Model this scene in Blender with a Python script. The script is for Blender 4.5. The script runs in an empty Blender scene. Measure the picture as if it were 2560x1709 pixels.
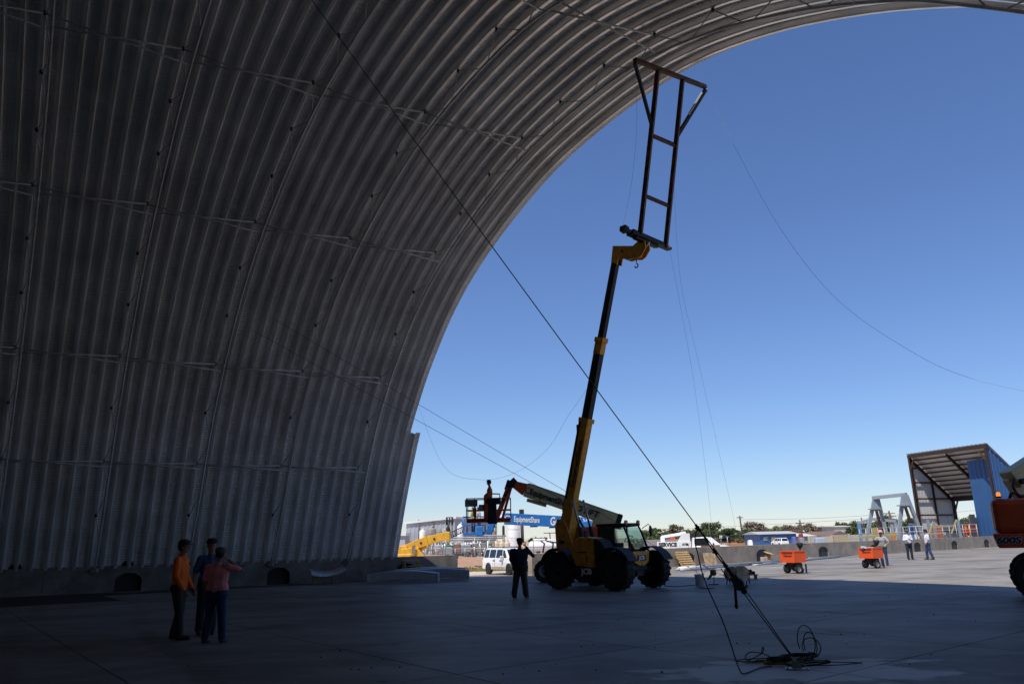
import bpy, bmesh, math, random
from mathutils import Vector, Matrix, noise
random.seed(7)
R = math.radians
sc = bpy.context.scene
COL = sc.collection

# ---------------------------------------------------------------- camera
FOC, CXP, CYP, CAMH = 1870.0, 1280.0, 854.5, 1.7
_p = math.atan(495.0 / FOC); _r = R(1.3)
_f = Vector((0, math.cos(_p), math.sin(_p))); _r0 = Vector((1, 0, 0)); _u0 = _r0.cross(_f)
_rt = _r0 * math.cos(_r) - _u0 * math.sin(_r); _up = _u0 * math.cos(_r) + _r0 * math.sin(_r)
CAM = Vector((0, 0, CAMH))
cd = bpy.data.cameras.new('camera'); cam = bpy.data.objects.new('camera', cd); COL.objects.link(cam)
cam.matrix_world = Matrix(((_rt.x, _up.x, -_f.x, 0), (_rt.y, _up.y, -_f.y, 0), (_rt.z, _up.z, -_f.z, CAMH), (0, 0, 0, 1)))
cd.sensor_width = 36; cd.lens = FOC / 2560 * 36; cd.clip_start = 0.1; cd.clip_end = 9000
sc.camera = cam

# ---------------------------------------------------------------- light
SUN_DIR = Vector((-0.33, -0.42, 1.0)).normalized()          # towards the sun
w = bpy.data.worlds.new('World'); sc.world = w; w.use_nodes = True
nt = w.node_tree; bg = nt.nodes['Background']
sky = nt.nodes.new('ShaderNodeTexSky'); sky.sky_type = 'NISHITA'; sky.sun_disc = False
sky.sun_elevation = math.asin(SUN_DIR.z); sky.sun_rotation = math.atan2(SUN_DIR.x, SUN_DIR.y)
sky.air_density = 1.5; sky.dust_density = 0.0; sky.ozone_density = 5.0; sky.altitude = 2500
tint = nt.nodes.new('ShaderNodeMix'); tint.data_type = 'RGBA'; tint.blend_type = 'MULTIPLY'; tint.inputs[0].default_value = 1; tint.inputs[7].default_value = (.92, 1.0, 1.25, 1)
nt.links.new(sky.outputs[0], tint.inputs[6]); nt.links.new(tint.outputs[2], bg.inputs[0]); bg.inputs[1].default_value = 0.096
sl = bpy.data.lights.new('sun', 'SUN'); so = bpy.data.objects.new('sun', sl); COL.objects.link(so)
sl.energy = 5.0; sl.angle = R(0.53); sl.color = (1.0, 0.95, 0.88)
so.rotation_euler = SUN_DIR.to_track_quat('Z', 'Y').to_euler(); so.location = (0, 0, 60)
sc.view_settings.view_transform = 'Standard'; sc.view_settings.look = 'None'
sc.view_settings.exposure = 0.1; sc.view_settings.gamma = 1.0; sc.view_settings.use_curve_mapping = False
sc.cycles.max_bounces = 8; sc.cycles.diffuse_bounces = 5

# ---------------------------------------------------------------- helpers
def ray(x, y): return _f + _rt * ((x - CXP) / FOC) - _up * ((y - CYP) / FOC)
def at(x, y, Y): d = ray(x, y); return CAM + d * (Y / d.y)                 # the point Y metres ahead seen at x, y
def gp(x, y, z=0.0): d = ray(x, y); return CAM + d * ((z - CAMH) / d.z)     # the point of the ground seen at x, y
def px(P):
    d = Vector(P) - CAM; z = d.dot(_f); return (CXP + FOC * d.dot(_rt) / z, CYP - FOC * d.dot(_up) / z)

MATS = {}
def mat(name, col, rough=0.6, metal=0.0, var=0.12, scale=6.0, bump=0.0, bscale=40.0, spec=0.5, col2=None, stretch=(1, 1, 1), emit=None, coat=0.0):
    if name in MATS: return MATS[name]
    m = bpy.data.materials.new(name); m.use_nodes = True; t = m.node_tree; b = t.nodes['Principled BSDF']
    b.inputs['Roughness'].default_value = rough; b.inputs['Metallic'].default_value = metal
    b.inputs['Specular IOR Level'].default_value = spec; b.inputs['Coat Weight'].default_value = coat
    tc = t.nodes.new('ShaderNodeTexCoord'); mp = t.nodes.new('ShaderNodeMapping'); mp.inputs['Scale'].default_value = stretch
    t.links.new(tc.outputs['Object'], mp.inputs[0])
    n = t.nodes.new('ShaderNodeTexNoise'); n.inputs['Scale'].default_value = scale; n.inputs['Detail'].default_value = 6
    n.inputs['Roughness'].default_value = 0.65
    t.links.new(mp.outputs[0], n.inputs['Vector'])
    cr = t.nodes.new('ShaderNodeValToRGB'); c2 = col2 if col2 else tuple(c * (1 - var * 2) for c in col)
    cr.color_ramp.elements[0].position = 0.32; cr.color_ramp.elements[0].color = (*c2, 1)
    cr.color_ramp.elements[1].position = 0.68; cr.color_ramp.elements[1].color = (*[min(1, c * (1 + var * .5)) for c in col], 1)
    t.links.new(n.outputs['Fac'], cr.inputs[0]); t.links.new(cr.outputs[0], b.inputs['Base Color'])
    if bump:
        n2 = t.nodes.new('ShaderNodeTexNoise'); n2.inputs['Scale'].default_value = bscale; n2.inputs['Detail'].default_value = 4
        t.links.new(mp.outputs[0], n2.inputs['Vector'])
        bp = t.nodes.new('ShaderNodeBump'); bp.inputs['Strength'].default_value = bump; bp.inputs['Distance'].default_value = 0.02
        t.links.new(n2.outputs['Fac'], bp.inputs['Height']); t.links.new(bp.outputs[0], b.inputs['Normal'])
    if emit: b.inputs['Emission Color'].default_value = (*emit[:3], 1); b.inputs['Emission Strength'].default_value = emit[3]
    MATS[name] = m; return m

class MB:
    """collects shapes for one mesh"""
    def __init__(s): s.v = []; s.f = []; s.sm = []; s.uv = None
    def add(s, vs, fs, smooth=False):
        o = len(s.v); s.v += [Vector(v) for v in vs]; s.f += [tuple(i + o for i in f) for f in fs]; s.sm += [smooth] * len(fs); return s
    def box(s, c, sz, M=None, taper=1.0):
        c = Vector(c); x, y, z = [a / 2 for a in sz]
        vs = [Vector((i * x * (taper if k > 0 else 1), j * y * (taper if k > 0 else 1), k * z)) for k in (-1, 1) for i, j in ((-1, -1), (1, -1), (1, 1), (-1, 1))]
        if M is not None: vs = [M @ v for v in vs]
        return s.add([v + c for v in vs], [(3, 2, 1, 0), (4, 5, 6, 7), (0, 1, 5, 4), (1, 2, 6, 5), (2, 3, 7, 6), (3, 0, 4, 7)])
    def frame(s, p, q, up=(0, 0, 1)):
        p = Vector(p); q = Vector(q); a = (q - p).normalized(); up = Vector(up)
        if abs(a.dot(up.normalized())) > .995: up = Vector((1, 0, 0)) if abs(a.x) < .9 else Vector((0, 1, 0))
        e = a.cross(up).normalized(); g = e.cross(a).normalized(); return p, q, a, e, g
    def beam(s, p, q, wd, h, up=(0, 0, 1), w2=None, h2=None):
        p, q, a, e, g = s.frame(p, q, up); w2 = wd if w2 is None else w2; h2 = h if h2 is None else h2
        vs = [p + e * i * wd / 2 + g * j * h / 2 for i, j in ((-1, -1), (1, -1), (1, 1), (-1, 1))] + [q + e * i * w2 / 2 + g * j * h2 / 2 for i, j in ((-1, -1), (1, -1), (1, 1), (-1, 1))]
        return s.add(vs, [(0, 1, 2, 3), (7, 6, 5, 4), (4, 5, 1, 0), (5, 6, 2, 1), (6, 7, 3, 2), (7, 4, 0, 3)])
    def hbeam(s, p, q, wd, h, t=0.02, up=(0, 0, 1)):        # I section
        p, q, a, e, g = s.frame(p, q, up)
        s.beam(p + g * (h / 2 - t / 2), q + g * (h / 2 - t / 2), wd, t, g); s.beam(p - g * (h / 2 - t / 2), q - g * (h / 2 - t / 2), wd, t, g)
        return s.beam(p, q, t, h - 2 * t - .002, g)
    def tube(s, pts, r, n=8, cap=True, r2=None):
        pts = [Vector(p) for p in pts]; N = len(pts); o = len(s.v); prev = None
        for i, p in enumerate(pts):
            a = (pts[min(i + 1, N - 1)] - pts[max(i - 1, 0)]).normalized()
            if prev is None:
                e = a.cross(Vector((0, 0, 1)));
                if e.length < .1: e = a.cross(Vector((1, 0, 0)))
            else: e = prev - a * prev.dot(a)
            e.normalize(); prev = e; g = a.cross(e)
            rr = r if r2 is None else r + (r2 - r) * i / max(1, N - 1)
            if isinstance(r, (list, tuple)): rr = r[i]
            for k in range(n): th = 2 * math.pi * k / n; s.v.append(p + e * math.cos(th) * rr + g * math.sin(th) * rr)
        for i in range(N - 1):
            for k in range(n):
                k2 = (k + 1) % n; s.f.append((o + i * n + k, o + i * n + k2, o + (i + 1) * n + k2, o + (i + 1) * n + k)); s.sm.append(True)
        if cap:
            s.f.append(tuple(o + k for k in reversed(range(n)))); s.sm.append(False)
            s.f.append(tuple(o + (N - 1) * n + k for k in range(n))); s.sm.append(False)
        return s
    def cyl(s, c, r, h, axis=(0, 0, 1), n=20, r2=None):
        c = Vector(c); a = Vector(axis).normalized(); return s.tube([c - a * h / 2, c + a * h / 2], r, n, True, r2)
    def lathe(s, c, prof, axis=(0, 0, 1), n=24, smooth=True):   # prof: (radius, height along axis)
        c = Vector(c); a = Vector(axis).normalized(); e = a.cross(Vector((0, 0, 1)))
        if e.length < .1: e = Vector((1, 0, 0))
        e.normalize(); g = a.cross(e); o = len(s.v)
        for r_, h in prof:
            for k in range(n): th = 2 * math.pi * k / n; s.v.append(c + a * h + (e * math.cos(th) + g * math.sin(th)) * max(r_, 1e-4))
        for i in range(len(prof) - 1):
            for k in range(n):
                k2 = (k + 1) % n; s.f.append((o + i * n + k, o + i * n + k2, o + (i + 1) * n + k2, o + (i + 1) * n + k)); s.sm.append(smooth)
        return s
    def ball(s, c, r, n=10, sc_=(1, 1, 1)):
        c = Vector(c); prof = [(math.sin(math.pi * i / n), -math.cos(math.pi * i / n)) for i in range(n + 1)]; o = len(s.v)
        s.lathe((0, 0, 0), prof, (0, 0, 1), n * 2)
        for i in range(o, len(s.v)): v = s.v[i]; s.v[i] = Vector((v.x * r * sc_[0], v.y * r * sc_[1], v.z * r * sc_[2])) + c
        return s
    def prism(s, poly, t, M=None, c=(0, 0, 0)):
        """polygon in x,z extruded along y from -t/2 to t/2"""
        n = len(poly); vs = [Vector((x, -t / 2, z)) for x, z in poly] + [Vector((x, t / 2, z)) for x, z in poly]
        if M is not None: vs = [M @ v for v in vs]
        c = Vector(c); fs = [tuple(range(n)), tuple(reversed(range(n, 2 * n)))] + [((i + 1) % n, i, i + n, (i + 1) % n + n) for i in range(n)]
        return s.add([v + c for v in vs], fs)
    def mesh(s, name, mt, M=None, bevel=0):
        me = bpy.data.meshes.new(name); vs = [M @ v for v in s.v] if M is not None else s.v
        me.from_pydata([tuple(v) for v in vs], [], s.f)
        me.polygons.foreach_set('use_smooth', s.sm)
        for m in (mt if isinstance(mt, (list, tuple)) else [mt]): me.materials.append(m)
        me.update(); return me

INV = {}
def kids(o): return [c for c in bpy.data.objects if c.parent == o]
def part(name, mb, mt, parent=None, world=False, label=None, bevel=0, kind=None, fix=True):
    root = parent
    while root is not None and root.parent is not None: root = root.parent
    M = INV.get(root.name) if (world and root is not None) else None
    me = mb.mesh(name, mt, M)
    if fix:
        bm = bmesh.new(); bm.from_mesh(me); bmesh.ops.recalc_face_normals(bm, faces=bm.faces); bm.to_mesh(me); bm.free()
    o = bpy.data.objects.new(name, me); COL.objects.link(o)
    if parent is not None: o.parent = parent
    if label: o['label'] = label
    if kind: o['kind'] = kind
    if bevel:
        b = o.modifiers.new('bevel', 'BEVEL'); b.width = bevel; b.segments = 2; b.limit_method = 'ANGLE'; b.angle_limit = R(40)
    return o
def tag(o, label, cat, group=None):
    o['label'] = label; o['category'] = cat
    if group: o['group'] = group
    return o
def thing(name, label, cat, loc=(0, 0, 0), rz=0.0, group=None):
    o = bpy.data.objects.new(name, None); COL.objects.link(o); o.location = loc; o.rotation_euler = (0, 0, rz); o.empty_display_size = .2
    INV[o.name] = (Matrix.Translation(Vector(loc)) @ Matrix.Rotation(rz, 4, 'Z')).inverted()
    return tag(o, label, cat, group)
def solo(name, mb, mt, label, cat, group=None, bevel=0):       # a thing that is one mesh, given in world coordinates, its origin at its base
    c = Vector((sum(v.x for v in mb.v) / len(mb.v), sum(v.y for v in mb.v) / len(mb.v), min(v.z for v in mb.v)))
    mb.v = [v - c for v in mb.v]; o = part(name, mb, mt, bevel=bevel); o.location = c; return tag(o, label, cat, group)
def struct(name, mb, mt, parent=None):
    o = part(name, mb, mt, parent)
    if parent is None: o['kind'] = 'structure'
    return o
def dup(src, loc=None, rz=None, label=None, dz=None):
    r = src.copy(); COL.objects.link(r)
    if loc is not None: r.location = loc
    if rz is not None: r.rotation_euler = (0, 0, rz)
    if label: r['label'] = label
    INV[r.name] = (Matrix.Translation(r.location) @ Matrix.Rotation(r.rotation_euler.z, 4, 'Z')).inverted()
    for ch in src.children:
        c = ch.copy(); COL.objects.link(c); c.parent = r
        for g in ch.children: d = g.copy(); COL.objects.link(d); d.parent = c
    return r
def text(name, s, size, mt, parent, M, ext=0.004, bold=0.0, shear=0.0, xs=1.0, world=True, offset=0.0):
    """flat lettering: M places the text's own x (reading), y (up), z (out of the surface) axes"""
    cu = bpy.data.curves.new(name, 'FONT'); cu.body = s; cu.size = size; cu.extrude = ext; cu.offset = bold; cu.shear = shear; cu.align_x = 'CENTER'; cu.align_y = 'CENTER'
    cu.resolution_u = 3
    t = bpy.data.objects.new('tmp', cu); COL.objects.link(t); dg = bpy.context.evaluated_depsgraph_get(); me = bpy.data.meshes.new_from_object(t.evaluated_get(dg))
    bpy.data.objects.remove(t); root = parent
    while root.parent is not None: root = root.parent
    T = M @ Matrix.Diagonal((xs, 1, 1, 1))
    if world: T = INV[root.name] @ T
    me.transform(T); me.materials.clear(); me.materials.append(mt); me.name = name
    o = bpy.data.objects.new(name, me); COL.objects.link(o); o.parent = parent; return o
def axes(c, x, z):      # matrix whose x axis is x and whose z axis is as near z as can be
    x = Vector(x).normalized(); z = Vector(z); y = z.cross(x).normalized(); z = x.cross(y); return Matrix(((x.x, y.x, z.x, c[0]), (x.y, y.y, z.y, c[1]), (x.z, y.z, z.z, c[2]), (0, 0, 0, 1)))
def lerp(a, b, t): return a + (b - a) * t
def interp(tab, x):
    if x <= tab[0][0]: return tab[0][1]
    for (a, b), (c, d) in zip(tab, tab[1:]):
        if x <= c: return b + (d - b) * (x - a) / (c - a)
    return tab[-1][1]

# ---------------------------------------------------------------- the lie of the land
AW = R(62); AX = Vector((math.sin(AW), math.cos(AW), 0)); NW = Vector((-math.cos(AW), math.sin(AW), 0)); WD = 36.0   # left foundation wall
def wl(s, d=0.0, z=0.0): return NW * (WD + d) + AX * s + Vector((0, 0, z))     # s along it, d beyond its inner face
AR = R(50); AXR = Vector((math.sin(AR), math.cos(AR), 0)); NR = Vector((-math.cos(AR), math.sin(AR), 0)); RD = 29.0
def wr(s, d=0.0, z=0.0): return NR * (RD + d) + AXR * s + Vector((0, 0, z))
WH = 1.04; S_END = 12.67; PITCH = 3.46 / 7
GA = R(52); GX = Vector((math.sin(GA), math.cos(GA), 0)); GN = Vector((-math.cos(GA), math.sin(GA), 0))

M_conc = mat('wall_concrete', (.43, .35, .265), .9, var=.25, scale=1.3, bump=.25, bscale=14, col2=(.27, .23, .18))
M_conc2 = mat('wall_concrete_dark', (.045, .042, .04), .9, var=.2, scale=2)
M_galv = mat('galvanised_steel', (.42, .44, .46), .42, .75, var=.2, scale=9)
M_galv_d = mat('galvanised_pipe', (.36, .38, .40), .38, .8, var=.2, scale=14)
M_pipe = mat('galvanised_tube', (.56, .56, .56), .45, .1, var=.15, scale=3)
M_black = mat('black_rubber', (.018, .018, .018), .75, var=.3, scale=20, bump=.1)
M_steel_d = mat('dark_steel', (.05, .05, .055), .5, .6, var=.3, scale=10)
M_white = mat('white_paint', (.78, .78, .77), .35, var=.06, scale=5)

# ground: dirt out to the horizon
def slab_mat():
    m = bpy.data.materials.new('slab_concrete'); m.use_nodes = True; t = m.node_tree; b = t.nodes['Principled BSDF']; L = t.links.new
    geo = t.nodes.new('ShaderNodeNewGeometry')
    def nz(scale, st=(1, 1, 1), det=6, rough=.6, rot=0.0):
        mp = t.nodes.new('ShaderNodeMapping'); mp.inputs['Scale'].default_value = st; mp.inputs['Rotation'].default_value = (0, 0, rot); L(geo.outputs['Position'], mp.inputs[0])
        n = t.nodes.new('ShaderNodeTexNoise'); n.inputs['Scale'].default_value = scale; n.inputs['Detail'].default_value = det; n.inputs['Roughness'].default_value = rough
        L(mp.outputs[0], n.inputs['Vector']); return n.outputs['Fac']
    def ramp(fac, a, b_, c0, c1):
        r = t.nodes.new('ShaderNodeValToRGB'); r.color_ramp.elements[0].position = a; r.color_ramp.elements[1].position = b_
        r.color_ramp.elements[0].color = (*c0, 1); r.color_ramp.elements[1].color = (*c1, 1); L(fac, r.inputs[0]); return r.outputs[0]
    def mix(fac, A, B, mode='MIX', f=None):
        n = t.nodes.new('ShaderNodeMix'); n.data_type = 'RGBA'; n.blend_type = mode
        if f is not None: n.inputs[0].default_value = f
        else: L(fac, n.inputs[0])
        for v, i in ((A, 6), (B, 7)):
            if isinstance(v, tuple): n.inputs[i].default_value = (*v, 1)
            else: L(v, n.inputs[i])
        return n.outputs[2]
    base = ramp(nz(.35), .3, .7, (.215, .200, .180), (.295, .277, .255))
    stain = ramp(nz(.16, (1, 2.2, 1), 5, .7, .6), .46, .64, (1.04, 1.03, 1.02), (.60, .58, .555))
    base = mix(None, base, stain, 'MULTIPLY', .9)
    # sweeping trowel and tyre marks, long along one way
    sw = ramp(nz(1.1, (.6, 1.6, 1), 8, .72, -.9), .42, .60, (.80, .79, .78), (1.08, 1.07, 1.06)); base = mix(None, base, sw, 'MULTIPLY', .7)
    # tyre tracks: long thin dark bands in two directions, broken up by noise
    for rot, sc_, am in ((-.50, .75, .5), (.85, .55, .4)):
        mp2 = t.nodes.new('ShaderNodeMapping'); mp2.inputs['Rotation'].default_value = (0, 0, rot); L(geo.outputs['Position'], mp2.inputs[0]); wv = t.nodes.new('ShaderNodeTexWave'); wv.inputs['Scale'].default_value = sc_ * .16; wv.inputs['Distortion'].default_value = 5; wv.inputs['Detail'].default_value = 2; wv.inputs['Detail Scale'].default_value = .35; L(mp2.outputs[0], wv.inputs['Vector'])
        tr_ = ramp(wv.outputs['Fac'], .90, .975, (1, 1, 1), (.55, .54, .52)); mk_ = t.nodes.new('ShaderNodeMapRange'); mk_.inputs[1].default_value = .42; mk_.inputs[2].default_value = .6; mk_.inputs[4].default_value = am; L(nz(.22, det=4), mk_.inputs[0]); base = mix(mk_.outputs[0], base, mix(None, base, tr_, 'MULTIPLY', 1.0))
    fine = ramp(nz(14, det=3), .35, .7, (.9, .9, .9), (1.05, 1.05, 1.05)); base = mix(None, base, fine, 'MULTIPLY', .8)
    vo = t.nodes.new('ShaderNodeTexVoronoi'); vo.inputs['Scale'].default_value = .9; vo.inputs['Randomness'].default_value = 1; L(geo.outputs['Position'], vo.inputs['Vector']); vd = t.nodes.new('ShaderNodeMath'); vd.operation = 'MULTIPLY_ADD'; L(nz(3.0, det=5), vd.inputs[0]); vd.inputs[1].default_value = .35; L(vo.outputs['Distance'], vd.inputs[2])
    spot = ramp(vd.outputs[0], .20, .27, (.50, .47, .44), (1, 1, 1)); base = mix(None, base, spot, 'MULTIPLY', .8)
    # a pale wash of cement dust round the ground anchor
    sub = t.nodes.new('ShaderNodeVectorMath'); sub.operation = 'SUBTRACT'; L(geo.outputs['Position'], sub.inputs[0]); sub.inputs[1].default_value = (3.6, 10.4, 0)
    mp = t.nodes.new('ShaderNodeMapping'); mp.inputs['Rotation'].default_value = (0, 0, R(38)); mp.inputs['Scale'].default_value = (.42, .95, 1); L(sub.outputs[0], mp.inputs[0])
    ln = t.nodes.new('ShaderNodeVectorMath'); ln.operation = 'LENGTH'; L(mp.outputs[0], ln.inputs[0])
    ad = t.nodes.new('ShaderNodeMath'); ad.operation = 'MULTIPLY_ADD'; L(nz(1.1, (1, 1.6, 1), 5, .6), ad.inputs[0]); ad.inputs[1].default_value = 1.9; L(ln.outputs['Value'], ad.inputs[2])
    dust = ramp(ad.outputs[0], 1.62, 1.78, (1, 1, 1), (0, 0, 0))
    d2 = t.nodes.new('ShaderNodeMath'); d2.operation = 'MULTIPLY'; 
    cm = t.nodes.new('ShaderNodeMapRange'); cm.inputs[1].default_value = 1.62; cm.inputs[2].default_value = 1.82; cm.inputs[3].default_value = .9; cm.inputs[4].default_value = 0; L(ad.outputs[0], cm.inputs[0])
    base = mix(cm.outputs[0], base, (.52, .51, .50))
    L(base, b.inputs['Base Color']); b.inputs['Specular IOR Level'].default_value = .08
    rr = t.nodes.new('ShaderNodeMapRange'); rr.inputs[3].default_value = .38; rr.inputs[4].default_value = .72; L(nz(.5, (.5, 1.5, 1), 6, .7, -.9), rr.inputs[0]); L(rr.outputs[0], b.inputs['Roughness'])
    bp = t.nodes.new('ShaderNodeBump'); bp.inputs['Strength'].default_value = .12; bp.inputs['Distance'].default_value = .02; L(nz(9, det=6), bp.inputs['Height']); L(bp.outputs[0], b.inputs['Normal'])
    return m
M_slab = slab_mat()
M_dirt = mat('dry_dirt', (.36, .28, .20), .95, var=.15, scale=.35, bump=.4, bscale=3, col2=(.28, .20, .14))
m = MB(); N = 40; S = 3500
m.add([(-S, -S, -.03), (S, -S, -.03), (S, S, -.03), (-S, S, -.03)], [(0, 1, 2, 3)]); struct('ground', m, M_dirt)

# slab: poured bays with open joints between them
SLABP = 3.46; jw = .012
slab_root = MB().add([(x, y, -.012) for x, y in ((-60, -30), (45, -42), (150, 120), (60, 120), (-40, 22))], [(0, 1, 2, 3, 4)])
s_joint = mat('joint_filler', (.035, .03, .028), .9)
me_bay = None; cnt = 0
poly_l = wl(-60), wl(S_END + 3.1)
def inside_slab(P):
    # the slab stops at the two foundation walls
    if P.dot(NW) > WD + 3.2 and P.dot(AX) < S_END + 6: return False
    if P.dot(NR) > RD + 2.2: return False
    return True
slabs = bpy.data.objects.new('concrete_slab', None); COL.objects.link(slabs); slabs['kind'] = 'structure'; INV[slabs.name] = Matrix()
part('joint_filler', MB().add([tuple(GX * a + GN * b + Vector((0, 0, -.014))) for a, b in ((-40, -12), (110, -12), (110, 41), (-40, 41))], [(0, 1, 2, 3)]), s_joint, slabs)
far = MB(); o0, n0 = 9.4, 5.5
for i in range(-12, 30):
    for j in range(-4, 10):
        c = GX * (o0 + (i + .5) * SLABP) + GN * (n0 + (j + .5) * SLABP)
        if not inside_slab(c): continue
        h = SLABP / 2 - jw
        def q(cc, mb): mb.add([cc + GX * a + GN * b + Vector((0, 0, z)) for z in (-.012, 0) for a, b in ((-h, -h), (h, -h), (h, h), (-h, h))], [(4, 5, 6, 7), (0, 1, 5, 4), (1, 2, 6, 5), (2, 3, 7, 6), (3, 0, 4, 7)])
        if c.length < 34 and cnt < 200:
            if me_bay is None:
                mb = MB(); q(Vector(), mb); ob = part('slab_bay', mb, M_slab, slabs); me_bay = ob.data; ob.location = c
            else:
                ob = bpy.data.objects.new('slab_bay', me_bay); COL.objects.link(ob); ob.parent = slabs; ob.location = c
            cnt += 1
        else: q(c, far)
part('far_slab_bays', far, M_slab, slabs, kind='stuff')

# ---------------------------------------------------------------- foundation walls with arched duct openings
def arch_poly(wd, hh, n=6):   # half outline of an opening: straight jambs, cut corners, flat crown
    return [(-wd / 2, 0), (-wd / 2, hh * .62), (-wd / 2 * .86, hh * .80), (-wd / 2 * .5, hh * .96), (-wd * .1, hh), (wd * .1, hh), (wd / 2 * .5, hh * .96), (wd / 2 * .86, hh * .80), (wd / 2, hh * .62), (wd / 2, 0)]
def found_wall(root, P, s0, s1, openings, thick=.32, recess=.22, wd=1.02, hh=.76, dm=None, cm_=None):
    """one wall face per bay between openings, each opening a real recess closed by a dark panel"""
    op = sorted(o for o in openings if s0 + .7 < o < s1 - .7)
    edges = [s0]; 
    for a, b in zip(op, op[1:]): edges.append((a + b) / 2)
    edges.append(s1)
    for k, o in enumerate(op if op else [None]):
        a, b = edges[k] + .006, edges[k + 1] - .006; mb = MB()
        if o is not None:
            pl = arch_poly(wd, hh); mid = len(pl) // 2
            face = [(a, 0)] + [(o + x, z) for x, z in pl] + [(b, 0), (b, WH), (a, WH)]
            lf = [(a, 0)] + [(o + x, z) for x, z in pl[:mid]] + [(o, hh), (o, WH), (a, WH)]
            rf = [(o, hh)] + [(o + x, z) for x, z in pl[mid:]] + [(b, 0), (b, WH), (o, WH)]
            for fc in (lf, rf): mb.add([P(s, 0, z) for s, z in fc], [tuple(range(len(fc)))])
            q = [(o + x, z) for x, z in pl]
            for (x1, z1), (x2, z2) in zip(q, q[1:]): mb.add([P(x1, 0, z1), P(x2, 0, z2), P(x2, recess, z2), P(x1, recess, z1)], [(0, 1, 2, 3)])
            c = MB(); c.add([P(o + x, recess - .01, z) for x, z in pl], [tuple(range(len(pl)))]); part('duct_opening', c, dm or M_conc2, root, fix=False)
        else: mb.add([P(a, 0, 0), P(b, 0, 0), P(b, 0, WH), P(a, 0, WH)], [(0, 1, 2, 3)])
        mb.add([P(a, 0, WH), P(b, 0, WH), P(b, thick, WH), P(a, thick, WH)], [(0, 1, 2, 3)])
        mb.add([P(a, thick, 0), P(b, thick, 0), P(b, thick, WH), P(a, thick, WH)], [(3, 2, 1, 0)])
        for s in (a, b): mb.add([P(s, 0, 0), P(s, thick, 0), P(s, thick, WH), P(s, 0, WH)], [(0, 1, 2, 3)])
        part('wall_section', mb, cm_ or M_conc, root, fix=False)
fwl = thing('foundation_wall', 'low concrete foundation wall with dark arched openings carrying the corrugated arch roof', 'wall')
found_wall(fwl, wl, -30, S_END + 3.1, [.98 + 6.03 * k for k in range(-5, 3)] , wd=1.0, hh=.74, cm_=mat('shaded_wall_concrete', (.24, .215, .19), .9, var=.25, scale=1.3, bump=.25, bscale=14, col2=(.13, .115, .10)))  # same concrete as the right wall, with the arch's shade put into its colour
fwr = thing('foundation_wall', 'long sunlit low concrete wall with arched openings behind the orange carts', 'wall')
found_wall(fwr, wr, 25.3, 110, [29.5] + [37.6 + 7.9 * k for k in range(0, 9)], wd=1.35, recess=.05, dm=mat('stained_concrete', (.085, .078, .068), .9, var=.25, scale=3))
opp = thing('foundation_wall', 'concrete foundation wall under the right-hand foot of the arch roof beside the camera', 'wall')

# ---------------------------------------------------------------- the corrugated arch
PROF = [(-.17, .99), (.46, 3.22), (1.09, 5.03), (1.85, 6.89), (2.51, 8.04), (3.66, 9.77), (5.84, 12.23), (8.55, 14.15), (12.15, 15.84), (14.76, 16.54), (17.26, 16.90), (19.28, 17.0), (20.9, 16.85), (22.3, 16.55), (23.7, 16.14), (25.08, 15.60), (26.41, 15.0), (27.58, 14.36), (28.34, 13.9), (29.02, 13.4), (31.6, 11.2), (34.0, 8.6), (35.8, 6.0), (37.2, 3.4), (38.2, 1.0)]
def crom(P, t):
    i = min(int(t), len(P) - 2); f = t - i; a = P[max(i - 1, 0)]; b = P[i]; c = P[i + 1]; d = P[min(i + 2, len(P) - 1)]
    return tuple(.5 * (2 * b[k] + (c[k] - a[k]) * f + (2 * a[k] - 5 * b[k] + 4 * c[k] - d[k]) * f * f + (3 * b[k] - a[k] - 3 * c[k] + d[k]) * f ** 3) for k in (0, 1))
fine = [crom(PROF, i * .04) for i in range(int((len(PROF) - 1) / .04) + 1)]
for _ in range(60): fine = [fine[0]] + [tuple((fine[i - 1][k] + 2 * fine[i][k] + fine[i + 1][k]) / 4 for k in (0, 1)) for i in range(1, len(fine) - 1)] + [fine[-1]]
arc = [0.0]
for a, b in zip(fine, fine[1:]): arc.append(arc[-1] + math.hypot(b[0] - a[0], b[1] - a[1]))
ARC = arc[-1]
def pa(l):      # profile point and inward normal at arc length l
    lo, hi = 0, len(arc) - 1
    while hi - lo > 1:
        m_ = (lo + hi) // 2
        if arc[m_] <= l: lo = m_
        else: hi = m_
    t = (l - arc[lo]) / (arc[hi] - arc[lo]); A, B = fine[lo], fine[hi]; u = lerp(A[0], B[0], t); z = lerp(A[1], B[1], t)
    A2, B2 = fine[max(lo - 4, 0)], fine[min(hi + 4, len(fine) - 1)]; du, dz = B2[0] - A2[0], B2[1] - A2[1]; L_ = math.hypot(du, dz)
    return u, z, dz / L_, -du / L_
def mdir(s):
    az = R(51 + max(0, min(7.0, (S_END - s) * .50))); return Vector((math.cos(az), -math.sin(az), 0))
def ap(s, l, d=0.0):    # point of the roof: s along the wall, l up the arc, d inwards
    u, z, nu, nz = pa(l); m_ = mdir(s); return wl(s) + m_ * (u + nu * d) + Vector((0, 0, z + nz * d))

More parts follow.
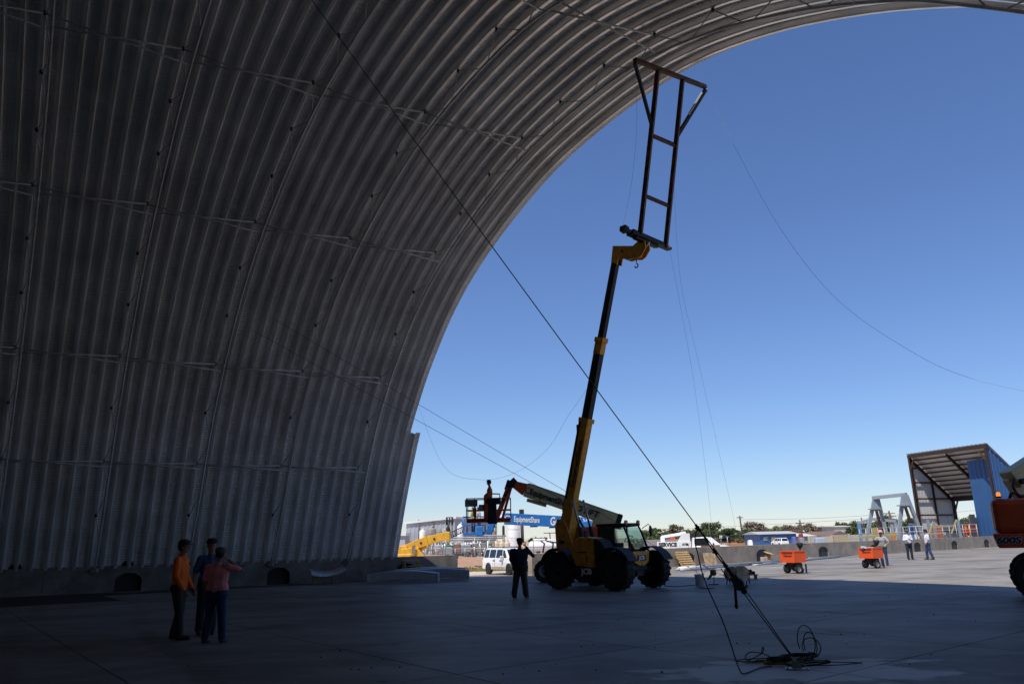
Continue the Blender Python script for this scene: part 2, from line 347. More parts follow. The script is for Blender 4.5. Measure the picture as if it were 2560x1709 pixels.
def roof_mat():
    m = bpy.data.materials.new('arch_sheet'); m.use_nodes = True; t = m.node_tree; b = t.nodes['Principled BSDF']; L = t.links.new
    uv = t.nodes.new('ShaderNodeUVMap'); sep = t.nodes.new('ShaderNodeSeparateXYZ'); L(uv.outputs[0], sep.inputs[0])
    # crimps every 9 cm up the arc, on the web only (u between 0.14 and 0.72)
    mu = t.nodes.new('ShaderNodeMath'); mu.operation = 'MULTIPLY'; L(sep.outputs[1], mu.inputs[0]); mu.inputs[1].default_value = 2 * math.pi / .105
    si = t.nodes.new('ShaderNodeMath'); si.operation = 'SINE'; L(mu.outputs[0], si.inputs[0])
    dd = t.nodes.new('ShaderNodeMath'); dd.operation = 'SUBTRACT'; L(sep.outputs[0], dd.inputs[0]); dd.inputs[1].default_value = .26
    da = t.nodes.new('ShaderNodeMath'); da.operation = 'ABSOLUTE'; L(dd.outputs[0], da.inputs[0])
    g = t.nodes.new('ShaderNodeMapRange'); g.inputs[1].default_value = .19; g.inputs[2].default_value = .23; g.inputs[3].default_value = .06; g.inputs[4].default_value = 1; L(da.outputs[0], g.inputs[0])
    gm = t.nodes.new('ShaderNodeMapRange'); gm.inputs[1].default_value = .19; gm.inputs[2].default_value = .23; gm.inputs[3].default_value = .65; gm.inputs[4].default_value = .05; L(da.outputs[0], gm.inputs[0]); L(gm.outputs[0], b.inputs['Metallic'])
    gr_ = t.nodes.new('ShaderNodeMapRange'); gr_.inputs[1].default_value = .19; gr_.inputs[2].default_value = .23; gr_.inputs[3].default_value = .36; gr_.inputs[4].default_value = .5; L(da.outputs[0], gr_.inputs[0]); L(gr_.outputs[0], b.inputs['Roughness'])
    hh = t.nodes.new('ShaderNodeMath'); hh.operation = 'MULTIPLY'; L(si.outputs[0], hh.inputs[0]); L(g.outputs[0], hh.inputs[1])
    bp = t.nodes.new('ShaderNodeBump'); bp.inputs['Strength'].default_value = .8; bp.inputs['Distance'].default_value = .012; L(hh.outputs[0], bp.inputs['Height']); L(bp.outputs[0], b.inputs['Normal'])
    geo = t.nodes.new('ShaderNodeNewGeometry'); n = t.nodes.new('ShaderNodeTexNoise'); n.inputs['Scale'].default_value = .8; n.inputs['Detail'].default_value = 7; L(geo.outputs['Position'], n.inputs['Vector'])
    cr = t.nodes.new('ShaderNodeValToRGB'); cr.color_ramp.elements[0].position = .3; cr.color_ramp.elements[1].position = .7
    cr.color_ramp.elements[0].color = (.68, .68, .67, 1); cr.color_ramp.elements[1].color = (.90, .90, .89, 1); L(n.outputs['Fac'], cr.inputs[0])
    oi = t.nodes.new('ShaderNodeObjectInfo'); rv = t.nodes.new('ShaderNodeMapRange'); rv.inputs[3].default_value = .9; rv.inputs[4].default_value = 1.06; L(oi.outputs['Random'], rv.inputs[0])
    mpx = t.nodes.new('ShaderNodeMapping'); mpx.inputs['Scale'].default_value = (9, .35, 1); L(uv.outputs[0], mpx.inputs[0]); av = t.nodes.new('ShaderNodeVectorMath'); av.operation = 'ADD'; L(mpx.outputs[0], av.inputs[0]); L(oi.outputs['Random'], av.inputs[1])
    n3 = t.nodes.new('ShaderNodeTexNoise'); n3.inputs['Scale'].default_value = 1.6; n3.inputs['Detail'].default_value = 5; L(av.outputs[0], n3.inputs['Vector'])
    sr = t.nodes.new('ShaderNodeValToRGB'); sr.color_ramp.elements[0].position = .36; sr.color_ramp.elements[0].color = (.62, .55, .46, 1); sr.color_ramp.elements[1].position = .52; sr.color_ramp.elements[1].color = (1, 1, 1, 1); L(n3.outputs['Fac'], sr.inputs[0])
    m1_ = t.nodes.new('ShaderNodeMix'); m1_.data_type = 'RGBA'; m1_.blend_type = 'MULTIPLY'; m1_.inputs[0].default_value = .35; L(cr.outputs[0], m1_.inputs[6]); L(sr.outputs[0], m1_.inputs[7])
    m2_ = t.nodes.new('ShaderNodeVectorMath'); m2_.operation = 'SCALE'; L(m1_.outputs[2], m2_.inputs[0]); L(rv.outputs[0], m2_.inputs['Scale'])
    L(m2_.outputs[0], b.inputs['Base Color'])
    return m
M_roof = roof_mat()
roof = thing('arch_building', 'huge open-ended arch building of grey corrugated galvanised steel ribs', 'building', wl(-8, 0, 0))
XS = [(0, 0), (.05, .015), (.13, .18), (.17, .20), (.35, .20), (.39, .18), (.47, .015), (.52, .0), (1.0, .0)]
NL = 84
def roof_panel(s0, s1, l0=0.0, l1=None, name='roof_panel'):
    l1 = ARC if l1 is None else l1; n = max(8, int(NL * (l1 - l0) / ARC)); me = bpy.data.meshes.new(name); vs = []; fs = []; uvs = []
    for i in range(n + 1):
        l = lerp(l0, l1, i / n); A = ap(s0, l); B = ap(s1, l); u, z, nu, nz = pa(l); m_ = mdir(s0); N_ = m_ * nu + Vector((0, 0, nz))
        for t, d in XS: vs.append(INV[roof.name] @ (A.lerp(B, t) + N_ * d)); uvs.append((t, l))
    k = len(XS)
    for i in range(n):
        for j in range(k - 1): a = i * k + j; fs.append((a, a + 1, a + k + 1, a + k))
    me.from_pydata([tuple(v) for v in vs], [], fs); ul = me.uv_layers.new(name='UVMap')
    for lp in me.loops: ul.data[lp.index].uv = uvs[lp.vertex_index]
    me.polygons.foreach_set('use_smooth', [False] * len(me.polygons)); me.materials.append(M_roof)
    o = bpy.data.objects.new(name, me); COL.objects.link(o); o.parent = roof
    # smooth along the arc, crisp between facets is lost on purpose: sheets are thick
    return o
NP = 72
for i in range(NP):
    s1 = S_END - PITCH - i * PITCH; roof_panel(s1 - PITCH, s1)
lp_ = 0
while ap(S_END, lp_)[2] < 6.8: lp_ += .1
p_ = roof_panel(S_END - PITCH, S_END, 0, lp_); p_['label'] = 'short lower panel standing alone at the open end'
# end wall that closes the far end
ew = MB(); se = S_END - PITCH * (NP + 1); pts = [ap(se, ARC * i / 40) for i in range(41)]
c0 = ap(se, 0); c1 = ap(se, ARC); pts = [Vector((c0.x, c0.y, 0))] + pts + [Vector((c1.x, c1.y, 0))]
ew.add(pts, [tuple(range(len(pts)))]); part('end_wall', ew, M_roof, roof, world=True)
# wall under the other foot
foot = MB(); s = -22.0
fp = [ap(-22 + 1.2 * k, ARC) for k in range(29)]
for a, b in zip(fp, fp[1:]):
    d = (b - a).normalized(); foot.beam(Vector((a.x, a.y, WH / 2)), Vector((b.x, b.y, WH / 2)), .3, WH)
part('wall_section', foot, M_conc, opp)

# reinforcing trusses: a pipe chord 0.7 m inside the sheets, zigzag struts and brackets, and cross braces between them
TS = [(-.3 + 3.46 * k) for k in range(-5, 4)]
NODE0, DN = 2.2, 2.25
def lnode(k): return NODE0 + DN * k
nodes = []
k = 0
while lnode(k) < ARC - 1.5: nodes.append(lnode(k)); k += 1
CH = .52
for ti, s in enumerate(TS):
    sn = s - .10
    ch = MB(); L_ = [0.0] + [.5 + .5 * i for i in range(int((ARC - 1) / .5))] + [ARC]
    ch.tube([ap(s, l, .22 + (CH - .0) * min(1, l / 2.6) * 1.0) for l in L_],   .042, 7); part('truss_chord', ch, M_pipe, roof, world=True)
    st = MB(); br = MB()
    for l in nodes:
        P = ap(sn - .12, l, .24); off = lambda q: .22 + CH * min(1, q / 2.6)
        st2 = MB().tube([P, ap(s, l - DN * .42, off(l - DN * .42))], .019, 5); part('truss_strut', st2, M_pipe, roof, world=True) if -4 < s and l < ARC * .8 else None
        st3 = MB().tube([P, ap(s, l + DN * .42, off(l + DN * .42))], .019, 5); part('truss_strut', st3, M_pipe, roof, world=True) if -4 < s and l < ARC * .8 else None
        
        if s > -12 and l < ARC * .8: part('bracket', MB().box(ap(sn - .12, l, .24), (.075, .075, .11)), M_steel_d, roof, world=True)
    fb = MB().box(ap(s, 0, .28) * 1 + Vector((0, 0, -.02)), (.22, .22, .16)); part('foot_plate', fb, M_galv, roof, world=True)
for s0, s1 in zip(TS, TS[1:]):
    if s0 < -8: continue
    for k in (1, 3, 6, 9, 12, 15, 18):
        if k >= len(nodes): continue
        l = nodes[k]; 
        b1 = MB().tube([ap(s0 + .02, l + .05, .22 + CH), ap(s1 - .22, l, .26)], .030, 6); part('cross_brace', b1, M_pipe, roof, world=True)
        b2 = MB().tube([ap(s0 - .22, l, .26), ap(s1, l - .10, .22 + CH)], .027, 6); part('cross_brace', b2, M_pipe, roof, world=True)

# ================================================================ people
def capsule(mb, p, q, r1, r2, n=10):
    p, q = Vector(p), Vector(q); L_ = max((q - p).length, 1e-4); a = (q - p) / L_; k = 4
    pts = [(r1 * math.sin(math.pi / 2 * i / k), -r1 * math.cos(math.pi / 2 * i / k)) for i in range(k + 1)] + [(r2 * math.cos(math.pi / 2 * i / k), L_ + r2 * math.sin(math.pi / 2 * i / k)) for i in range(k + 1)]
    mb.lathe(p, pts, a, n)
def chain(mb, pts, rs):
    for (p, q), (a, b) in zip(zip(pts, pts[1:]), zip(rs, rs[1:])): capsule(mb, p, q, a, b)
def baked(name, mb, mt, parent, voxel=.014, smooth=4):
    me = mb.mesh(name, mt); o = bpy.data.objects.new(name, me); COL.objects.link(o)
    m1 = o.modifiers.new('r', 'REMESH'); m1.mode = 'VOXEL'; m1.voxel_size = voxel; m1.use_smooth_shade = True
    m2 = o.modifiers.new('s', 'SMOOTH'); m2.iterations = smooth; m2.factor = .5
    dg = bpy.context.evaluated_depsgraph_get(); me2 = bpy.data.meshes.new_from_object(o.evaluated_get(dg)); o.modifiers.clear(); o.data = me2
    me2.name = name; bpy.data.meshes.remove(me); o.parent = parent
    if not me2.materials: me2.materials.append(mt)
    return o
M_skin = mat('skin', (.30, .16, .10), .6, var=.06)
M_hair = mat('hair', (.02, .014, .01), .8)
def hand(mb, wr_, d, up, curl=.5, k=1.0):
    """palm, four unequal fingers and a thumb from the wrist along d; up points out of the back of the hand"""
    d = Vector(d).normalized(); up = Vector(up); up = (up - d * up.dot(d)).normalized(); sd = d.cross(up)
    wr_ = Vector(wr_)
    for j in (-1, 0, 1): capsule(mb, wr_ + sd * .018 * j * k, wr_ + d * .085 * k + sd * .026 * j * k, .017 * k, .015 * k, 8)
    for j, ln in zip((-1.5, -.5, .5, 1.5), (.062, .076, .080, .068)):
        b = wr_ + d * .09 * k + sd * .021 * j * k; d2 = (d * math.cos(curl) - up * math.sin(curl)); m_ = b + d2 * ln * .5 * k
        d3 = (d * math.cos(curl * 2) - up * math.sin(curl * 2)); capsule(mb, b, m_, .0095 * k, .009 * k, 6); capsule(mb, m_, m_ + d3 * ln * .5 * k, .009 * k, .0075 * k, 6)
    t0 = wr_ + d * .03 * k - sd * .03 * k; t1 = t0 + (d * .6 - sd * .8).normalized() * .04 * k; capsule(mb, t0, t1, .013 * k, .011 * k, 6); capsule(mb, t1, t1 + d * .032 * k, .011 * k, .009 * k, 6)
def person(label, loc, face, top, legs, shoe, cap=None, capdir=0.0, arms=None, legp=None, sleeve='long', k=1.0, bulk=1.0, voxel=.013, hat='cap', belt=None, hem=.09, lean=0.0, group=None, gloves=None, head_turn=0.0, skin=None, hip_z=.93, extra=None):
    """local axes: x forward, y to the person's left, z up"""
    T = thing('person', label, 'person', loc, face, group); skin = skin or M_skin
    S = lambda *a: Vector(a) * k
    hip = [S(0, .095, hip_z), S(0, -.095, hip_z)]; 
    lp = legp or [((.0, .11, .50), (-.02, .12, .08)), ((.0, -.11, .50), (-.02, -.12, .08))]
    lnx = lean
    waist = S(lnx * .2, 0, hip_z + .14); chest = S(lnx * .7, 0, hip_z + .38); neck = S(lnx, 0, hip_z + .57); sh = [S(lnx * .9, .185 * bulk, hip_z + .50), S(lnx * .9, -.185 * bulk, hip_z + .50)]
    head = S(lnx + .03, 0, hip_z + .735); hd = Vector((math.cos(head_turn), math.sin(head_turn), 0)); hl = Vector((-hd.y, hd.x, 0))
    am = arms or [((-.02, .25, hip_z + .22), (.05, .25, hip_z - .03)), ((-.02, -.25, hip_z + .22), (.05, -.25, hip_z - .03))]
    body = MB()
    # torso and legs under the clothes, one surface
    chain(body, [hip[0] * .5 + hip[1] * .5, waist, chest, neck], [.12 * k, .11 * k * bulk, .12 * k * bulk, .05 * k])
    capsule(body, neck, head - S(0, 0, .05), .056 * k, .06 * k)
    for h_, (kn, an) in zip(hip, lp): chain(body, [h_, S(*kn), S(*an)], [.085 * k, .055 * k, .04 * k])
    for s_, (el, wr2) in zip(sh, am):
        chain(body, [s_, S(*el), S(*wr2)], [.05 * k, .042 * k, .029 * k]); d = (S(*wr2) - S(*el)).normalized(); upv = Vector((0, 1 if s_.y > 0 else -1, .2))
        if gloves is None: hand(body, S(*wr2), d, upv, .45, k)
    # skull, jaw, nose, ears, brow
    body.ball(head + S(0, 0, .03), .1 * k, 8, (.98, .80, 1.05)); body.ball(head + hd * .022 * k - S(0, 0, .045), .075 * k, 8, (.85, .78, .9))
    capsule(body, head + hd * .088 * k + S(0, 0, .01), head + hd * .108 * k - S(0, 0, .022), .011 * k, .015 * k, 6)
    for q in (1, -1): body.ball(head + hl * q * .082 * k - S(0, 0, .0), .026 * k, 5, (.7, .5, 1.2)); 
    b = baked('body', body, skin, T, voxel * .8, 3)
    for q in (1, -1): part('eye', MB().ball(head + hd * .087 * k + hl * q * .033 * k + S(0, 0, .022), .011 * k, 5), mat('eye', (.02, .02, .02), .2), T)
    part('mouth', MB().beam(head + hd * .092 * k - hl * .022 * k - S(0, 0, .058), head + hd * .092 * k + hl * .022 * k - S(0, 0, .058), .008, .006), mat('lips', (.22, .09, .07), .6), T)
    # hair: back and sides of the head
    hr = MB(); hr.ball(head - hd * .018 * k + S(0, 0, .035), .108 * k, 8, (.93, .82, 1.0)); part('hair', hr, M_hair, T)
    # shirt
    st = MB(); chain(st, [hip[0] * .5 + hip[1] * .5 + S(0, 0, hem), waist, chest, chest * .35 + neck * .65 - S(0, 0, .03)], [.135 * k * bulk, .135 * k * bulk, .14 * k * bulk, .10 * k])
    for q in (1, -1): chain(st, [waist + S(0, .05 * q * bulk, 0), chest + S(0, .08 * q * bulk, 0), neck * .35 + sh[0 if q == 1 else 1] * .65 - S(0, 0, .02)], [.115 * k * bulk, .115 * k * bulk, .075 * k]); chain(st, [hip[0 if q == 1 else 1] + S(0, 0, hem + .02), waist + S(0, .05 * q * bulk, 0)], [.115 * k * bulk, .115 * k * bulk])
    capsule(st, neck - S(0, 0, .06), neck + S(.0, 0, .0), .085 * k, .064 * k)
    for s_, (el, wr2) in zip(sh, am):
        e_, w_ = S(*el), S(*wr2)
        if sleeve == 'long': chain(st, [s_, e_, e_.lerp(w_, .93)], [.072 * k, .058 * k, .044 * k])
        else: chain(st, [s_, s_.lerp(e_, .75)], [.074 * k, .066 * k])
        if gloves is not None:
            g = MB(); d = (w_ - e_).normalized(); hand(g, w_ - d * .01, d, Vector((0, 1 if s_.y > 0 else -1, .3)), .5, k * 1.15); baked('glove', g, gloves, T, voxel * .8, 2)
    baked('shirt', st, top, T, voxel, 5)
    # trousers
    tr = MB(); capsule(tr, hip[0], hip[1], .122 * k * bulk, .122 * k * bulk); capsule(tr, S(0, .05, hip_z + .06), S(0, -.05, hip_z + .06), .115 * k * bulk, .115 * k * bulk)
    for h_, (kn, an) in zip(hip, lp):
        kn, an = S(*kn), S(*an); chain(tr, [h_, kn, an.lerp(kn, .08)], [.108 * k * (bulk * .5 + .5), .080 * k * (bulk * .6 + .4), .072 * k * (bulk * .6 + .4)])
    baked('trousers', tr, legs, T, voxel, 4)
    if belt: part('belt', MB().lathe(S(-.0, 0, hip_z + .03), [(.12 * k * bulk, -.018), (.122 * k * bulk, .018)], (0, 0, 1), 20), belt, T)
    for (kn, an) in lp:
        a_ = S(*an); sb = MB(); a0 = Vector((a_.x, a_.y, 0)); 
        capsule(sb, a0 + Vector((-.02, 0, .05 + a_.z - .08 * k)), a0 + Vector((.17 * k, 0, .04 + max(0, a_.z - .08 * k))), .045 * k, .04 * k, 8); capsule(sb, a0 + Vector((-.03, 0, .05 + a_.z - .08 * k)), a_ + Vector((0, 0, .06)), .046 * k, .05 * k, 8)
        for i, v in enumerate(sb.v):
            if v.z < .004: sb.v[i] = Vector((v.x, v.y, .004))
        part('boot', sb, shoe, T)
    if cap is not None:
        c = MB(); cd_ = Vector((math.cos(capdir), math.sin(capdir), 0)); cc = head + S(0, 0, .06)
        prof = [(.112 * k, 0), (.113 * k, .03 * k), (.10 * k, .07 * k), (.07 * k, .095 * k), (.0, .105 * k)]
        if hat == 'hard': prof = [(.15 * k, -.005), (.125 * k, .005), (.125 * k, .05 * k), (.10 * k, .1 * k), (.05 * k, .125 * k), (0, .13 * k)]
        c.lathe(cc, prof, (0, 0, 1), 16); bp = MB()
        sd = Vector((-cd_.y, cd_.x, 0)); v0 = [cc + cd_ * (.08 + .1 * math.cos(t)) * k + sd * .08 * math.sin(t) * k + S(0, 0, .012 - .02 * math.cos(t)) for t in [math.pi * (-.5 + i / 8) for i in range(9)]]
        bp.add(v0 + [v + S(0, 0, .008) for v in v0], [tuple(range(9)), tuple(range(17, 8, -1))] + [(i, (i + 1) % 9, (i + 1) % 9 + 9, i + 9) for i in range(9)])
        h_ = part('hard_hat' if hat == 'hard' else 'cap', c, cap, T); part('visor', bp, cap, h_)
    return T
def facing(a, b): return math.atan2(b[1] - a[1], b[0] - a[0])

M_orange_s = mat('orange_shirt', (1.0, .17, .006), .85, var=.14, scale=9, bump=.9, bscale=9)
M_pink_s = mat('salmon_shirt', (.85, .27, .27), .85, var=.14, scale=9, bump=.9, bscale=9)
M_blue_s = mat('blue_shirt', (.05, .09, .20), .85, var=.1)
M_navy = mat('navy_shirt', (.014, .024, .05), .9, var=0)
M_black_c = mat('black_cloth', (.012, .012, .013), .9, var=.1)
M_dkolive = mat('dark_work_trousers', (.03, .032, .03), .9, var=.1)
M_jeans = mat('blue_jeans', (.03, .055, .13), .9, var=.2, scale=10)
M_jeansd = mat('dark_jeans', (.015, .022, .04), .9, var=.2, scale=10)
M_khaki = mat('brown_trousers', (.05, .042, .032), .9, var=.1)
M_boot = mat('brown_boot', (.05, .028, .015), .7)
M_bootb = mat('black_boot', (.012, .011, .010), .6)
M_wshirt = mat('white_shirt', (.72, .72, .76), .85, var=.06, scale=6, bump=.3, bscale=10)
M_gshirt = mat('grey_shirt', (.36, .36, .37), .85, var=.1)
M_cap_k = mat('black_cap', (.012, .012, .014), .8)
M_cap_g = mat('grey_cap', (.10, .10, .11), .8)
M_yg = mat('yellow_glove', (.50, .52, .10), .8)

def gpl(x, y): v = gp(x, y); return (v.x, v.y, 0)
pO = gpl(436, 1598); pP = gpl(533, 1607); pB = gpl(512, 1586)
person('man in a bright orange long-sleeved shirt and black cap standing in profile', pO, R(2), M_orange_s, M_dkolive, M_boot, M_cap_k, 0.0,
       arms=[((.03, .24, 1.15), (.16, .22, .92)), ((.02, -.24, 1.15), (.17, -.22, .90))], legp=[((.02, .10, .50), (-.08, .11, .08)), ((.09, -.12, .50), (.13, -.13, .08))], k=1.02, bulk=1.04, voxel=.011, hem=-.01)
person('man in a salmon pink shirt seen from behind, phone at his right ear', pP, R(82), M_pink_s, M_jeans, M_boot, M_cap_g, 0.0,
       arms=[((-.03, .27, 1.14), (.03, .25, .90)), ((.12, -.43, 1.36), (.09, -.16, 1.56))], legp=[((.02, .14, .50), (.0, .19, .08)), ((.04, -.12, .50), (.02, -.17, .08))], sleeve='short', k=.93, bulk=1.16, voxel=.011, belt=M_bootb)
person('man in a dark blue shirt and black cap standing behind the man in pink', pB, R(-62), M_blue_s, M_jeansd, M_bootb, M_cap_k, 0.0,
       arms=[((-.02, .26, 1.14), (.02, .28, .90)), ((-.02, -.27, 1.14), (.10, -.29, .88))], sleeve='short', k=1.03, voxel=.011)
pC = gpl(1302, 1494)
cm = person('heavy-set man in a dark jacket seen from behind, phone to his right ear', pC, R(70), M_navy, M_khaki, M_boot, M_cap_k, R(-25),
       arms=[((-.04, .30, 1.17), (.06, .25, .95)), ((.08, -.42, 1.26), (.12, -.17, 1.54))], legp=[((.0, .15, .50), (-.06, .20, .08)), ((.05, -.12, .50), (.05, -.16, .08))], k=.97, bulk=1.42, voxel=.013)
ph = solo('mobile_phone', MB().box(Matrix.Translation(Vector(pC)) @ Matrix.Rotation(R(70), 4, 'Z') @ Vector((.14, -.135, 1.575)), (.03, .02, .13)), M_steel_d, 'dark phone held to the ear of the heavy-set man', 'phone')
pW1 = gpl(2277, 1398); pW2 = gpl(2325, 1398); pR = gpl(2213, 1413)
person('man in a white long-sleeved shirt and grey cap looking down at his phone', pW1, R(-95), M_wshirt, M_jeansd, M_bootb, M_cap_g, 0.0,
       arms=[((.0, .26, 1.17), (.26, .07, 1.20)), ((.0, -.26, 1.17), (.26, -.07, 1.20))], k=1.0, voxel=.02, head_turn=0.0)
person('man in a white T-shirt and blue jeans standing in profile facing left', pW2, R(175), M_wshirt, M_jeans, M_boot, M_cap_k, 0.0,
       arms=[((.02, .24, 1.13), (.16, .20, .96)), ((-.02, -.24, 1.14), (.0, -.25, .90))], legp=[((-.02, .11, .50), (-.16, .13, .08)), ((.08, -.10, .50), (.08, -.11, .08))], sleeve='short', bulk=1.12, k=.99, voxel=.02)
person('worker in grey T-shirt, red and white hard hat and yellow gloves pushing a cart', pR, R(-125), M_gshirt, M_jeans, M_bootb, mat('red_hat', (.5, .08, .06), .4, col2=(.5, .45, .42), scale=9), 0.0,
       arms=[((.10, .36, 1.18), (.34, .24, 1.06)), ((.10, -.36, 1.18), (.34, -.24, 1.06))], sleeve='short', hat='hard', k=.98, voxel=.02, gloves=M_yg, lean=.06)

# ================================================================ wheels
M_rim_y = mat('dark_rim', (.03, .028, .022), .5, var=.2)
M_rim_w = mat('pale_rim', (.30, .29, .27), .5, var=.15)
M_tyre = mat('tyre_rubber', (.022, .021, .020), .8, var=.3, scale=8)
def wheel(parent, c, r, wd, axis=(0, 1, 0), rim=None, lugs=0, rimf=.52, name='wheel'):
    """tyre with open tread lugs, rim with dish and hub"""
    c = Vector(c); a = Vector(axis).normalized(); h = wd / 2; t = MB()
    prof = [(r * rimf, -h * .75), (r * .80, -h * .98), (r * .93, -h * .93), (r * .965, -h * .7), (r * .97, 0), (r * .965, h * .7), (r * .93, h * .93), (r * .80, h * .98), (r * rimf, h * .75), (r * rimf, -h * .75)]
    t.lathe(c, prof, a, 36)
    e = a.cross(Vector((0, 0, 1)));
    if e.length < .1: e = Vector((1, 0, 0))
    e.normalize(); g = a.cross(e)
    for i in range(lugs):
        for sgn in (1, -1):
            th = 2 * math.pi * (i + (.5 if sgn > 0 else 0)) / lugs; th2 = th + .16
            p0 = c + (e * math.cos(th) + g * math.sin(th)) * r * .965 + a * sgn * h * .05; p1 = c + (e * math.cos(th2) + g * math.sin(th2)) * r * .955 + a * sgn * h * .98
            t.beam(p0, p1, r * .10, r * .085, (p0 - c).normalized())
    w = part(name, t, M_tyre, parent); rm = MB()
    for s in (1, -1):
        rm.lathe(c, [(r * rimf * 1.02, s * h * .76), (r * rimf * .93, s * h * .78), (r * rimf * .86, s * h * .45), (r * rimf * .45, s * h * .30), (r * .2, s * h * .42), (r * .17, s * h * .60), (.001, s * h * .62)], a, 24)
        for i in range(8):
            th = 2 * math.pi * i / 8; rm.cyl(c + (e * math.cos(th) + g * math.sin(th)) * r * .30 + a * s * h * .40, r * .022, h * .12, a, 6)
    part('rim', rm, rim or M_rim_w, w); return w

M_yel = mat('yellow_machine_paint', (.82, .37, .012), .5, var=.12, scale=5, col2=(.48, .20, .012), bump=.08, bscale=20)
M_blk = mat('black_machine_paint', (.014, .014, .015), .65, var=.2, scale=6)
M_glass = mat('cab_glass', (.03, .045, .045), .06, var=0, spec=.8)
M_chrome = mat('chrome_rod', (.34, .33, .32), .35, .9, var=.05)
M_rust = mat('rusty_steel', (.13, .055, .028), .75, .3, var=.35, scale=5, bump=.3, bscale=30, col2=(.035, .02, .014))
M_dkrust = mat('dark_painted_steel', (.018, .017, .017), .6, .3, var=.3, scale=6)
M_orng = mat('orange_machine_paint', (.60, .080, .014), .45, var=.12, scale=4, col2=(.46, .055, .010))
M_cream = mat('cream_boom_paint', (.62, .54, .27), .42, var=.1, scale=4)
M_letter_k = mat('black_lettering', (.02, .022, .03), .5, var=0)
M_letter_w = mat('white_lettering', (.75, .76, .78), .5, var=0)
M_gblue = mat('blue_boom_paint', (.02, .17, .48), .4, var=.1, scale=4)
def see_glass():
    m = bpy.data.materials.new('clear_glass'); m.use_nodes = True; b = m.node_tree.nodes['Principled BSDF']
    b.inputs['Base Color'].default_value = (.22, .38, .36, 1); b.inputs['Roughness'].default_value = .0; b.inputs['Transmission Weight'].default_value = 1.0; b.inputs['IOR'].default_value = 1.02; b.inputs['Alpha'].default_value = .78
    return m
M_clear = see_glass()

# ================================================================ telehandler
FW = Vector((.70, -.714, 0)).normalized(); LF = Vector((-FW.y, FW.x, 0)); YAW = math.atan2(FW.y, FW.x)
FRc = gp(1545, 1477); 
tk, wb = 2.02, 2.56
origin = FRc - FW * (wb / 2) + LF * (tk / 2)
J = thing('telehandler', 'large yellow and black telehandler with its boom raised nearly upright', 'telehandler', (origin.x, origin.y, 0), YAW)
for x in (wb / 2, -wb / 2):
    for y in (-tk / 2, tk / 2): wheel(J, (x, y, .63), .63, .44, (0, 1, 0), M_rim_y, 18, .46)
ch = MB(); ch.prism([(-1.95, .62), (-1.75, .45), (1.40, .45), (1.50, .66), (1.50, 1.08), (.9, 1.10), (-1.95, 1.25)], .78)
for x in (wb / 2, -wb / 2): ch.tube([(x, -tk / 2 + .2, .63), (x, tk / 2 - .2, .63)], .13, 10); ch.box((x, 0, .63), (.42, .38, .40))
part('chassis', ch, M_blk, J, bevel=.02)
ep = MB(); ep.prism([(-.72, .98), (-.66, 1.60), (-.30, 1.76), (.32, 1.72), (.32, .72), (-.55, .80)], .58, c=(0, -.72, 0)); hood = part('engine_cover', ep, M_yel, J, bevel=.05)
part('hood_vent', MB().box((.0, -1.014, 1.02), (.035, .012, .26)), M_blk, hood); part('handle', MB().box((-.25, -1.014, 1.24), (.55, .012, .03)), M_blk, hood)
eb = MB(); eb.prism([(.33, .72), (.33, 1.71), (.62, 1.62), (.86, 1.30), (.80, .60), (.40, .60)], .56, c=(0, -.72, 0)); part('rear_hood_section', eb, M_blk, J, bevel=.04)
sk = MB(); sk.prism([(-.62, .42), (-.66, .80), (-.55, .83), (.50, .72), (.62, .55), (.55, .42)], .50, c=(0, -.74, 0)); skp = part('side_skirt', sk, M_blk, J, bevel=.03)
text('lettering', 'JCB', .26, M_letter_w, skp, Matrix.Translation((-.05, -1.0, .60)) @ Matrix.Rotation(R(90), 4, 'X'), bold=.012, xs=1.15, world=False)
# fenders
for x in (wb / 2, -wb / 2):
    for y in (-tk / 2, tk / 2):
        fe = MB(); pts = []
        for i in range(9):
            th = R(25 + 130 * i / 8); pts.append(Vector((x + .76 * math.cos(th), y, .63 + .76 * math.sin(th))))
        for p, q in zip(pts, pts[1:]): fe.beam(p, q, .50, .03, (p + q) / 2 - Vector((x, y, .63)))
        part('fender', fe, M_blk, J)
# front carrier plate with the maker's letters
fp_ = MB(); fp_.prism([(-.46, 1.24), (.46, 1.24), (.43, .96), (.34, .86), (.08, .76), (0, .82), (-.08, .76), (-.34, .86), (-.43, .96)], .06, M=Matrix.Rotation(R(90), 3, 'Z'), c=(1.54, .0, 0))
fpl = part('front_plate', fp_, M_yel, J, bevel=.01)
part('badge', MB().box((1.578, 0, 1.03), (.014, .46, .18)), M_blk, fpl)
text('lettering', 'JCB', .17, M_letter_w, fpl, Matrix.Translation((1.590, 0, 1.03)) @ Matrix.Rotation(R(90), 4, 'Z') @ Matrix.Rotation(R(90), 4, 'X'), bold=.008, xs=1.15, world=False)
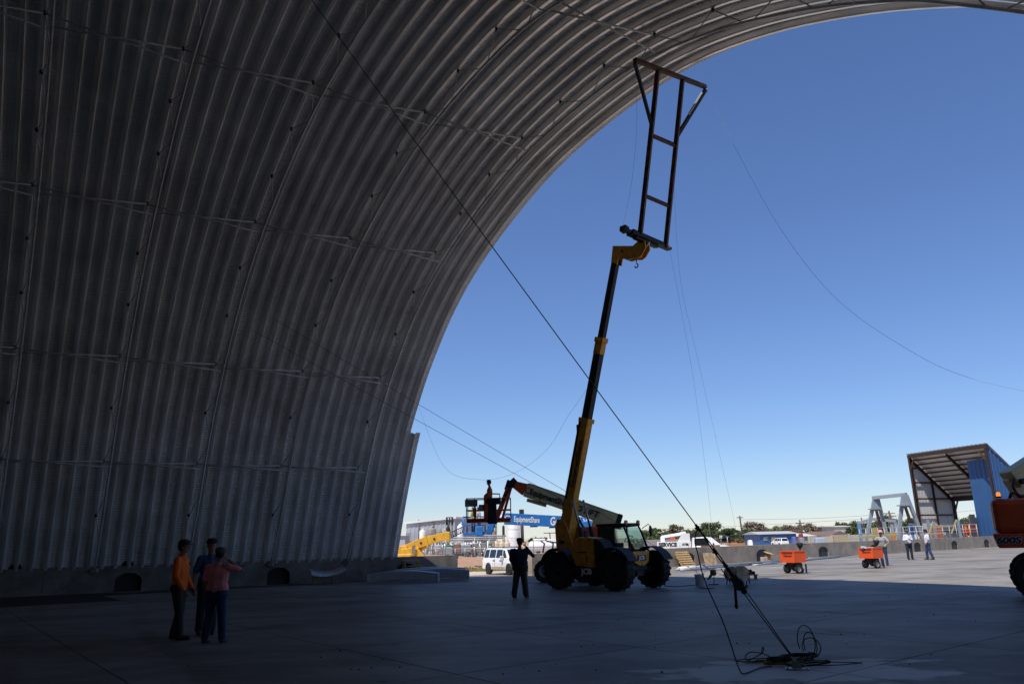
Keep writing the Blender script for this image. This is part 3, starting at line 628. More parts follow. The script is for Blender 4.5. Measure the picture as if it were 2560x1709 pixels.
# cab on the far (left) side
cx0, cx1, cy0, cy1, cz0, cz1 = -.30, 1.22, .02, .90, 1.05, 2.12
pl = MB(); pr_ = [(cx0, cz0), (cx0, cz1), (.86, cz1), (1.22, 1.22), (1.22, cz0)]
cb = part('cab', MB().prism([(cx0, cz0 - .25), (cx0, 1.38), (1.05, 1.30), (1.28, 1.12), (1.28, cz0 - .3)], .88, c=(0, (cy0 + cy1) / 2, 0)), M_blk, J, bevel=.03)
fr = MB()
for y in (cy0, cy1):
    fr.tube([(cx0, y, 1.2), (cx0 + .03, y, cz1 - .04), (.84, y, cz1), (1.00, y, 1.82), (1.26, y, 1.12)], .040, 6); fr.tube([(.40, y, 1.2), (.34, y, cz1 - .02)], .04, 6)
part('cab_frame', fr, M_blk, J)
part('cab_roof', MB().box((.28, .46, cz1 + .03), (1.30, .94, .10)), M_blk, J, bevel=.04)
part('windscreen', MB().add([(.86, cy0 + .03, cz1 - .04), (.86, cy1 - .03, cz1 - .04), (1.25, cy1 - .03, 1.16), (1.25, cy0 + .03, 1.16)], [(0, 1, 2, 3)]), M_clear, J)
for y in (cy0 + .01, cy1 - .01):
    part('side_window', MB().add([(cx0 + .05, y, 1.4), (.34, y, 1.4), (.32, y, cz1 - .06), (cx0 + .06, y, cz1 - .06)], [(0, 1, 2, 3)]), M_clear if y > .4 else M_glass, J)
    part('side_window', MB().add([(.42, y, 1.36), (1.16, y, 1.28), (.84, y, cz1 - .06), (.38, y, cz1 - .06)], [(0, 1, 2, 3)]), M_clear, J)
part('seat', MB().box((.1, .46, 1.45), (.45, .45, .16)).box((-.12, .46, 1.70), (.12, .44, .42)), M_blk, J, bevel=.03)
sw = MB(); sw.lathe((.72, .46, 1.66), [(.17, -.012), (.185, 0), (.17, .012), (.155, 0), (.17, -.012)], (-.6, 0, .8), 18); sw.tube([(.72, .46, 1.66), (.98, .46, 1.25)], .025, 6); part('steering_wheel', sw, M_blk, J)
mi = MB(); mi.tube([(1.0, cy1, 2.0), (1.14, cy1 + .22, 2.16), (1.14, cy1 + .30, 2.06)], .014, 5); mo = part('mirror_arm', mi, M_blk, J)
part('mirror', MB().ball((1.14, cy1 + .32, 1.92), .15, 7, (.28, .6, 1.3)), M_blk, mo)
for y in (.1, .8): part('work_light', MB().cyl((.92, y, cz1 + .11), .065, .07, (1, 0, -.2), 12), M_chrome, J)
m2_ = MB(); m2_.tube([(.15, -1.0, 1.62), (.10, -1.12, 1.80)], .014, 5); part('mirror_arm', m2_, M_blk, J); part('mirror', MB().box((.10, -1.12, 1.86), (.05, .20, .24)), M_blk, J, bevel=.03)
# rear tower
tw = MB()
for y in (-.33, .33): tw.prism([(-2.0, 1.05), (-2.05, 2.15), (-1.95, 2.42), (-1.62, 2.42), (-1.40, 2.0), (-1.12, 1.25), (-1.0, 1.05)], .05, c=(0, y, 0))
tw.box((-1.7, 0, 1.25), (.5, .62, .35)); part('rear_tower', tw, M_yel, J, bevel=.01)
part('rear_tower_sticker', MB().box((-1.72, -.362, 1.60), (.26, .006, .10)), M_blk, J)
Jm = Matrix.Translation(origin) @ Matrix.Rotation(YAW, 4, 'Z')
piv = Jm @ Vector((-1.80, 0, 2.05)); piv.z = 2.05
def inpl(x, y):      # point of the boom's vertical plane seen at x, y
    d = ray(x, y); t = (piv - CAM).dot(LF) / d.dot(LF); return CAM + d * t
tip = inpl(1540, 650); bd = (tip - piv).normalized(); BL = (tip - piv).length; up_b = LF.cross(bd).normalized()
def bt(y):           # fraction along the boom at picture height y
    lo, hi = 0.0, 1.2
    for _ in range(40):
        m_ = (lo + hi) / 2
        if px(piv.lerp(tip, m_))[1] > y: lo = m_
        else: hi = m_
    return lo
t1, t2 = bt(1048), bt(848)
B = lambda t, o=0: piv.lerp(tip, t) + up_b * o
bs = part('boom_base', MB().beam(B(-.03), B(t1), .32, .40, up_b), M_yel, J, world=True, bevel=.02)
part('boom_dark_underside', MB().beam(B(.06, -.17), B(t1 - .01, -.17), .325, .12, up_b), M_blk, bs, world=True)  # black strip that makes the underside of the boom base dark
part('boom_collar', MB().beam(B(t1 - .012), B(t1 + .004), .38, .48, up_b), M_yel, bs, world=True, bevel=.01)
part('boom_lower_plate', MB().beam(B(-.05, .05), B(.11, .03), .42, .56, up_b, .34, .43), M_yel, bs, world=True, bevel=.02)
ms = part('boom_middle', MB().beam(B(t1 - .02), B(t2), .26, .33, up_b), M_blk, J, world=True, bevel=.015)
part('boom_collar', MB().beam(B(t2 - .055), B(t2 + .003), .275, .345, up_b).beam(B(t2 - .012), B(t2 + .006), .33, .41, up_b), M_yel, ms, world=True, bevel=.01)
part('hose_rail', MB().tube([B(t1, -.20), B(t2, -.20)], .022, 6).tube([B(t1, -.24), B(t2, -.24)], .012, 6), M_galv_d, ms, world=True)
si = part('boom_inner', MB().beam(B(t2 - .02), B(1.0), .20, .26, up_b), M_blk, J, world=True, bevel=.012)
part('hose_rail', MB().tube([B(t2, -.155), B(.97, -.155)], .016, 6), M_galv_d, si, world=True)
part('hose_box', MB().box(B(t1 - .04, -.30), (.16, .16, .30)), M_blk, J, world=True)
# head: a cranked yellow plate pair
hp = [(1534, 656), (1538, 617), (1588, 617), (1603, 603), (1618, 604), (1620, 622), (1610, 640), (1600, 648), (1586, 648), (1574, 652), (1562, 648), (1553, 640), (1548, 664)]
h3 = [inpl(*q) for q in hp]; n_ = len(h3); hb = MB()
for s in (-.15, .10):
    hb.add([v + LF * s for v in h3] + [v + LF * (s + .05) for v in h3], [tuple(range(n_)), tuple(reversed(range(n_, 2 * n_)))] + [((i + 1) % n_, i, i + n_, (i + 1) % n_ + n_) for i in range(n_)])
hb.tube([inpl(1563, 630) - LF * .18, inpl(1563, 630) + LF * .18], .07, 10); hb.tube([inpl(1600, 640) - LF * .18, inpl(1600, 640) + LF * .18], .07, 10)
hdp = part('boom_head', hb, M_yel, J, world=True)
part('pin', MB().tube([inpl(1563, 630) - LF * .20, inpl(1563, 630) + LF * .20], .05, 10), M_blk, hdp, world=True)
hk = MB(); c_ = inpl(1591, 664); hk.tube([inpl(1591, 648), inpl(1591, 656)], .02, 6); hk.tube([c_ + FW * .07 * math.sin(t) * 1 + Vector((0, 0, .08 * math.cos(t))) for t in [R(a_) for a_ in range(0, 300, 25)]], .022, 6); part('hook', hk, M_blk, J, world=True)
# carriage
Cc = inpl(1611, 596); 
def onL(P0, x):      # move along the carriage until it is seen at x
    lo, hi = -4.0, 4.0
    for _ in range(50):
        m_ = (lo + hi) / 2
        if px(P0 + LF * m_)[0] < x: lo = m_
        else: hi = m_
    return P0 + LF * lo
ca = MB(); c0_, c1_ = onL(Cc, 1556), onL(Cc, 1674); ca.beam(c0_, c1_, .22, .10); ca.beam(onL(Cc, 1575), onL(Cc, 1650), .34, .17); ca.beam(c0_ + Vector((0, 0, .05)), onL(Cc, 1566), .26, .20)
ca.beam(onL(Cc, 1586) - Vector((0, 0, .08)), onL(Cc, 1640) - Vector((0, 0, .08)), .18, .20); cg = part('carriage', ca, M_dkrust, J, world=True, bevel=.01)
for x in (1653, 1668): part('tie_plate', MB().box(onL(Cc, x) + Vector((0, -.15, .02)), (.14, .03, .12)), M_galv, cg, world=True)
ty = MB(); ty.tube([inpl(1598, 640), inpl(1624, 604)], .04, 8); part('tilt_cylinder', ty, M_chrome, J, world=True)
# lift cylinders
for s in (-.30, .30):
    a_ = B(.115, .30) + LF * s; b_ = Jm @ Vector((-.62, s, 1.10)); b_.z = 1.10; m_ = a_.lerp(b_, .50); cy = part('lift_cylinder', MB().tube([m_, b_], .085, 12), M_blk, J, world=True)
    part('rod', MB().tube([a_, m_], .042, 10), M_chrome, cy, world=True)
# boom lettering reads up the side facing the camera
sd_ = -LF; bm_mid = B(.40 if True else 0) - LF * .182
text('lettering', 'EquipmentShare', .27, M_letter_k, bs, axes(piv.lerp(tip, (bt(1110) + bt(1250)) / 2 + .03) - LF * .163 + up_b * .04, bd, -LF), bold=.008, xs=1.0)
lg = MB(); lc = piv.lerp(tip, bt(1262)) - LF * .164 + up_b * .04
for k_ in range(8):
    th = math.pi * 2 * k_ / 8; th2 = th + .55; lg.beam(lc + bd * .12 * math.cos(th) + up_b * .12 * math.sin(th), lc + bd * .12 * math.cos(th2) + up_b * .12 * math.sin(th2), .01, .035, up_b * math.sin(th) + bd * math.cos(th))
part('logo', lg, M_letter_k, bs, world=True)

# the rusty lifting frame carried on the forks
Tt = CAM + (inpl(1676, 187) - CAM) * .86
G = thing('lifting_frame', 'tall rusty steel lifting frame with a crossbar, held up by the telehandler', 'lifting frame', tuple(Cc), 0)
pl0, pr0 = onL(Cc + FW * .05, 1600), onL(Cc + FW * .05, 1664); pl1, pr1 = onL(Tt, 1645), onL(Tt, 1706); pl1, pr1 = at(1645, 174, pl1.y), at(1706, 200, pr1.y)
up_f = (FW * .3 + Vector((0, 0, .0)))
for a_, b_ in ((pl0, pl1), (pr0, pr1)): part('post', MB().beam(a_, b_, .18, .15, FW, .14, .13), M_rust, G, world=True, bevel=.008)
e0, e1 = onL(Tt, 1587), onL(Tt, 1764); e0, e1 = at(1587, 157, e0.y), at(1764, 224, e1.y)
part('crossbar', MB().beam(e0 + Vector((0, 0, .10)), e1 + Vector((0, 0, .10)), .13, .12), M_rust, G, world=True, bevel=.008)
part('brace', MB().beam(e0, pl0.lerp(pl1, .69), .12, .09, FW), M_dkrust, G, world=True)
br_ = part('brace', MB().beam(e1, pr0.lerp(pr1, .69), .12, .09, FW), M_dkrust, G, world=True)
part('brace_highlight', MB().beam(e1.lerp(pr0.lerp(pr1, .69), .08) - LF * .02, e1.lerp(pr0.lerp(pr1, .69), .55) - LF * .02, .128, .08, FW), M_galv, G, world=True)  # pale strip paints the sun's highlight onto the brace
for t in (.27, .64): part('rung', MB().beam(pl0.lerp(pl1, t), pr0.lerp(pr1, t), .10, .11), M_rust, G, world=True)

# ================================================================ boom lift behind the telehandler
def logo(mb, c, x, y, r, n):
    for k_ in range(8):
        th = math.pi * 2 * k_ / 8; th2 = th + .6; mb.beam(c + x * r * math.cos(th) + y * r * math.sin(th), c + x * r * math.cos(th2) + y * r * math.sin(th2), .01, r * .32, x * math.cos(th) + y * math.sin(th))
YL = 32.5
K = thing('boom_lift', 'orange boom lift with a cream boom and a raised basket, behind the telehandler', 'boom lift', (1.9, 32.6, 0), 0)
P = lambda x, y, Y=YL: at(x, y, Y)
ba, bb = P(1294, 1217), P(1538, 1301, 32.9)
bx_ = (bb - ba).normalized(); bu = Vector((0, -1, 0)).cross(bx_).normalized(); bu = bu if bu.z > 0 else -bu
kb = part('boom', MB().beam(ba + bx_ * .35, bb, .44, .56, bu), M_cream, K, world=True, bevel=.02)
part('boom_top_plate', MB().beam(ba + bx_ * .4 + bu * .295, bb + bu * .295, .50, .03, bu), M_white, kb, world=True)
part('boom_tip', MB().beam(ba - bx_ * .15 + bu * .06, ba + bx_ * .34, .36, .30, bu, .44, .52), M_orng, kb, world=True, bevel=.02)
part('boom_slider', MB().beam(ba + bx_ * .55 - bu * .38, ba + bx_ * 1.4 - bu * .34, .20, .14, bu), M_cream, kb, world=True)
part('boom_end_plate', MB().beam(bb + bx_ * .0, bb + bx_ * .22, .50, .66, bu), M_blk, kb, world=True, bevel=.05)
frn = Vector((0, -.235, 0))
text('lettering', 'EquipmentShare', .35, M_letter_k, kb, axes(ba.lerp(bb, .335) + frn - bu * .02, bx_, (0, -1, 0)), bold=.012, xs=.80)
l_ = MB(); logo(l_, ba.lerp(bb, .06) + frn + bx_ * .22, bx_, bu, .12, 8); part('logo', l_, M_letter_k, kb, world=True)
text('lettering', 'JLG LIFT', .34, M_letter_k, kb, axes(ba.lerp(bb, .68) + frn - bu * .02, bx_, (0, -1, 0)), bold=.012, shear=.25)
# riser, turntable, chassis
part('boom_riser', MB().prism([(-.1, 0), (.25, 1.1), (.7, 1.5), (1.15, 1.3), (.6, .5), (.5, 0)], .4, c=P(1470, 1368, 32.7)), M_cream, K, world=True, bevel=.02)
part('lift_cylinder', MB().tube([P(1440, 1282), P(1462, 1325)], .05, 8).tube([P(1462, 1325), P(1478, 1350)], .10, 8), M_blk, K, world=True)
tt = P(1476, 1352, 32.8); part('turntable_hood', MB().box((tt.x, tt.y, 1.75), (2.0, 1.6, .85), taper=.9), M_orng, K, world=True, bevel=.08)
part('chassis', MB().box((tt.x - .15, 32.7, .75), (2.7, 1.7, .42)), M_blk, K, world=True, bevel=.05)
for x, y in ((1366, 31.8), (1466, 31.5)):
    gw = gp(x, 1459); wheel(K, INV[K.name] @ Vector((gw.x, y, .46)), .46, .34, (.25, 1, 0), M_rim_w, 14)
    wheel(K, INV[K.name] @ Vector((gw.x + .2, y + 1.7, .46)), .46, .34, (.25, 1, 0), M_rim_w, 14)
# jib
ja, jb = P(1283, 1204), P(1240, 1300, 32.2)
part('jib', MB().beam(P(1272, 1215), jb, .20, .17, (0, 1, 0)), M_orng, K, world=True, bevel=.02)
part('jib', MB().beam(P(1279, 1213, 32.7), P(1256, 1296, 32.4), .11, .10, (0, 1, 0)), M_orng, K, world=True)
part('jib_knuckle', MB().beam(P(1290, 1199), P(1272, 1216), .30, .24, (0, 1, 0)).beam(P(1274, 1200), P(1266, 1224), .2, .2, (0, 1, 0)), M_blk, K, world=True, bevel=.02)
part('jib_hose', MB().tube([P(1276, 1218, 32.3), P(1262, 1245, 32.3), P(1250, 1268, 32.3), P(1246, 1298, 32.3)], .05, 6), M_blk, K, world=True)
# basket
def basket(K, L_, Rr, ytop, ymid, ybot, yfl, Y, dp, m_, r=.022, gate=None, midpost=True):
    c = [P(L_, ybot, Y), P(Rr, ybot, Y)]; z0 = c[0].z; zf = P(L_, yfl, Y).z; z1 = P(L_, ytop, Y).z; zm = P(L_, ymid, Y).z
    x0, x1 = c[0].x, c[1].x; y0, y1 = Y, Y + dp
    tray = MB().box(((x0 + x1) / 2, Y + dp / 2, (z0 + zf) / 2), (x1 - x0, dp, abs(zf - z0))); part('basket_tray', tray, m_, K, world=True, bevel=.03)
    for z in (z1, zm): part('rail', MB().tube([(x0, y0, z), (x1, y0, z), (x1, y1, z), (x0, y1, z), (x0, y0, z)], r, 6, False), m_, K, world=True)
    xs = [x0, x0 + (x1 - x0) * .18, x0 + (x1 - x0) * .5, x1] if midpost else [x0, x1]
    for x in xs:
        for y in (y0, y1): part('rail_post', MB().tube([(x, y, max(z0, zf) - .02), (x, y, z1)], r, 6), m_, K, world=True)
    return z0, zf
z0, zf = basket(K, 1166, 1277, 1246, 1275, 1296, 1306, 31.6, .95, M_orng)
part('control_box', MB().box(P(1233, 1252, 31.5), (.62, .3, .26)), M_blk, K, world=True, bevel=.03)
part('rotator', MB().box(P(1231, 1282, 31.5), (.40, .26, .86), taper=.85), M_blk, K, world=True, bevel=.05)
part('console_guard', MB().tube([P(1211, 1305, 31.4), P(1211, 1238, 31.4), P(1216, 1233, 31.4), P(1249, 1234, 31.4), P(1250, 1252, 31.4)], .03, 6), M_orng, K, world=True)
part('upright', MB().beam(P(1215, 1300, 31.4), P(1217, 1234, 31.4), .14, .1, (0, 1, 0)), M_orng, K, world=True)
part('manual_box', MB().box(P(1205, 1268, 31.5), (.26, .16, .24)), mat('grey_box', (.3, .3, .31), .6), K, world=True)
part('sign_panel', MB().box(P(1178, 1257, 31.5), (.52, .02, .28)), mat('grey_panel', (.22, .22, .23), .6), K, world=True)
part('sign_panel', MB().box(P(1187, 1280, 31.5), (.14, .03, .34)), M_orng, K, world=True)
pj = P(1225, 1302, 32.1)
fl = z0 if z0 > zf else zf
pp_ = person('man in an orange vest and cap standing in the orange basket, looking left', (pj.x, 32.15, fl), R(180), mat('orange_vest', (.62, .10, .03), .85), M_jeansd, M_bootb, M_cap_k, 0.0,
       arms=[((.0, .26, 1.17), (.18, .24, 1.0)), ((-.02, -.30, 1.17), (.14, -.30, 1.03))], sleeve='short', k=.88, voxel=.018)

# blue boom lift further back
YG = 50.0
Q = lambda x, y, Y=YG: at(x, y, Y)
Gn = thing('boom_lift', 'blue boom lift with a long level boom and a blue basket, farther back', 'boom lift', (5.2, 51, 0), 0)
ga, gb = Q(1262, 1296), Q(1478, 1307, 51.0); gx = (gb - ga).normalized()
gbm = part('boom', MB().beam(ga, gb, .5, .72), M_gblue, Gn, world=True, bevel=.02)
part('boom_end', MB().prism([(0, -.36), (0, .36), (.9, .10), (.4, -.55), (-.1, -.5)], .5, c=gb), M_gblue, Gn, world=True)
text('lettering', 'EquipmentShare', .50, M_letter_w, gbm, axes(ga.lerp(gb, .25) + Vector((0, -.265, 0)), gx, (0, -1, 0)), bold=.010, xs=.52)
l_ = MB(); logo(l_, ga.lerp(gb, .035) + Vector((0, -.265, 0)), gx, Vector((0, 0, 1)), .2, 8); part('logo', l_, M_letter_w, gbm, world=True)
text('lettering', 'Genie S-85 XC', .74, M_letter_w, gbm, axes(ga.lerp(gb, .76) + Vector((0, -.265, -.03)), gx, (0, -1, 0)), bold=.02, xs=.62, shear=.1)
for t in (.33, .55): part('boom_pad', MB().box(ga.lerp(gb, t) + Vector((0, 0, -.40)), (.5, .3, .08)), M_gblue, gbm, world=True)
part('jib', MB().beam(Q(1232, 1302), Q(1218, 1334), .30, .26, (0, 1, 0)), M_gblue, Gn, world=True, bevel=.02)
part('jib', MB().beam(Q(1240, 1304, 50.4), Q(1226, 1336, 50.4), .14, .14, (0, 1, 0)), M_gblue, Gn, world=True)
part('jib_link', MB().beam(Q(1262, 1298), Q(1228, 1301), .3, .3), M_gblue, Gn, world=True)
P_keep = P; P = Q; basket(Gn, 1157, 1212, 1291, 1312, 1330, 1337, 49.4, 1.0, M_gblue, .03); P = P_keep
part('rotator', MB().box(Q(1199, 1327, 49.3), (.42, .26, .62)), M_gblue, Gn, world=True, bevel=.05)
part('mast_base', MB().box((gb.x - .3, 51.2, 1.6), (1.6, 1.4, 2.4)), M_gblue, Gn, world=True, bevel=.06)
part('chassis', MB().box((gb.x - .6, 51.2, .7), (3.2, 2.0, .4)), M_blk, Gn, world=True)
for dx in (-1.8, .6):
    for dy in (-1.0, 1.0): wheel(Gn, INV[Gn.name] @ Vector((gb.x + dx, 51.2 + dy, .5)), .5, .4, (0, 1, 0), M_rim_w)
fg = Q(1200, 1333).z
gp1 = Q(1183, 1330, 49.9); gp2 = Q(1198, 1330, 50.2)
person('worker with a yellow harness standing in the blue basket', (gp1.x, 50.0, fg), R(-30), mat('yellow_vest', (.5, .42, .05), .85), M_jeansd, M_bootb, mat('tan_hat', (.25, .2, .12), .6), 0, hat='hard', k=.95, voxel=.03)
person('worker with a dark hat and grey shirt standing in the blue basket', (gp2.x, 50.2, fg - .0), R(200), M_gshirt, M_jeansd, M_bootb, M_cap_k, 0, k=.93, voxel=.03)

# ================================================================ boom lift at the right edge
w6 = gp(2592, 1502); Z6 = thing('boom_lift', 'red-orange boom lift at the right edge with an amber light on its hood', 'boom lift', (w6.x + 1.6, w6.y + .8, 0), 0)
U = lambda v: v
X6 = w6.x; Y6 = w6.y
cw = MB(); c6 = at(2480, 1330, Y6 + .1)
hx0 = at(2478, 1300, Y6).x; zt = at(2520, 1246, Y6).z; zl = at(2500, 1334, Y6).z; zb = at(2500, 1370, Y6).z
hd6 = part('engine_hood', MB().box((hx0 + 1.6, Y6 + .8, (zt + zl) / 2), (3.2, 2.0, zt - zl)), M_orng, Z6, world=True, bevel=.14)
cw6 = part('counterweight', MB().prism([(-1.68, 0), (-1.60, -(zl - zb)), (-.9, -(zl - zb)), (-.86, -(zl - zb) - .12), (.2, -(zl - zb) - .12), (1.4, -.35), (1.6, 0)], 2.04, c=(hx0 + 1.62, Y6 + .8, zl + .01)), M_orng, Z6, world=True, bevel=.03)
text('lettering', '600S', .21, M_letter_k, cw6, axes((at(2538, 1350, Y6 - .22).x - .12, Y6 - .232, at(2538, 1350, Y6 - .22).z), (1, 0, 0), (0, -1, 0)), bold=.009, xs=1.25, shear=.2)
tx2 = text('lettering_outline', '600S', .21, M_letter_w, cw6, axes((at(2538, 1350, Y6 - .22).x - .12, Y6 - .226, at(2538, 1350, Y6 - .22).z), (1, 0, 0), (0, -1, 0)), bold=.018, xs=1.25, shear=.2)
part('hood_recess', MB().box((at(2557, 1300, Y6).x + .5, Y6 - .205, at(2557, 1300, Y6).z), (1.0, .02, .62)), M_blk, hd6, world=True, bevel=.008)
part('chassis', MB().box((X6 + 1.6, Y6 + .9, .85), (3.6, 1.6, .36)), M_blk, Z6, world=True, bevel=.03)
part('turntable', MB().cyl((X6 + 1.4, Y6 + .9, 1.12), .6, .2), M_blk, Z6, world=True)
for dx in (0, 2.6):
    for dy in (0, 1.9): wheel(Z6, INV[Z6.name] @ Vector((X6 + dx, Y6 + dy, .56)), .56, .42, (0.12, 1, 0), M_rim_w, 20, .55)

piv6 = Vector((hx0, Y6 - .2, 0)); Rz = Matrix.Rotation(R(-31), 4, 'Z'); Z6.location = piv6 + Rz @ (Z6.location - piv6); Z6.rotation_euler = (0, 0, R(-31)); Z6.location.x -= .02; Z6.location.y += .1
INV[Z6.name] = (Matrix.Translation(Z6.location) @ Matrix.Rotation(R(-31), 4, 'Z')).inverted(); Y6 -= .2
bc = at(2497, 1243, Y6 + .1)
bcn = part('beacon_base', MB().cyl(bc + Vector((0, 0, .01)), .06, .04), M_blk, hd6, world=True)
part('beacon', MB().lathe(bc + Vector((0, 0, .03)), [(.045, 0), (.045, .07), (.03, .10), (0, .105)], (0, 0, 1), 14), mat('amber_lens', (.9, .22, .01), .25, var=0, emit=(1, .25, .02, 1.2)), bcn, world=True)
b0 = at(2524, 1200, Y6 + .7); b1 = at(2736, 1062, Y6 + .7); bu6 = Vector((0, -1, 0)).cross((b1 - b0).normalized()); bu6 = bu6 if bu6.z > 0 else -bu6
part('boom', MB().beam(b0, b1, .5, .46, bu6), M_cream, Z6, world=True, bevel=.03)
part('boom_riser', MB().beam(at(2528, 1190, Y6 + .75), at(2575, 1262, Y6 + .75), .4, .30, (0, 1, 0)), M_cream, Z6, world=True, bevel=.03)
part('boom_pin', MB().tube([b0 + Vector((.12, -.4, -.05)), b0 + Vector((.12, .3, -.05))], .07, 12), M_blk, Z6, world=True)
part('hose', MB().tube([at(2536, 1195, Y6 + .3), at(2532, 1215, Y6 + .3), at(2543, 1235, Y6 + .3), at(2556, 1250, Y6 + .3)], .035, 7), M_blk, Z6, world=True)
part('hose', MB().tube([at(2524, 1246, Y6 + .2), at(2528, 1233, Y6 + .2), at(2538, 1231, Y6 + .2), at(2552, 1240, Y6 + .2), at(2570, 1238, Y6 + .2)], .04, 7), M_blk, Z6, world=True)
for y in (1318, 1328): part('reflector', MB().box(at(2499, y - 14, Y6 + .13) , (.18, .02, .07)), mat('grey_reflector', (.42, .40, .36), .4), hd6, world=True)

# ================================================================ beside the left wall
M_wood = mat('raw_lumber', (.50, .34, .16), .8, var=.2, scale=12, stretch=(1, 1, 1), col2=(.36, .22, .10))
M_ply = mat('weathered_plywood', (.42, .22, .09), .8, var=.2, scale=3, col2=(.30, .15, .06))
M_ply2 = mat('pale_plywood', (.74, .54, .32), .8, var=.2, scale=3, col2=(.33, .21, .10))
M_wood_g = mat('grey_lumber', (.28, .21, .14), .85, var=.25, scale=12)
XL = (AX).copy()
def along(p, q): d = (q - p); d.z = 0; return d.normalized()
def curved_channel(label, xa, ya, xb, yb, hgt, bow, dep, group, z0=.03, n=44, push=0.0):
    A, Bq = gp(xa, ya), gp(xb, yb); d = along(A, Bq); nn = Vector((-d.y, d.x, 0)); nn = nn if nn.y > 0 else -nn; L_ = (Bq - A).length; mb = MB(); A = A + nn * push
    k = n * 4
    for i in range(k + 1):
        t = i / k; b = bow * 4 * t * (1 - t); cr = .012 if (i % 4) in (1, 2) else 0
        for (o, z) in ((-cr, z0), (-cr, z0 + hgt * .2), (-cr, z0 + hgt), (dep * .15, z0 + hgt + .02), (dep * .85, z0 + hgt + .02), (dep, z0)): mb.v.append(A + d * L_ * t + nn * o + Vector((0, 0, z + b)))
    for i in range(k):
        for j in range(5): a = i * 6 + j; mb.f.append((a, a + 1, a + 7, a + 6)); mb.sm.append(False)
    mb.f.append(tuple(range(6))); mb.f.append(tuple(k * 6 + j for j in range(6))); mb.sm += [False, False]
    return solo('curved_roof_panel', mb, mat('new_galvanised_sheet', (.46, .49, .52), .4, .35, var=.1, scale=5), label, 'roof panel', group)
g_ = 'curved roof panels stacked on the slab'
curved_channel('long curved corrugated steel panel nearest the camera, lying on its edge by the wall', 917, 1458, 1095, 1455, .34, .13, .36, g_)
curved_channel('second curved corrugated steel panel lying just behind the nearest one', 1000, 1455, 1172, 1451, .40, .10, .34, g_, push=.42)
curved_channel('third curved corrugated steel panel, rearmost of the pile before the wooden steps', 985, 1452, 1165, 1447, .44, .08, .34, g_, push=.5)
# short shell of roofing on blocks
A = gp(775, 1462); d = AX; mb = MB(); n_ = 14
for i in range(n_ + 1):
    t = i / n_; z = .62 - .16 * 4 * t * (1 - t) + .05 * t
    for o, h in ((0, 0), (.02, -.16), (-.0, -.17), (-.02, 0)): pass
    mb.v += [A + d * 1.55 * t + Vector((0, 0, z)), A + d * 1.55 * t + NW * .5 + Vector((0, 0, z + .08)), A + d * (1.55 * t + .06) + Vector((0, 0, z - .20 + .12 * t))]
for i in range(n_): a = i * 3; mb.f += [(a, a + 1, a + 4, a + 3), (a + 2, a, a + 3, a + 5)]; mb.sm += [True, True]
sp = thing('roof_panel_offcut', 'short curved offcut of steel roofing propped on wood blocks before the wall', 'roof panel', (A.x, A.y, 0), 0)
part('sheet', mb, M_galv, sp, world=True); part('block', MB().box(A + d * .45 + NW * .25 + Vector((0, 0, .20)), (.6, .16, .30), Matrix.Rotation(R(25), 3, 'Z')), M_wood_g, sp, world=True); part('block', MB().box(A + d * 1.15 + NW * .25 + Vector((0, 0, .22)), (.3, .16, .36), Matrix.Rotation(R(25), 3, 'Z')), M_wood_g, sp, world=True)
# long channels on blocks
ga_, gb_ = gp(58, 1478), gp(320, 1470); dd = along(ga_, gb_); nn = Vector((-dd.y, dd.x, 0)); L_ = (gb_ - ga_).length
names = ['lowest steel channel of the long stack on wood blocks by the wall', 'second steel channel up in the long stack by the wall', 'third steel channel up in the long stack by the wall', 'topmost steel channel of the long stack by the wall']
for i in range(4):
    z = .17 + .085 * i; o = .05 * i; mb = MB(); a_ = ga_ + nn * (.1 + o) + Vector((0, 0, z)) + dd * (.12 * i); b_ = gb_ + nn * (.1 + o) + Vector((0, 0, z)) - dd * (.1 * ((i * 7) % 3))
    mb.beam(a_, b_, .30, .012).beam(a_ - nn * .15 + Vector((0, 0, .03)), b_ - nn * .15 + Vector((0, 0, .03)), .012, .07).beam(a_ + nn * .15 + Vector((0, 0, .03)), b_ + nn * .15 + Vector((0, 0, .03)), .012, .07)
    solo('steel_channel', mb, M_galv, names[i], 'steel channel', 'steel channels stacked by the left wall')
for i, t in enumerate((.14, .52, .80)):
    solo('wood_block', MB().box(ga_ + dd * L_ * t + nn * .15 + Vector((0, 0, .08)), (.12, .5, .155), Matrix.Rotation(math.atan2(dd.y, dd.x), 3, 'Z')), M_wood, ['left', 'middle', 'right'][i] + ' wood block under the long stack of steel channels', 'wood block', 'blocks under the channels')
pb = gp(64, 1484); solo('paper_sack', MB().box(pb + Vector((0, 0, .15)), (.29, .12, .30), Matrix.Rotation(R(12), 3, 'Z')), mat('grey_white_plastic', (.45, .45, .50), .6), 'small pale box standing at the left end of the channel stack', 'box', bevel=.01)
pc = gp(365, 1466); solo('metal_pail', MB().lathe(pc + Vector((0, 0, .16)), [(.001, -.17), (.11, -.17), (.13, .17), (.12, .17), (.1, -.15)], (.7, -.3, .65), 18), M_galv, 'small metal pail tipped over beside the dark duct opening', 'pail')
for x, nm, w_ in ((36, 'left', 1.0), (318, 'right', 1.0)):
    s_ = None
    lo, hi = -12, 12
    for _ in range(40):
        m_ = (lo + hi) / 2
        if px(wl(m_, .1, WH))[0] < x: lo = m_
        else: hi = m_
    mb = MB(); mb.ball(wl(lo, .14, WH), .26, 8, (1.05, .55, .9)); 
    for i, v in enumerate(mb.v): mb.v[i] = Vector((v.x, v.y, max(v.z, WH + .004)))
    solo('black_duct_cap', mb, M_black, nm + ' one of two black domed caps on top of the dim left wall', 'duct cap', 'caps on the left wall')
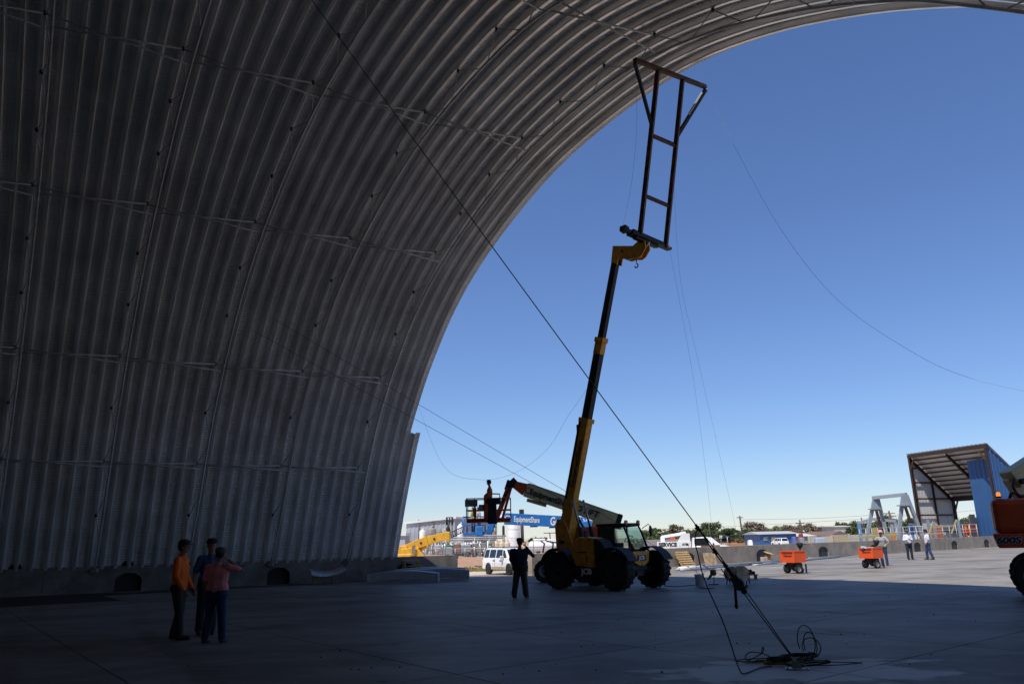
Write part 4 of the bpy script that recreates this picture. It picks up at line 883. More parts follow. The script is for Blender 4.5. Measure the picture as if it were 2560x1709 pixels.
# wooden steps
ps = gp(1053, 1436); st = thing('wooden_steps', 'three raw lumber steps standing against the concrete wall in the sun', 'steps', (ps.x, 37.4, 0), R(28))
for i in range(3): part('tread', MB().box((.06 + .14 * i, -.04 - .30 * i, .88 - .26 * i), (.74, .28, .04)), M_wood, st)
for x in (-.26, .46):
    part('stringer', MB().beam((x, .08, .86), (x + .0, -.78, .02), .04, .20, (0, 0, 1)), M_wood, st); part('leg', MB().box((x, .06, .42), (.05, .09, .84)), M_wood, st)
for i in range(3): part('leg', MB().box((.36 + .14 * i, -.12 - .30 * i, (.86 - .26 * i) / 2), (.06, .06, .86 - .26 * i - .04)), M_wood, st)

# ================================================================ terrain beyond the left wall: bank, gravel, grass
M_bank = mat('red_dirt_bank', (.40, .24, .15), .95, var=.25, scale=1.2, bump=.6, bscale=5, col2=(.27, .15, .09))
mb = MB(); nx, ny = 60, 26
def bank_h(u, v):   # u 0..1 along, v 0..1 away
    rise = min(1, max(0, (v - .06) / .32)); rise = rise * rise * (3 - 2 * rise); side = min(1, max(0, (1 - u) / .22)); side = side * side * (3 - 2 * side)
    return (.66 * rise * side) - .04
for j in range(ny + 1):
    for i in range(nx + 1):
        u, v = i / nx, j / ny; x = lerp(-46, 2.0, u) + v * -2; y = lerp(45.5, 76, v ** 1.3); z = bank_h(u, v)
        z += .10 * noise.noise(Vector((x * .8, y * .8, 0))) * (1 if z > 0 else .1) + .05 * noise.noise(Vector((x * 2.7, y * 2.7, 3)))*(1 if z > 0 else .1)
        mb.v.append(Vector((x, y, z)))
for j in range(ny):
    for i in range(nx): a = j * (nx + 1) + i; mb.f.append((a, a + 1, a + nx + 2, a + nx + 1)); mb.sm.append(True)
struct('dirt_bank', mb, M_bank)
gr = MB(); rg = random.Random(3)
for i in range(5200):
    u = rg.random(); x = lerp(-7.5, 1.2, u); y = 45.4 + rg.random() ** 1.5 * 3.4 + rg.gauss(0, .15); v = max(0, (y - 45.5) / 30.5) ** (1 / 1.3); z = bank_h(min(1, (x + 46 + 2 * v) / 48), v); h = .05 + rg.random() * .12; a = rg.random() * 6.28; dx, dy = math.cos(a) * .05, math.sin(a) * .05
    gr.add([(x - dx, y - dy, z - .03), (x + dx, y + dy, z - .03), (x + rg.gauss(0, .04), y + rg.gauss(0, .04), z + h)], [(0, 1, 2)])
go = part('grass', gr, mat('short_grass', (.16, .19, .045), .9, var=.3, scale=2, col2=(.26, .21, .09)), fix=False); tag(go, 'short green weeds growing at the foot of the red dirt bank', 'grass'); go['kind'] = 'stuff'
mb = MB(); mb.add([(-8, 39.0, -.008), (3, 40.5, -.008), (60, 118, -.008), (-30, 118, -.008), (-14, 46, -.008)], [(0, 1, 2, 3, 4)]); 
struct('gravel_drive', mb, mat('pale_gravel', (.52, .43, .35), .95, var=.12, scale=2.5, bump=.5, bscale=12, col2=(.42, .33, .26)))

# ================================================================ vehicles
M_car_w = mat('white_car_paint', (.80, .80, .79), .22, var=.03, coat=.6)
M_car_tan = mat('tan_cladding', (.42, .35, .27), .45, var=.1)
M_cglass = mat('car_glass', (.012, .016, .02), .05, var=0, spec=.9)
M_alloy = mat('alloy_wheel', (.42, .39, .35), .35, .6, var=.15)
def car_wheels(T, xs, tr_, r, k=1.0):
    for x in xs:
        for s in (1, -1): wheel(T, (x, s * tr_, r), r, .25 * k, (0, 1, 0), M_alloy, 0, .62)
def quadpanel(name, T, pts, mt, par=None, out=0.0): return part(name, MB().add([Vector(p) for p in pts], [tuple(range(len(pts)))]), mt, par or T)
def loft(mb, secs):      # cross sections of equal count joined along x
    n = len(secs[0]); o = len(mb.v)
    for s in secs: mb.v += [Vector(p) for p in s]
    for i in range(len(secs) - 1):
        for j in range(n): a = o + i * n + j; b = o + i * n + (j + 1) % n; mb.f.append((a, b, b + n, a + n)); mb.sm.append(False)
    mb.f.append(tuple(o + j for j in reversed(range(n)))); mb.f.append(tuple(o + (len(secs) - 1) * n + j for j in range(n))); mb.sm += [False, False]; return mb
def suv(T, k=1.0, L_=5.0, kind='suv'):
    W = .98; S = lambda *a: Vector(a) * k
    def sec(x, z0, z1, w0, w1): return [S(x, -w0, z0), S(x, -w0, z0 + (z1 - z0) * .6), S(x, -w1, z1), S(x, w1, z1), S(x, w0, z0 + (z1 - z0) * .6), S(x, w0, z0)]
    body = MB(); loft(body, [sec(-2.48, .55, 1.12, .88, .84), sec(-2.40, .38, 1.18, .96, .90), sec(-1.95, .36, 1.20, W, .92), sec(1.2, .36, 1.20, W, .92), sec(1.6, .36, 1.16, W, .88), sec(2.30, .40, 1.10, .94, .84), sec(2.46, .50, 1.00, .86, .80)])
    b = part('body', body, M_car_w, T, bevel=.03)
    cab = MB(); loft(cab, [[S(-2.42, -.86, 1.15), S(-2.22, -.72, 1.86), S(-2.22, .72, 1.86), S(-2.42, .86, 1.15)], [S(-1.9, -.90, 1.15), S(-1.8, -.75, 1.93), S(-1.8, .75, 1.93), S(-1.9, .90, 1.15)], [S(.35, -.90, 1.15), S(.35, -.75, 1.90), S(.35, .75, 1.90), S(.35, .90, 1.15)], [S(1.42, -.84, 1.15), S(.75, -.70, 1.82), S(.75, .70, 1.82), S(1.42, .84, 1.15)]])
    c = part('cabin', cab, M_car_w, T, bevel=.03)
    for s in (1, -1):
        y0, y1 = .905 * s, .775 * s
        for xa, xb, xc, xd in ((-2.22, -1.55, -1.50, -2.08), (-1.42, -.55, -.52, -1.38), (-.42, .48, .40, -.38)): quadpanel('side_window', T, [S(xa, y0, 1.22), S(xb, y0, 1.22), S(xc, y1, 1.80), S(xd, y1, 1.80)], M_cglass, c)
        quadpanel('side_window', T, [S(.56, .885 * s, 1.22), S(1.10, .875 * s, 1.22), S(.66, .755 * s, 1.74), S(.50, y1, 1.78)], M_cglass, c)
        for x in (-.48, .52): part('door_seam', MB().box(S(x, .978 * s, .80), (.012, .012, .7 * k)), M_blk, b)
        for x in (-1.0, -.0): part('door_handle', MB().box(S(x + .35, .985 * s, 1.02), (.16, .02, .035)), M_blk, b)
        part('lower_cladding', MB().box(S(.05, .965 * s, .48), (1.9 * k, .03, .20 * k)), M_car_tan, b)
        part('mirror', MB().box(S(.72, 1.06 * s, 1.24), (.10, .22, .17)), M_car_w, c, bevel=.03)
        part('headlight', MB().box(S(2.40, .66 * s, .92), (.10 * k, .34 * k, .18 * k)), mat('lamp_lens', (.6, .58, .5), .15), b, bevel=.01)
        for x in (-1.45, 1.55): part('wheel_arch', MB().lathe(S(x, .955 * s, .40), [(.001, .03), (.45 * k, .03), (.46 * k, 0)], (0, s, 0), 24), M_blk, b)
    quadpanel('windscreen', T, [S(1.40, -.78, 1.20), S(1.40, .78, 1.20), S(.80, .66, 1.80), S(.80, -.66, 1.80)], M_cglass, c)
    quadpanel('rear_window', T, [S(-2.425, -.74, 1.24), S(-2.425, .74, 1.24), S(-2.26, .64, 1.78), S(-2.26, -.64, 1.78)], M_cglass, c)
    part('grille', MB().box(S(2.46, 0, .90), (.06, .9 * k, .20 * k)), M_blk, b); part('front_bumper', MB().box(S(2.46, 0, .52), (.22 * k, 1.84 * k, .26 * k)), M_car_tan, b, bevel=.04); part('rear_bumper', MB().box(S(-2.50, 0, .52), (.16 * k, 1.84 * k, .22 * k)), M_car_tan, b, bevel=.03)
    for s in (1, -1): part('roof_rack', MB().tube([S(-1.9, .62 * s, 1.97), S(.3, .62 * s, 1.95)], .02, 6), M_blk, c)
    for x in (-1.45, 1.55):
        for s in (1, -1): wheel(T, S(x, .90 * s, .39), .39 * k, .25 * k, (0, 1, 0), M_alloy, 0, .62)
sp_ = gp(1268, 1436); T = thing('sport_utility_vehicle', 'dusty white sport utility vehicle parked on the gravel beyond the gap', 'car', (sp_.x + .10, sp_.y + .75, 0), R(-58)); suv(T, .69)
# service truck
def pickup(T, k=1.0, service=True):
    S = lambda *a: Vector(a) * k
    def sec(x, z0, z1, w0, w1): return [S(x, -w0, z0), S(x, -w0, z0 + (z1 - z0) * .6), S(x, -w1, z1), S(x, w1, z1), S(x, w0, z0 + (z1 - z0) * .6), S(x, w0, z0)]
    body = MB(); loft(body, [sec(-.75, .45, 1.20, .98, .92), sec(1.2, .45, 1.20, .98, .92), sec(1.7, .45, 1.22, .98, .86), sec(2.7, .48, 1.10, .95, .80), sec(2.95, .55, .98, .88, .72)]); b = part('body', body, M_car_w, T, bevel=.04)
    cab = MB(); loft(cab, [[S(-.75, -.9, 1.18), S(-.66, -.76, 1.86), S(-.66, .76, 1.86), S(-.75, .9, 1.18)], [S(.5, -.9, 1.18), S(.42, -.77, 1.90), S(.42, .77, 1.90), S(.5, .9, 1.18)], [S(1.6, -.84, 1.18), S(.85, -.70, 1.84), S(.85, .70, 1.84), S(1.6, .84, 1.18)]]); c = part('cabin', cab, M_car_w, T, bevel=.03)
    for s in (1, -1):
        quadpanel('side_window', T, [S(-.5, .905 * s, 1.24), S(.62, .905 * s, 1.24), S(.52, .79 * s, 1.80), S(-.42, .79 * s, 1.80)], M_cglass, c)
        part('mirror', MB().box(S(.95, 1.08 * s, 1.28), (.12, .22, .2)), M_blk, c); part('headlight', MB().box(S(2.88, .62 * s, .90), (.14, .34, .16)), mat('lamp_lens', (.6, .58, .5), .15), b)
        for x in (2.0,): part('wheel_arch', MB().lathe(S(x, .955 * s, .42), [(.001, .03), (.47 * k, .03), (.48 * k, 0)], (0, s, 0), 24), M_blk, b)
    quadpanel('windscreen', T, [S(1.56, -.78, 1.22), S(1.56, .78, 1.22), S(.90, .66, 1.80), S(.90, -.66, 1.80)], M_cglass, c)
    part('grille', MB().box(S(2.95, 0, .86), (.04, 1.0 * k, .26 * k)), M_blk, b)
    for x in (2.0, -2.4):
        for s in (1, -1): wheel(T, S(x, .92 * s, .42), .42 * k, .27 * k, (0, 1, 0), M_alloy, 0, .6)
    if service:
        sb = part('service_body', MB().box(S(-2.15, 0, 1.10), S(2.7, 2.05, .96)), M_car_w, T, bevel=.02)
        for x in (-3.1, -2.4, -1.7, -1.05): part('locker_seam', MB().box(S(x, -1.03, .98), (.015, .012, .62 * k)), M_blk, sb)
        text('lettering', 'SERVICE', .42 * k, M_letter_k, sb, Matrix.Translation(S(-2.65, -1.035, 1.34)) @ Matrix.Rotation(R(90), 4, 'X'), bold=.018, world=False, xs=.95)
        text('lettering', 'ATER', .22 * k, M_letter_k, sb, Matrix.Translation(S(-1.25, -1.035, 1.34)) @ Matrix.Rotation(R(90), 4, 'X'), bold=.01, world=False)
        part('tool_locker', MB().prism([(-1.85 * k, 0), (-1.45 * k, .62 * k), (-.85 * k, .62 * k), (-.85 * k, 0)], 1.9 * k, c=S(0, 0, 1.59)), M_car_w, T)
        part('headache_rack', MB().box(S(-.55, 0, 2.05), S(.9, 1.5, .34)).box(S(-.85, 0, 1.75), S(.08, 1.5, .5)), M_blk, T)
        cr = part('crane_boom', MB().beam(S(-3.2, .3, 1.95), S(-1.45, .3, 2.20), .26 * k, .24 * k), M_car_w, T, bevel=.02)
        part('crane_tip', MB().box(S(-1.35, .3, 2.20), S(.32, .3, .34)), M_car_w, cr); part('crane_winch', MB().box(S(-2.3, .3, 1.85), S(.42, .3, .2)), M_orng, T); part('crane_base', MB().box(S(-3.1, .3, 1.65), S(.34, .4, .66)), M_car_w, T)
tw_ = at(1757, 1400, 54.5); T = thing('service_truck', 'white service truck with a small crane and black lettering behind the concrete wall', 'truck', (tw_.x, 54.5, 0), R(-14)); pickup(T, .86)

# yellow crane behind the left wall
YC = 46.5; C_ = lambda x, y, Y=YC: at(x, y, Y)
T = thing('yellow_crane', 'yellow mobile crane with a lowered boom behind the left concrete wall', 'crane', tuple(C_(1018, 1396)), 0)
M_yc = mat('crane_yellow', (.72, .40, .04), .45, var=.12, scale=3, col2=(.58, .30, .03))
p0, p1, p2 = C_(1004, 1374), C_(1066, 1352), C_(1120, 1337)
bm1 = part('boom', MB().beam(p0, p1, .42, .42, (0, 0, 1), .44, .54), M_yc, T, world=True, bevel=.02); part('boom_section', MB().beam(p1, p2, .42, .50, (0, 0, 1), .40, .44), M_yc, T, world=True, bevel=.02)
part('boom_collar', MB().beam(p1.lerp(p2, -.02), p1.lerp(p2, .06), .56, .72), M_yc, bm1, world=True); part('boom_nose', MB().box(p2 + Vector((0, 0, -.1)), (.26, .44, .62)), M_yc, T, world=True, bevel=.04)
for t in (.35,): part('lightening_hole', MB().cyl(p0.lerp(p1, .8) + Vector((0, -.23, 0)), .07, .02, (0, 1, 0), 16), M_blk, bm1, world=True)
part('lightening_hole', MB().cyl(p1.lerp(p2, .38) + Vector((0, -.22, 0)), .07, .02, (0, 1, 0), 16), M_blk, bm1, world=True)
part('lift_cylinder', MB().tube([C_(1045, 1376), C_(1072, 1360)], .12, 10), M_yc, T, world=True)
part('superstructure', MB().prism([(-.5, -.1), (-.5, .30), (.2, .38), (.5, .34), (.95, -.22), (.6, -.3), (.4, -.1)], .9, c=C_(1026, 1384)), M_yc, T, world=True, bevel=.03)
part('side_cab', MB().box(C_(1008, 1373), (.6, .8, .42)), M_yc, T, world=True, bevel=.03); part('vent', MB().box(C_(1034, 1373, YC - .57), (.22, .02, .5)), M_wood_g, T, world=True)
part('counterweight', MB().box(C_(1010, 1390), (1.0, 1.0, .3)), M_yc, T, world=True, bevel=.05); part('dark_belly', MB().box(C_(1040, 1390), (.6, .8, .22)), M_blk, T, world=True)
part('hook_block', MB().tube([C_(1121, 1311), C_(1120, 1322), C_(1123, 1334), C_(1124, 1352)], [.05, .13, .09, .03], 8), M_blk, T, world=True)
part('hoist_rope', MB().tube([C_(1040, 1360), C_(1100, 1338)], .02, 5), M_blk, T, world=True)

# lattice jib beside it
lat = MB(); la, lb = C_(1128, 1343, 48), C_(1156, 1330, 48)
for o in (0, .32): lat.tube([la + Vector((0, 0, o)), lb + Vector((0, 0, o))], .03, 5)
for i in range(5): lat.tube([la.lerp(lb, i / 5), la.lerp(lb, (i + .5) / 5) + Vector((0, 0, .32)), la.lerp(lb, (i + 1) / 5)], .02, 4)
solo('lattice_jib', lat, M_steel_d, 'dark lattice jib sticking out between the yellow crane and the blue basket', 'crane jib')

# ================================================================ the plant on the left: warehouse, tanks, pipework, fence
M_sheet = mat('grey_wall_sheet', (.42, .43, .45), .6, var=.06, scale=.3)
M_roofw = mat('white_roof_sheet', (.78, .78, .76), .5, var=.05, scale=.3)
def sheet_wall(name, a, b, z0, z1, z1b, mt, parent, pitch=.9, dep=.06, out=(0, -1, 0)):
    """ribbed sheeting from a to b (x,y); the top runs from z1 to z1b"""
    a, b = Vector((*a, 0)), Vector((*b, 0)); L_ = (b - a).length; d = (b - a) / L_; o = Vector(out); mb = MB(); n = max(2, int(L_ / pitch)); pts = []
    for i in range(n):
        for f, h in ((0, 0), (.55, 0), (.65, dep), (.9, dep)): pts.append(((i + f) / n, h))
    pts.append((1, 0)); k = len(mb.v)
    for t, h in pts: mb.v += [a + d * L_ * t + o * h + Vector((0, 0, z0)), a + d * L_ * t + o * h + Vector((0, 0, lerp(z1, z1b, t)))]
    for i in range(len(pts) - 1): mb.f.append((2 * i, 2 * i + 1, 2 * i + 3, 2 * i + 2)); mb.sm.append(False)
    return part(name, mb, mt, parent, world=True, fix=False)
YW = 150.0; W_ = lambda x, y, Y=YW: at(x, y, Y)
wa = W_(1016, 1348); T = thing('warehouse', 'long pale grey metal warehouse with a white roof behind the tanks', 'building', (wa.x, YW, 0), 0)
xa, xb, xc = W_(1016, 1300).x, W_(1138, 1300).x, W_(1215, 1300).x; ze, zr = W_(1016, 1305).z, W_(1138, 1291).z
sheet_wall('wall', (xa, YW), (xb, YW), 0, ze, zr - .35, M_sheet, T, .8); sheet_wall('wall', (xb, YW), (xc, YW + 12), 0, zr - .35, zr - .35, M_sheet, T, .8)
part('roof', MB().add([(xa - .3, YW - .3, ze), (xb + .2, YW - .3, zr), (xb + 6, YW + 30, zr + 1.2), (xa + 3, YW + 30, ze + .8)], [(0, 1, 2, 3)]).add([(xb + .2, YW - .3, zr), (xc + .2, YW + 11.6, zr), (xc + 6, YW + 30, zr + .8), (xb + 6, YW + 30, zr + 1.2)], [(0, 1, 2, 3)]).beam((xa - .3, YW - .2, ze - .15), (xb + .2, YW - .2, zr - .15), .3, .35).beam((xb, YW - .2, zr - .15), (xc, YW + 11.6, zr - .15), .3, .35), M_roofw, T, world=True)
for x in (1047, 1083, 1118): part('downpipe', MB().box((W_(x, 1300).x, YW - .15, 3.0), (.18, .15, 6)), M_wood_g, T, world=True)
T = thing('small_shed', 'low white-roofed shed at the left end of the warehouse', 'building', (W_(1003, 1348).x, YW - 5, 0), 0)
part('wall', MB().box((W_(1004, 1340).x, YW - 4, 1.6), (3.4, 6, 3.2)), M_sheet, T, world=True); part('roof', MB().box((W_(1004, 1334).x, YW - 4, W_(1004, 1335, YW - 7).z), (3.8, 6.6, .5)), M_roofw, T, world=True)
M_tw = mat('white_tank', (.74, .73, .72), .45, var=.08, scale=.8, col2=(.55, .53, .50)); M_tg = mat('tan_grey_tank', (.27, .24, .20), .6, var=.25, scale=1.0); M_tt = mat('cream_tank', (.62, .50, .34), .55, var=.15, scale=.8)
M_tg2 = mat('grey_tank', (.36, .36, .36), .55, var=.2, scale=1.0)
def tank(x, ytop, w, ybot, Y, mt, label, cone=.25, railing=False, bands=0, stain=None):
    c = at(x, ybot, Y); r = w / 2 / FOC * Y * 1.03; h = at(x, ytop, Y).z; T = thing('storage_tank', label, 'tank', (c.x, Y, 0), 0, 'storage tanks of the plant')
    s = part('shell', MB().lathe((0, 0, 0), [(r, -.02), (r, h - cone), (r * .97, h - cone + .02), (r * .2, h), (.001, h)], (0, 0, 1), 28), mt, T)
    for i in range(bands): part('band', MB().lathe((0, 0, h * (i + 1) / (bands + 1)), [(r * 1.0, -.05), (r * 1.025, -.02), (r * 1.025, .02), (r * 1.0, .05)], (0, 0, 1), 28), mt, s)
    if railing:
        q = MB(); 
        for i in range(8): th = i * math.pi / 4; q.tube([(r * math.cos(th), r * math.sin(th), h - cone), (r * math.cos(th), r * math.sin(th), h + .9)], .05, 4)
        for z in (h + .45, h + .9): q.tube([(r * math.cos(i * math.pi / 8), r * math.sin(i * math.pi / 8), z) for i in range(17)], .04, 4, False)
        part('railing', q, M_steel_d, s)
    part('hatch', MB().cyl((r * .3, -r * .2, h), r * .18, .3), mt, s); part('outlet_pipe', MB().tube([(-r * .5, -r, .8), (-r * .5, -r - .5, .8), (-r * .5, -r - .5, 0)], .1, 6), M_galv, s)
    return T
YT = 100.0
tank(1056, 1322, 15, 1388, YT + 4, M_tw, 'slim white tank, leftmost in front of the warehouse', .3)
tank(1078, 1316, 23, 1388, YT, M_tg, 'broad brown-grey tank beside the slim white one', .35, False, 3)
tank(1098, 1324, 14, 1388, YT + 6, M_tg, 'narrow brown-grey tank between two larger ones', .2)
tank(1112, 1320, 13, 1388, YT - 4, M_tg2, 'narrow pale tank half hidden by the yellow crane boom', .2)
tank(1124, 1310, 16, 1388, YT + 2, M_tg2, 'tall grey tank with a railing round its top', .1, True, 2)
tank(1151, 1308, 15, 1388, YT + 8, M_tw, 'tall white tank just left of the blue basket', .4, False, 1)
tank(1141, 1350, 12, 1388, YT - 6, M_tw, 'short white vessel among the pipes', .5)
tank(1232, 1325, 20, 1388, YT + 10, M_tg, 'brown-grey tank below the orange basket floor', .3, True)
tank(1286, 1302, 28, 1384, YT - 2, M_tw, 'big white cylindrical tank standing left of the black pole', .3, False, 3)
tank(1453, 1306, 21, 1384, YT + 10, M_tw, 'white tank half hidden behind the telehandler boom', .3, False, 2)
for i, (x, w_) in enumerate(((1241, 16), (1255, 14), (1268, 15))): tank(x, 1350, w_, 1385, YT - 8, M_tt, ['left', 'middle', 'right'][i] + ' one of three squat cream tanks before the big white tank', .35)
tank(1305, 1360, 24, 1385, YT - 5, mat('orange_tan_tank', (.60, .36, .20), .6, var=.15), 'squat orange-tan tank left of the man with the phone', .4)
tank(1259, 1313, 6, 1345, YT + 2, M_blk, 'thin black stack above the cream tanks', .1)
def htank(xa, xb, yt, yb, Y, mt, label):
    r = (yb - yt) / 2 / FOC * Y; a, b = at(xa, (yt + yb) / 2, Y), at(xb, (yt + yb) / 2, Y); T = thing('horizontal_tank', label, 'tank', ((a.x + b.x) / 2, Y, 0), 0)
    L_ = b.x - a.x; part('shell', MB().lathe(((a.x + b.x) / 2, Y, a.z), [(.001, -L_ / 2 - r * .5), (r * .6, -L_ / 2 - r * .4), (r * .92, -L_ / 2 - r * .15), (r, -L_ / 2), (r, L_ / 2), (r * .92, L_ / 2 + r * .15), (r * .6, L_ / 2 + r * .4), (.001, L_ / 2 + r * .5)], (1, 0, 0), 28), mt, T, world=True)
    for t in (.25, .75): part('saddle', MB().box((lerp(a.x, b.x, t), Y, (a.z - r) / 2), (.4, r * 1.4, max(.2, a.z - r + .4))), M_blk, T, world=True)
htank(1328, 1396, 1353, 1380, 92, M_tw, 'long white horizontal tank behind the man with the phone')
htank(1335, 1362, 1346, 1353, 120, M_tw, 'small white horizontal tank farther off above the long one'); htank(1370, 1392, 1347, 1354, 124, M_tw, 'second small white horizontal tank on the skyline')
# dark work stand in front of the tank
sa = lambda x, y: at(x, y, 62); q = MB()
q.tube([sa(1366, 1352), sa(1400, 1357)], .06, 5); q.tube([sa(1357, 1381), sa(1361, 1358), sa(1352, 1351)], .07, 5); q.tube([sa(1380, 1381), sa(1383, 1358), sa(1374, 1352)], .07, 5); solo('pipe_stand', q, M_steel_d, 'dark steel pipe stand before the long white tank', 'stand')
# tall black pole with a lamp head
q = thing('lamp_pole', 'tall dark pole rising beside the big white tank', 'pole', tuple(at(1307, 1384, 96) * 1 - Vector((0, 0, at(1307, 1384, 96).z))), 0)
pt = at(1304, 1283, 96); part('pole', MB().tube([(at(1307, 1384, 96).x, 96, 0), (pt.x, 96, pt.z)], .22, 10), mat('dark_red_pole', (.06, .03, .035), .7), q, world=True); part('lamp_head', MB().box((pt.x, 96, pt.z + .2), (.6, .6, .6)), M_blk, q, world=True)
# pipework
T = thing('pipe_rack', 'tangle of steel pipes, valves and stands in front of the tanks', 'pipework', (-8, 90, 0), 0); rg = random.Random(11)
pm = [M_galv, M_tg2, M_steel_d, M_tw, mat('rust_pipe', (.22, .12, .08), .8), mat('green_pump', (.05, .16, .10), .6), M_tg]
for i in range(95):
    x = 1062 + rg.random() * 176; Y = 86 + rg.random() * 9; b = at(x, 1388, Y); h = at(x, 1346 + rg.random() ** .7 * 34, Y).z; r = rg.choice((.05, .06, .09, .14)); part('pipe', MB().tube([(b.x, Y, 0), (b.x, Y, h)], r, 5), pm[min(6, int(rg.random() ** 1.6 * 5))], T, world=True)
for i in range(26):
    x = 1062 + rg.random() * 150; Y = 86 + rg.random() * 9; z = at(x, 1350 + rg.random() * 34, Y).z; xb_ = at(x + 15 + rg.random() * 60, 1380, Y).x; part('pipe', MB().tube([(at(x, 1380, Y).x, Y, z), (xb_, Y, z)], rg.choice((.05, .08, .12)), 5), pm[int(rg.random() * 4)], T, world=True)
for i in range(14):
    x = 1075 + rg.random() * 160; Y = 85 + rg.random() * 5; b = at(x, 1388, Y); part('pump', MB().box((b.x, Y, .5 + rg.random() * .6), (.5 + rg.random() * .7, .6, .6 + rg.random() * .5)), pm[rg.choice((0, 3, 5, 6, 4))], T, world=True, bevel=.05)
pw = MB()
for yy, xx0, xx1 in ((1343, 1122, 1262), (1348, 1126, 1240), (1338, 1210, 1265)): pw.tube([at(xx0, yy, 88), at(xx1, yy + 1, 88)], .10, 6)
part('walkway_rail', pw, M_tg2, T, world=True)
# chain link fence
T = thing('chain_link_fence', 'grey chain-link fence running across in front of the plant', 'fence', tuple(gp(1200, 1395)), 0); YF = 74; M_fp = mat('fence_steel', (.34, .35, .36), .5, .5, var=.1)
fz0 = .15; fx = [at(1040 + 24.5 * i, 1371, YF).x for i in range(16)]; fzt = at(1150, 1371, YF).z
for i, x in enumerate(fx): part('post', MB().tube([(x, YF, fz0 - .2), (x, YF, fzt + (1.05 if i % 3 == 0 else .05))], .045, 6), M_fp, T, world=True)
part('top_rail', MB().tube([(fx[0], YF, fzt), (fx[-1], YF, fzt)], .035, 5), M_fp, T, world=True); wm = MB(); L_ = fx[-1] - fx[0]
for i in range(int(L_ / .35) + 6):
    for s in (1, -1):
        x = fx[0] + i * .35 - 1; x2 = x + s * (fzt - fz0) * .9
        if fx[0] <= x <= fx[-1] and fx[0] <= x2 <= fx[-1]: wm.add([(x, YF, fz0), (x2, YF, fzt), (x2 + .018, YF, fzt), (x + .018, YF, fz0)], [(0, 1, 2, 3)])
wo = part('wire_mesh', wm, M_fp, T, world=True, fix=False, kind='stuff')
# odds and ends on the bank
tr_ = at(1139, 1391, 52); solo('tyre', MB().lathe(tr_ + Vector((0, 0, .0)), [(.10, -.06), (.17, -.07), (.19, 0), (.17, .07), (.10, .06), (.10, -.06)], (.2, -1, .1), 20), M_tyre, 'old black tyre standing on top of the dirt bank', 'tyre')
rg = random.Random(5); q = MB()
for i in range(34):
    x = 1050 + rg.random() * 60; Y = 50 + rg.random() * 3; b = at(x, 1392 + rg.random() * 3, Y); q.box(b, (.1 + rg.random() * .4, .2, .05 + rg.random() * .16), Matrix.Rotation(rg.random() * 3, 3, 'Z') @ Matrix.Rotation(rg.random() * .8, 3, 'X'))
o = solo('rubble', q, mat('pale_rubble', (.6, .58, .54), .9, var=.2), 'pale rubble and scraps strewn on the dirt behind the left wall', 'rubble'); o['kind'] = 'stuff'
# yellow bollard and block at the gap
bp_ = gp(1327, 1437); T = thing('bollard', 'yellow steel bollard at the start of the sunlit concrete wall', 'bollard', tuple(bp_), 0); part('post', MB().cyl((0, 0, .42), .07, .84, n=16), mat('safety_yellow', (.75, .55, .01), .5), T); part('cap', MB().ball((0, 0, .84), .07, 6, (1, 1, .6)), MATS['safety_yellow'], T)
solo('concrete_block', MB().box(gp(1292, 1438) + Vector((0, 0, .12)), (.36, .2, .24), Matrix.Rotation(R(10), 3, 'Z')), mat('block_grey', (.5, .49, .47), .9), 'small grey block on the ground beside the white vehicle', 'block', bevel=.01)
solo('white_crate', MB().box(gp(1143, 1434) + Vector((0, 0, .1)), (.26, .2, .2)), M_white, 'small white crate at the end of the left concrete wall', 'crate', bevel=.01)

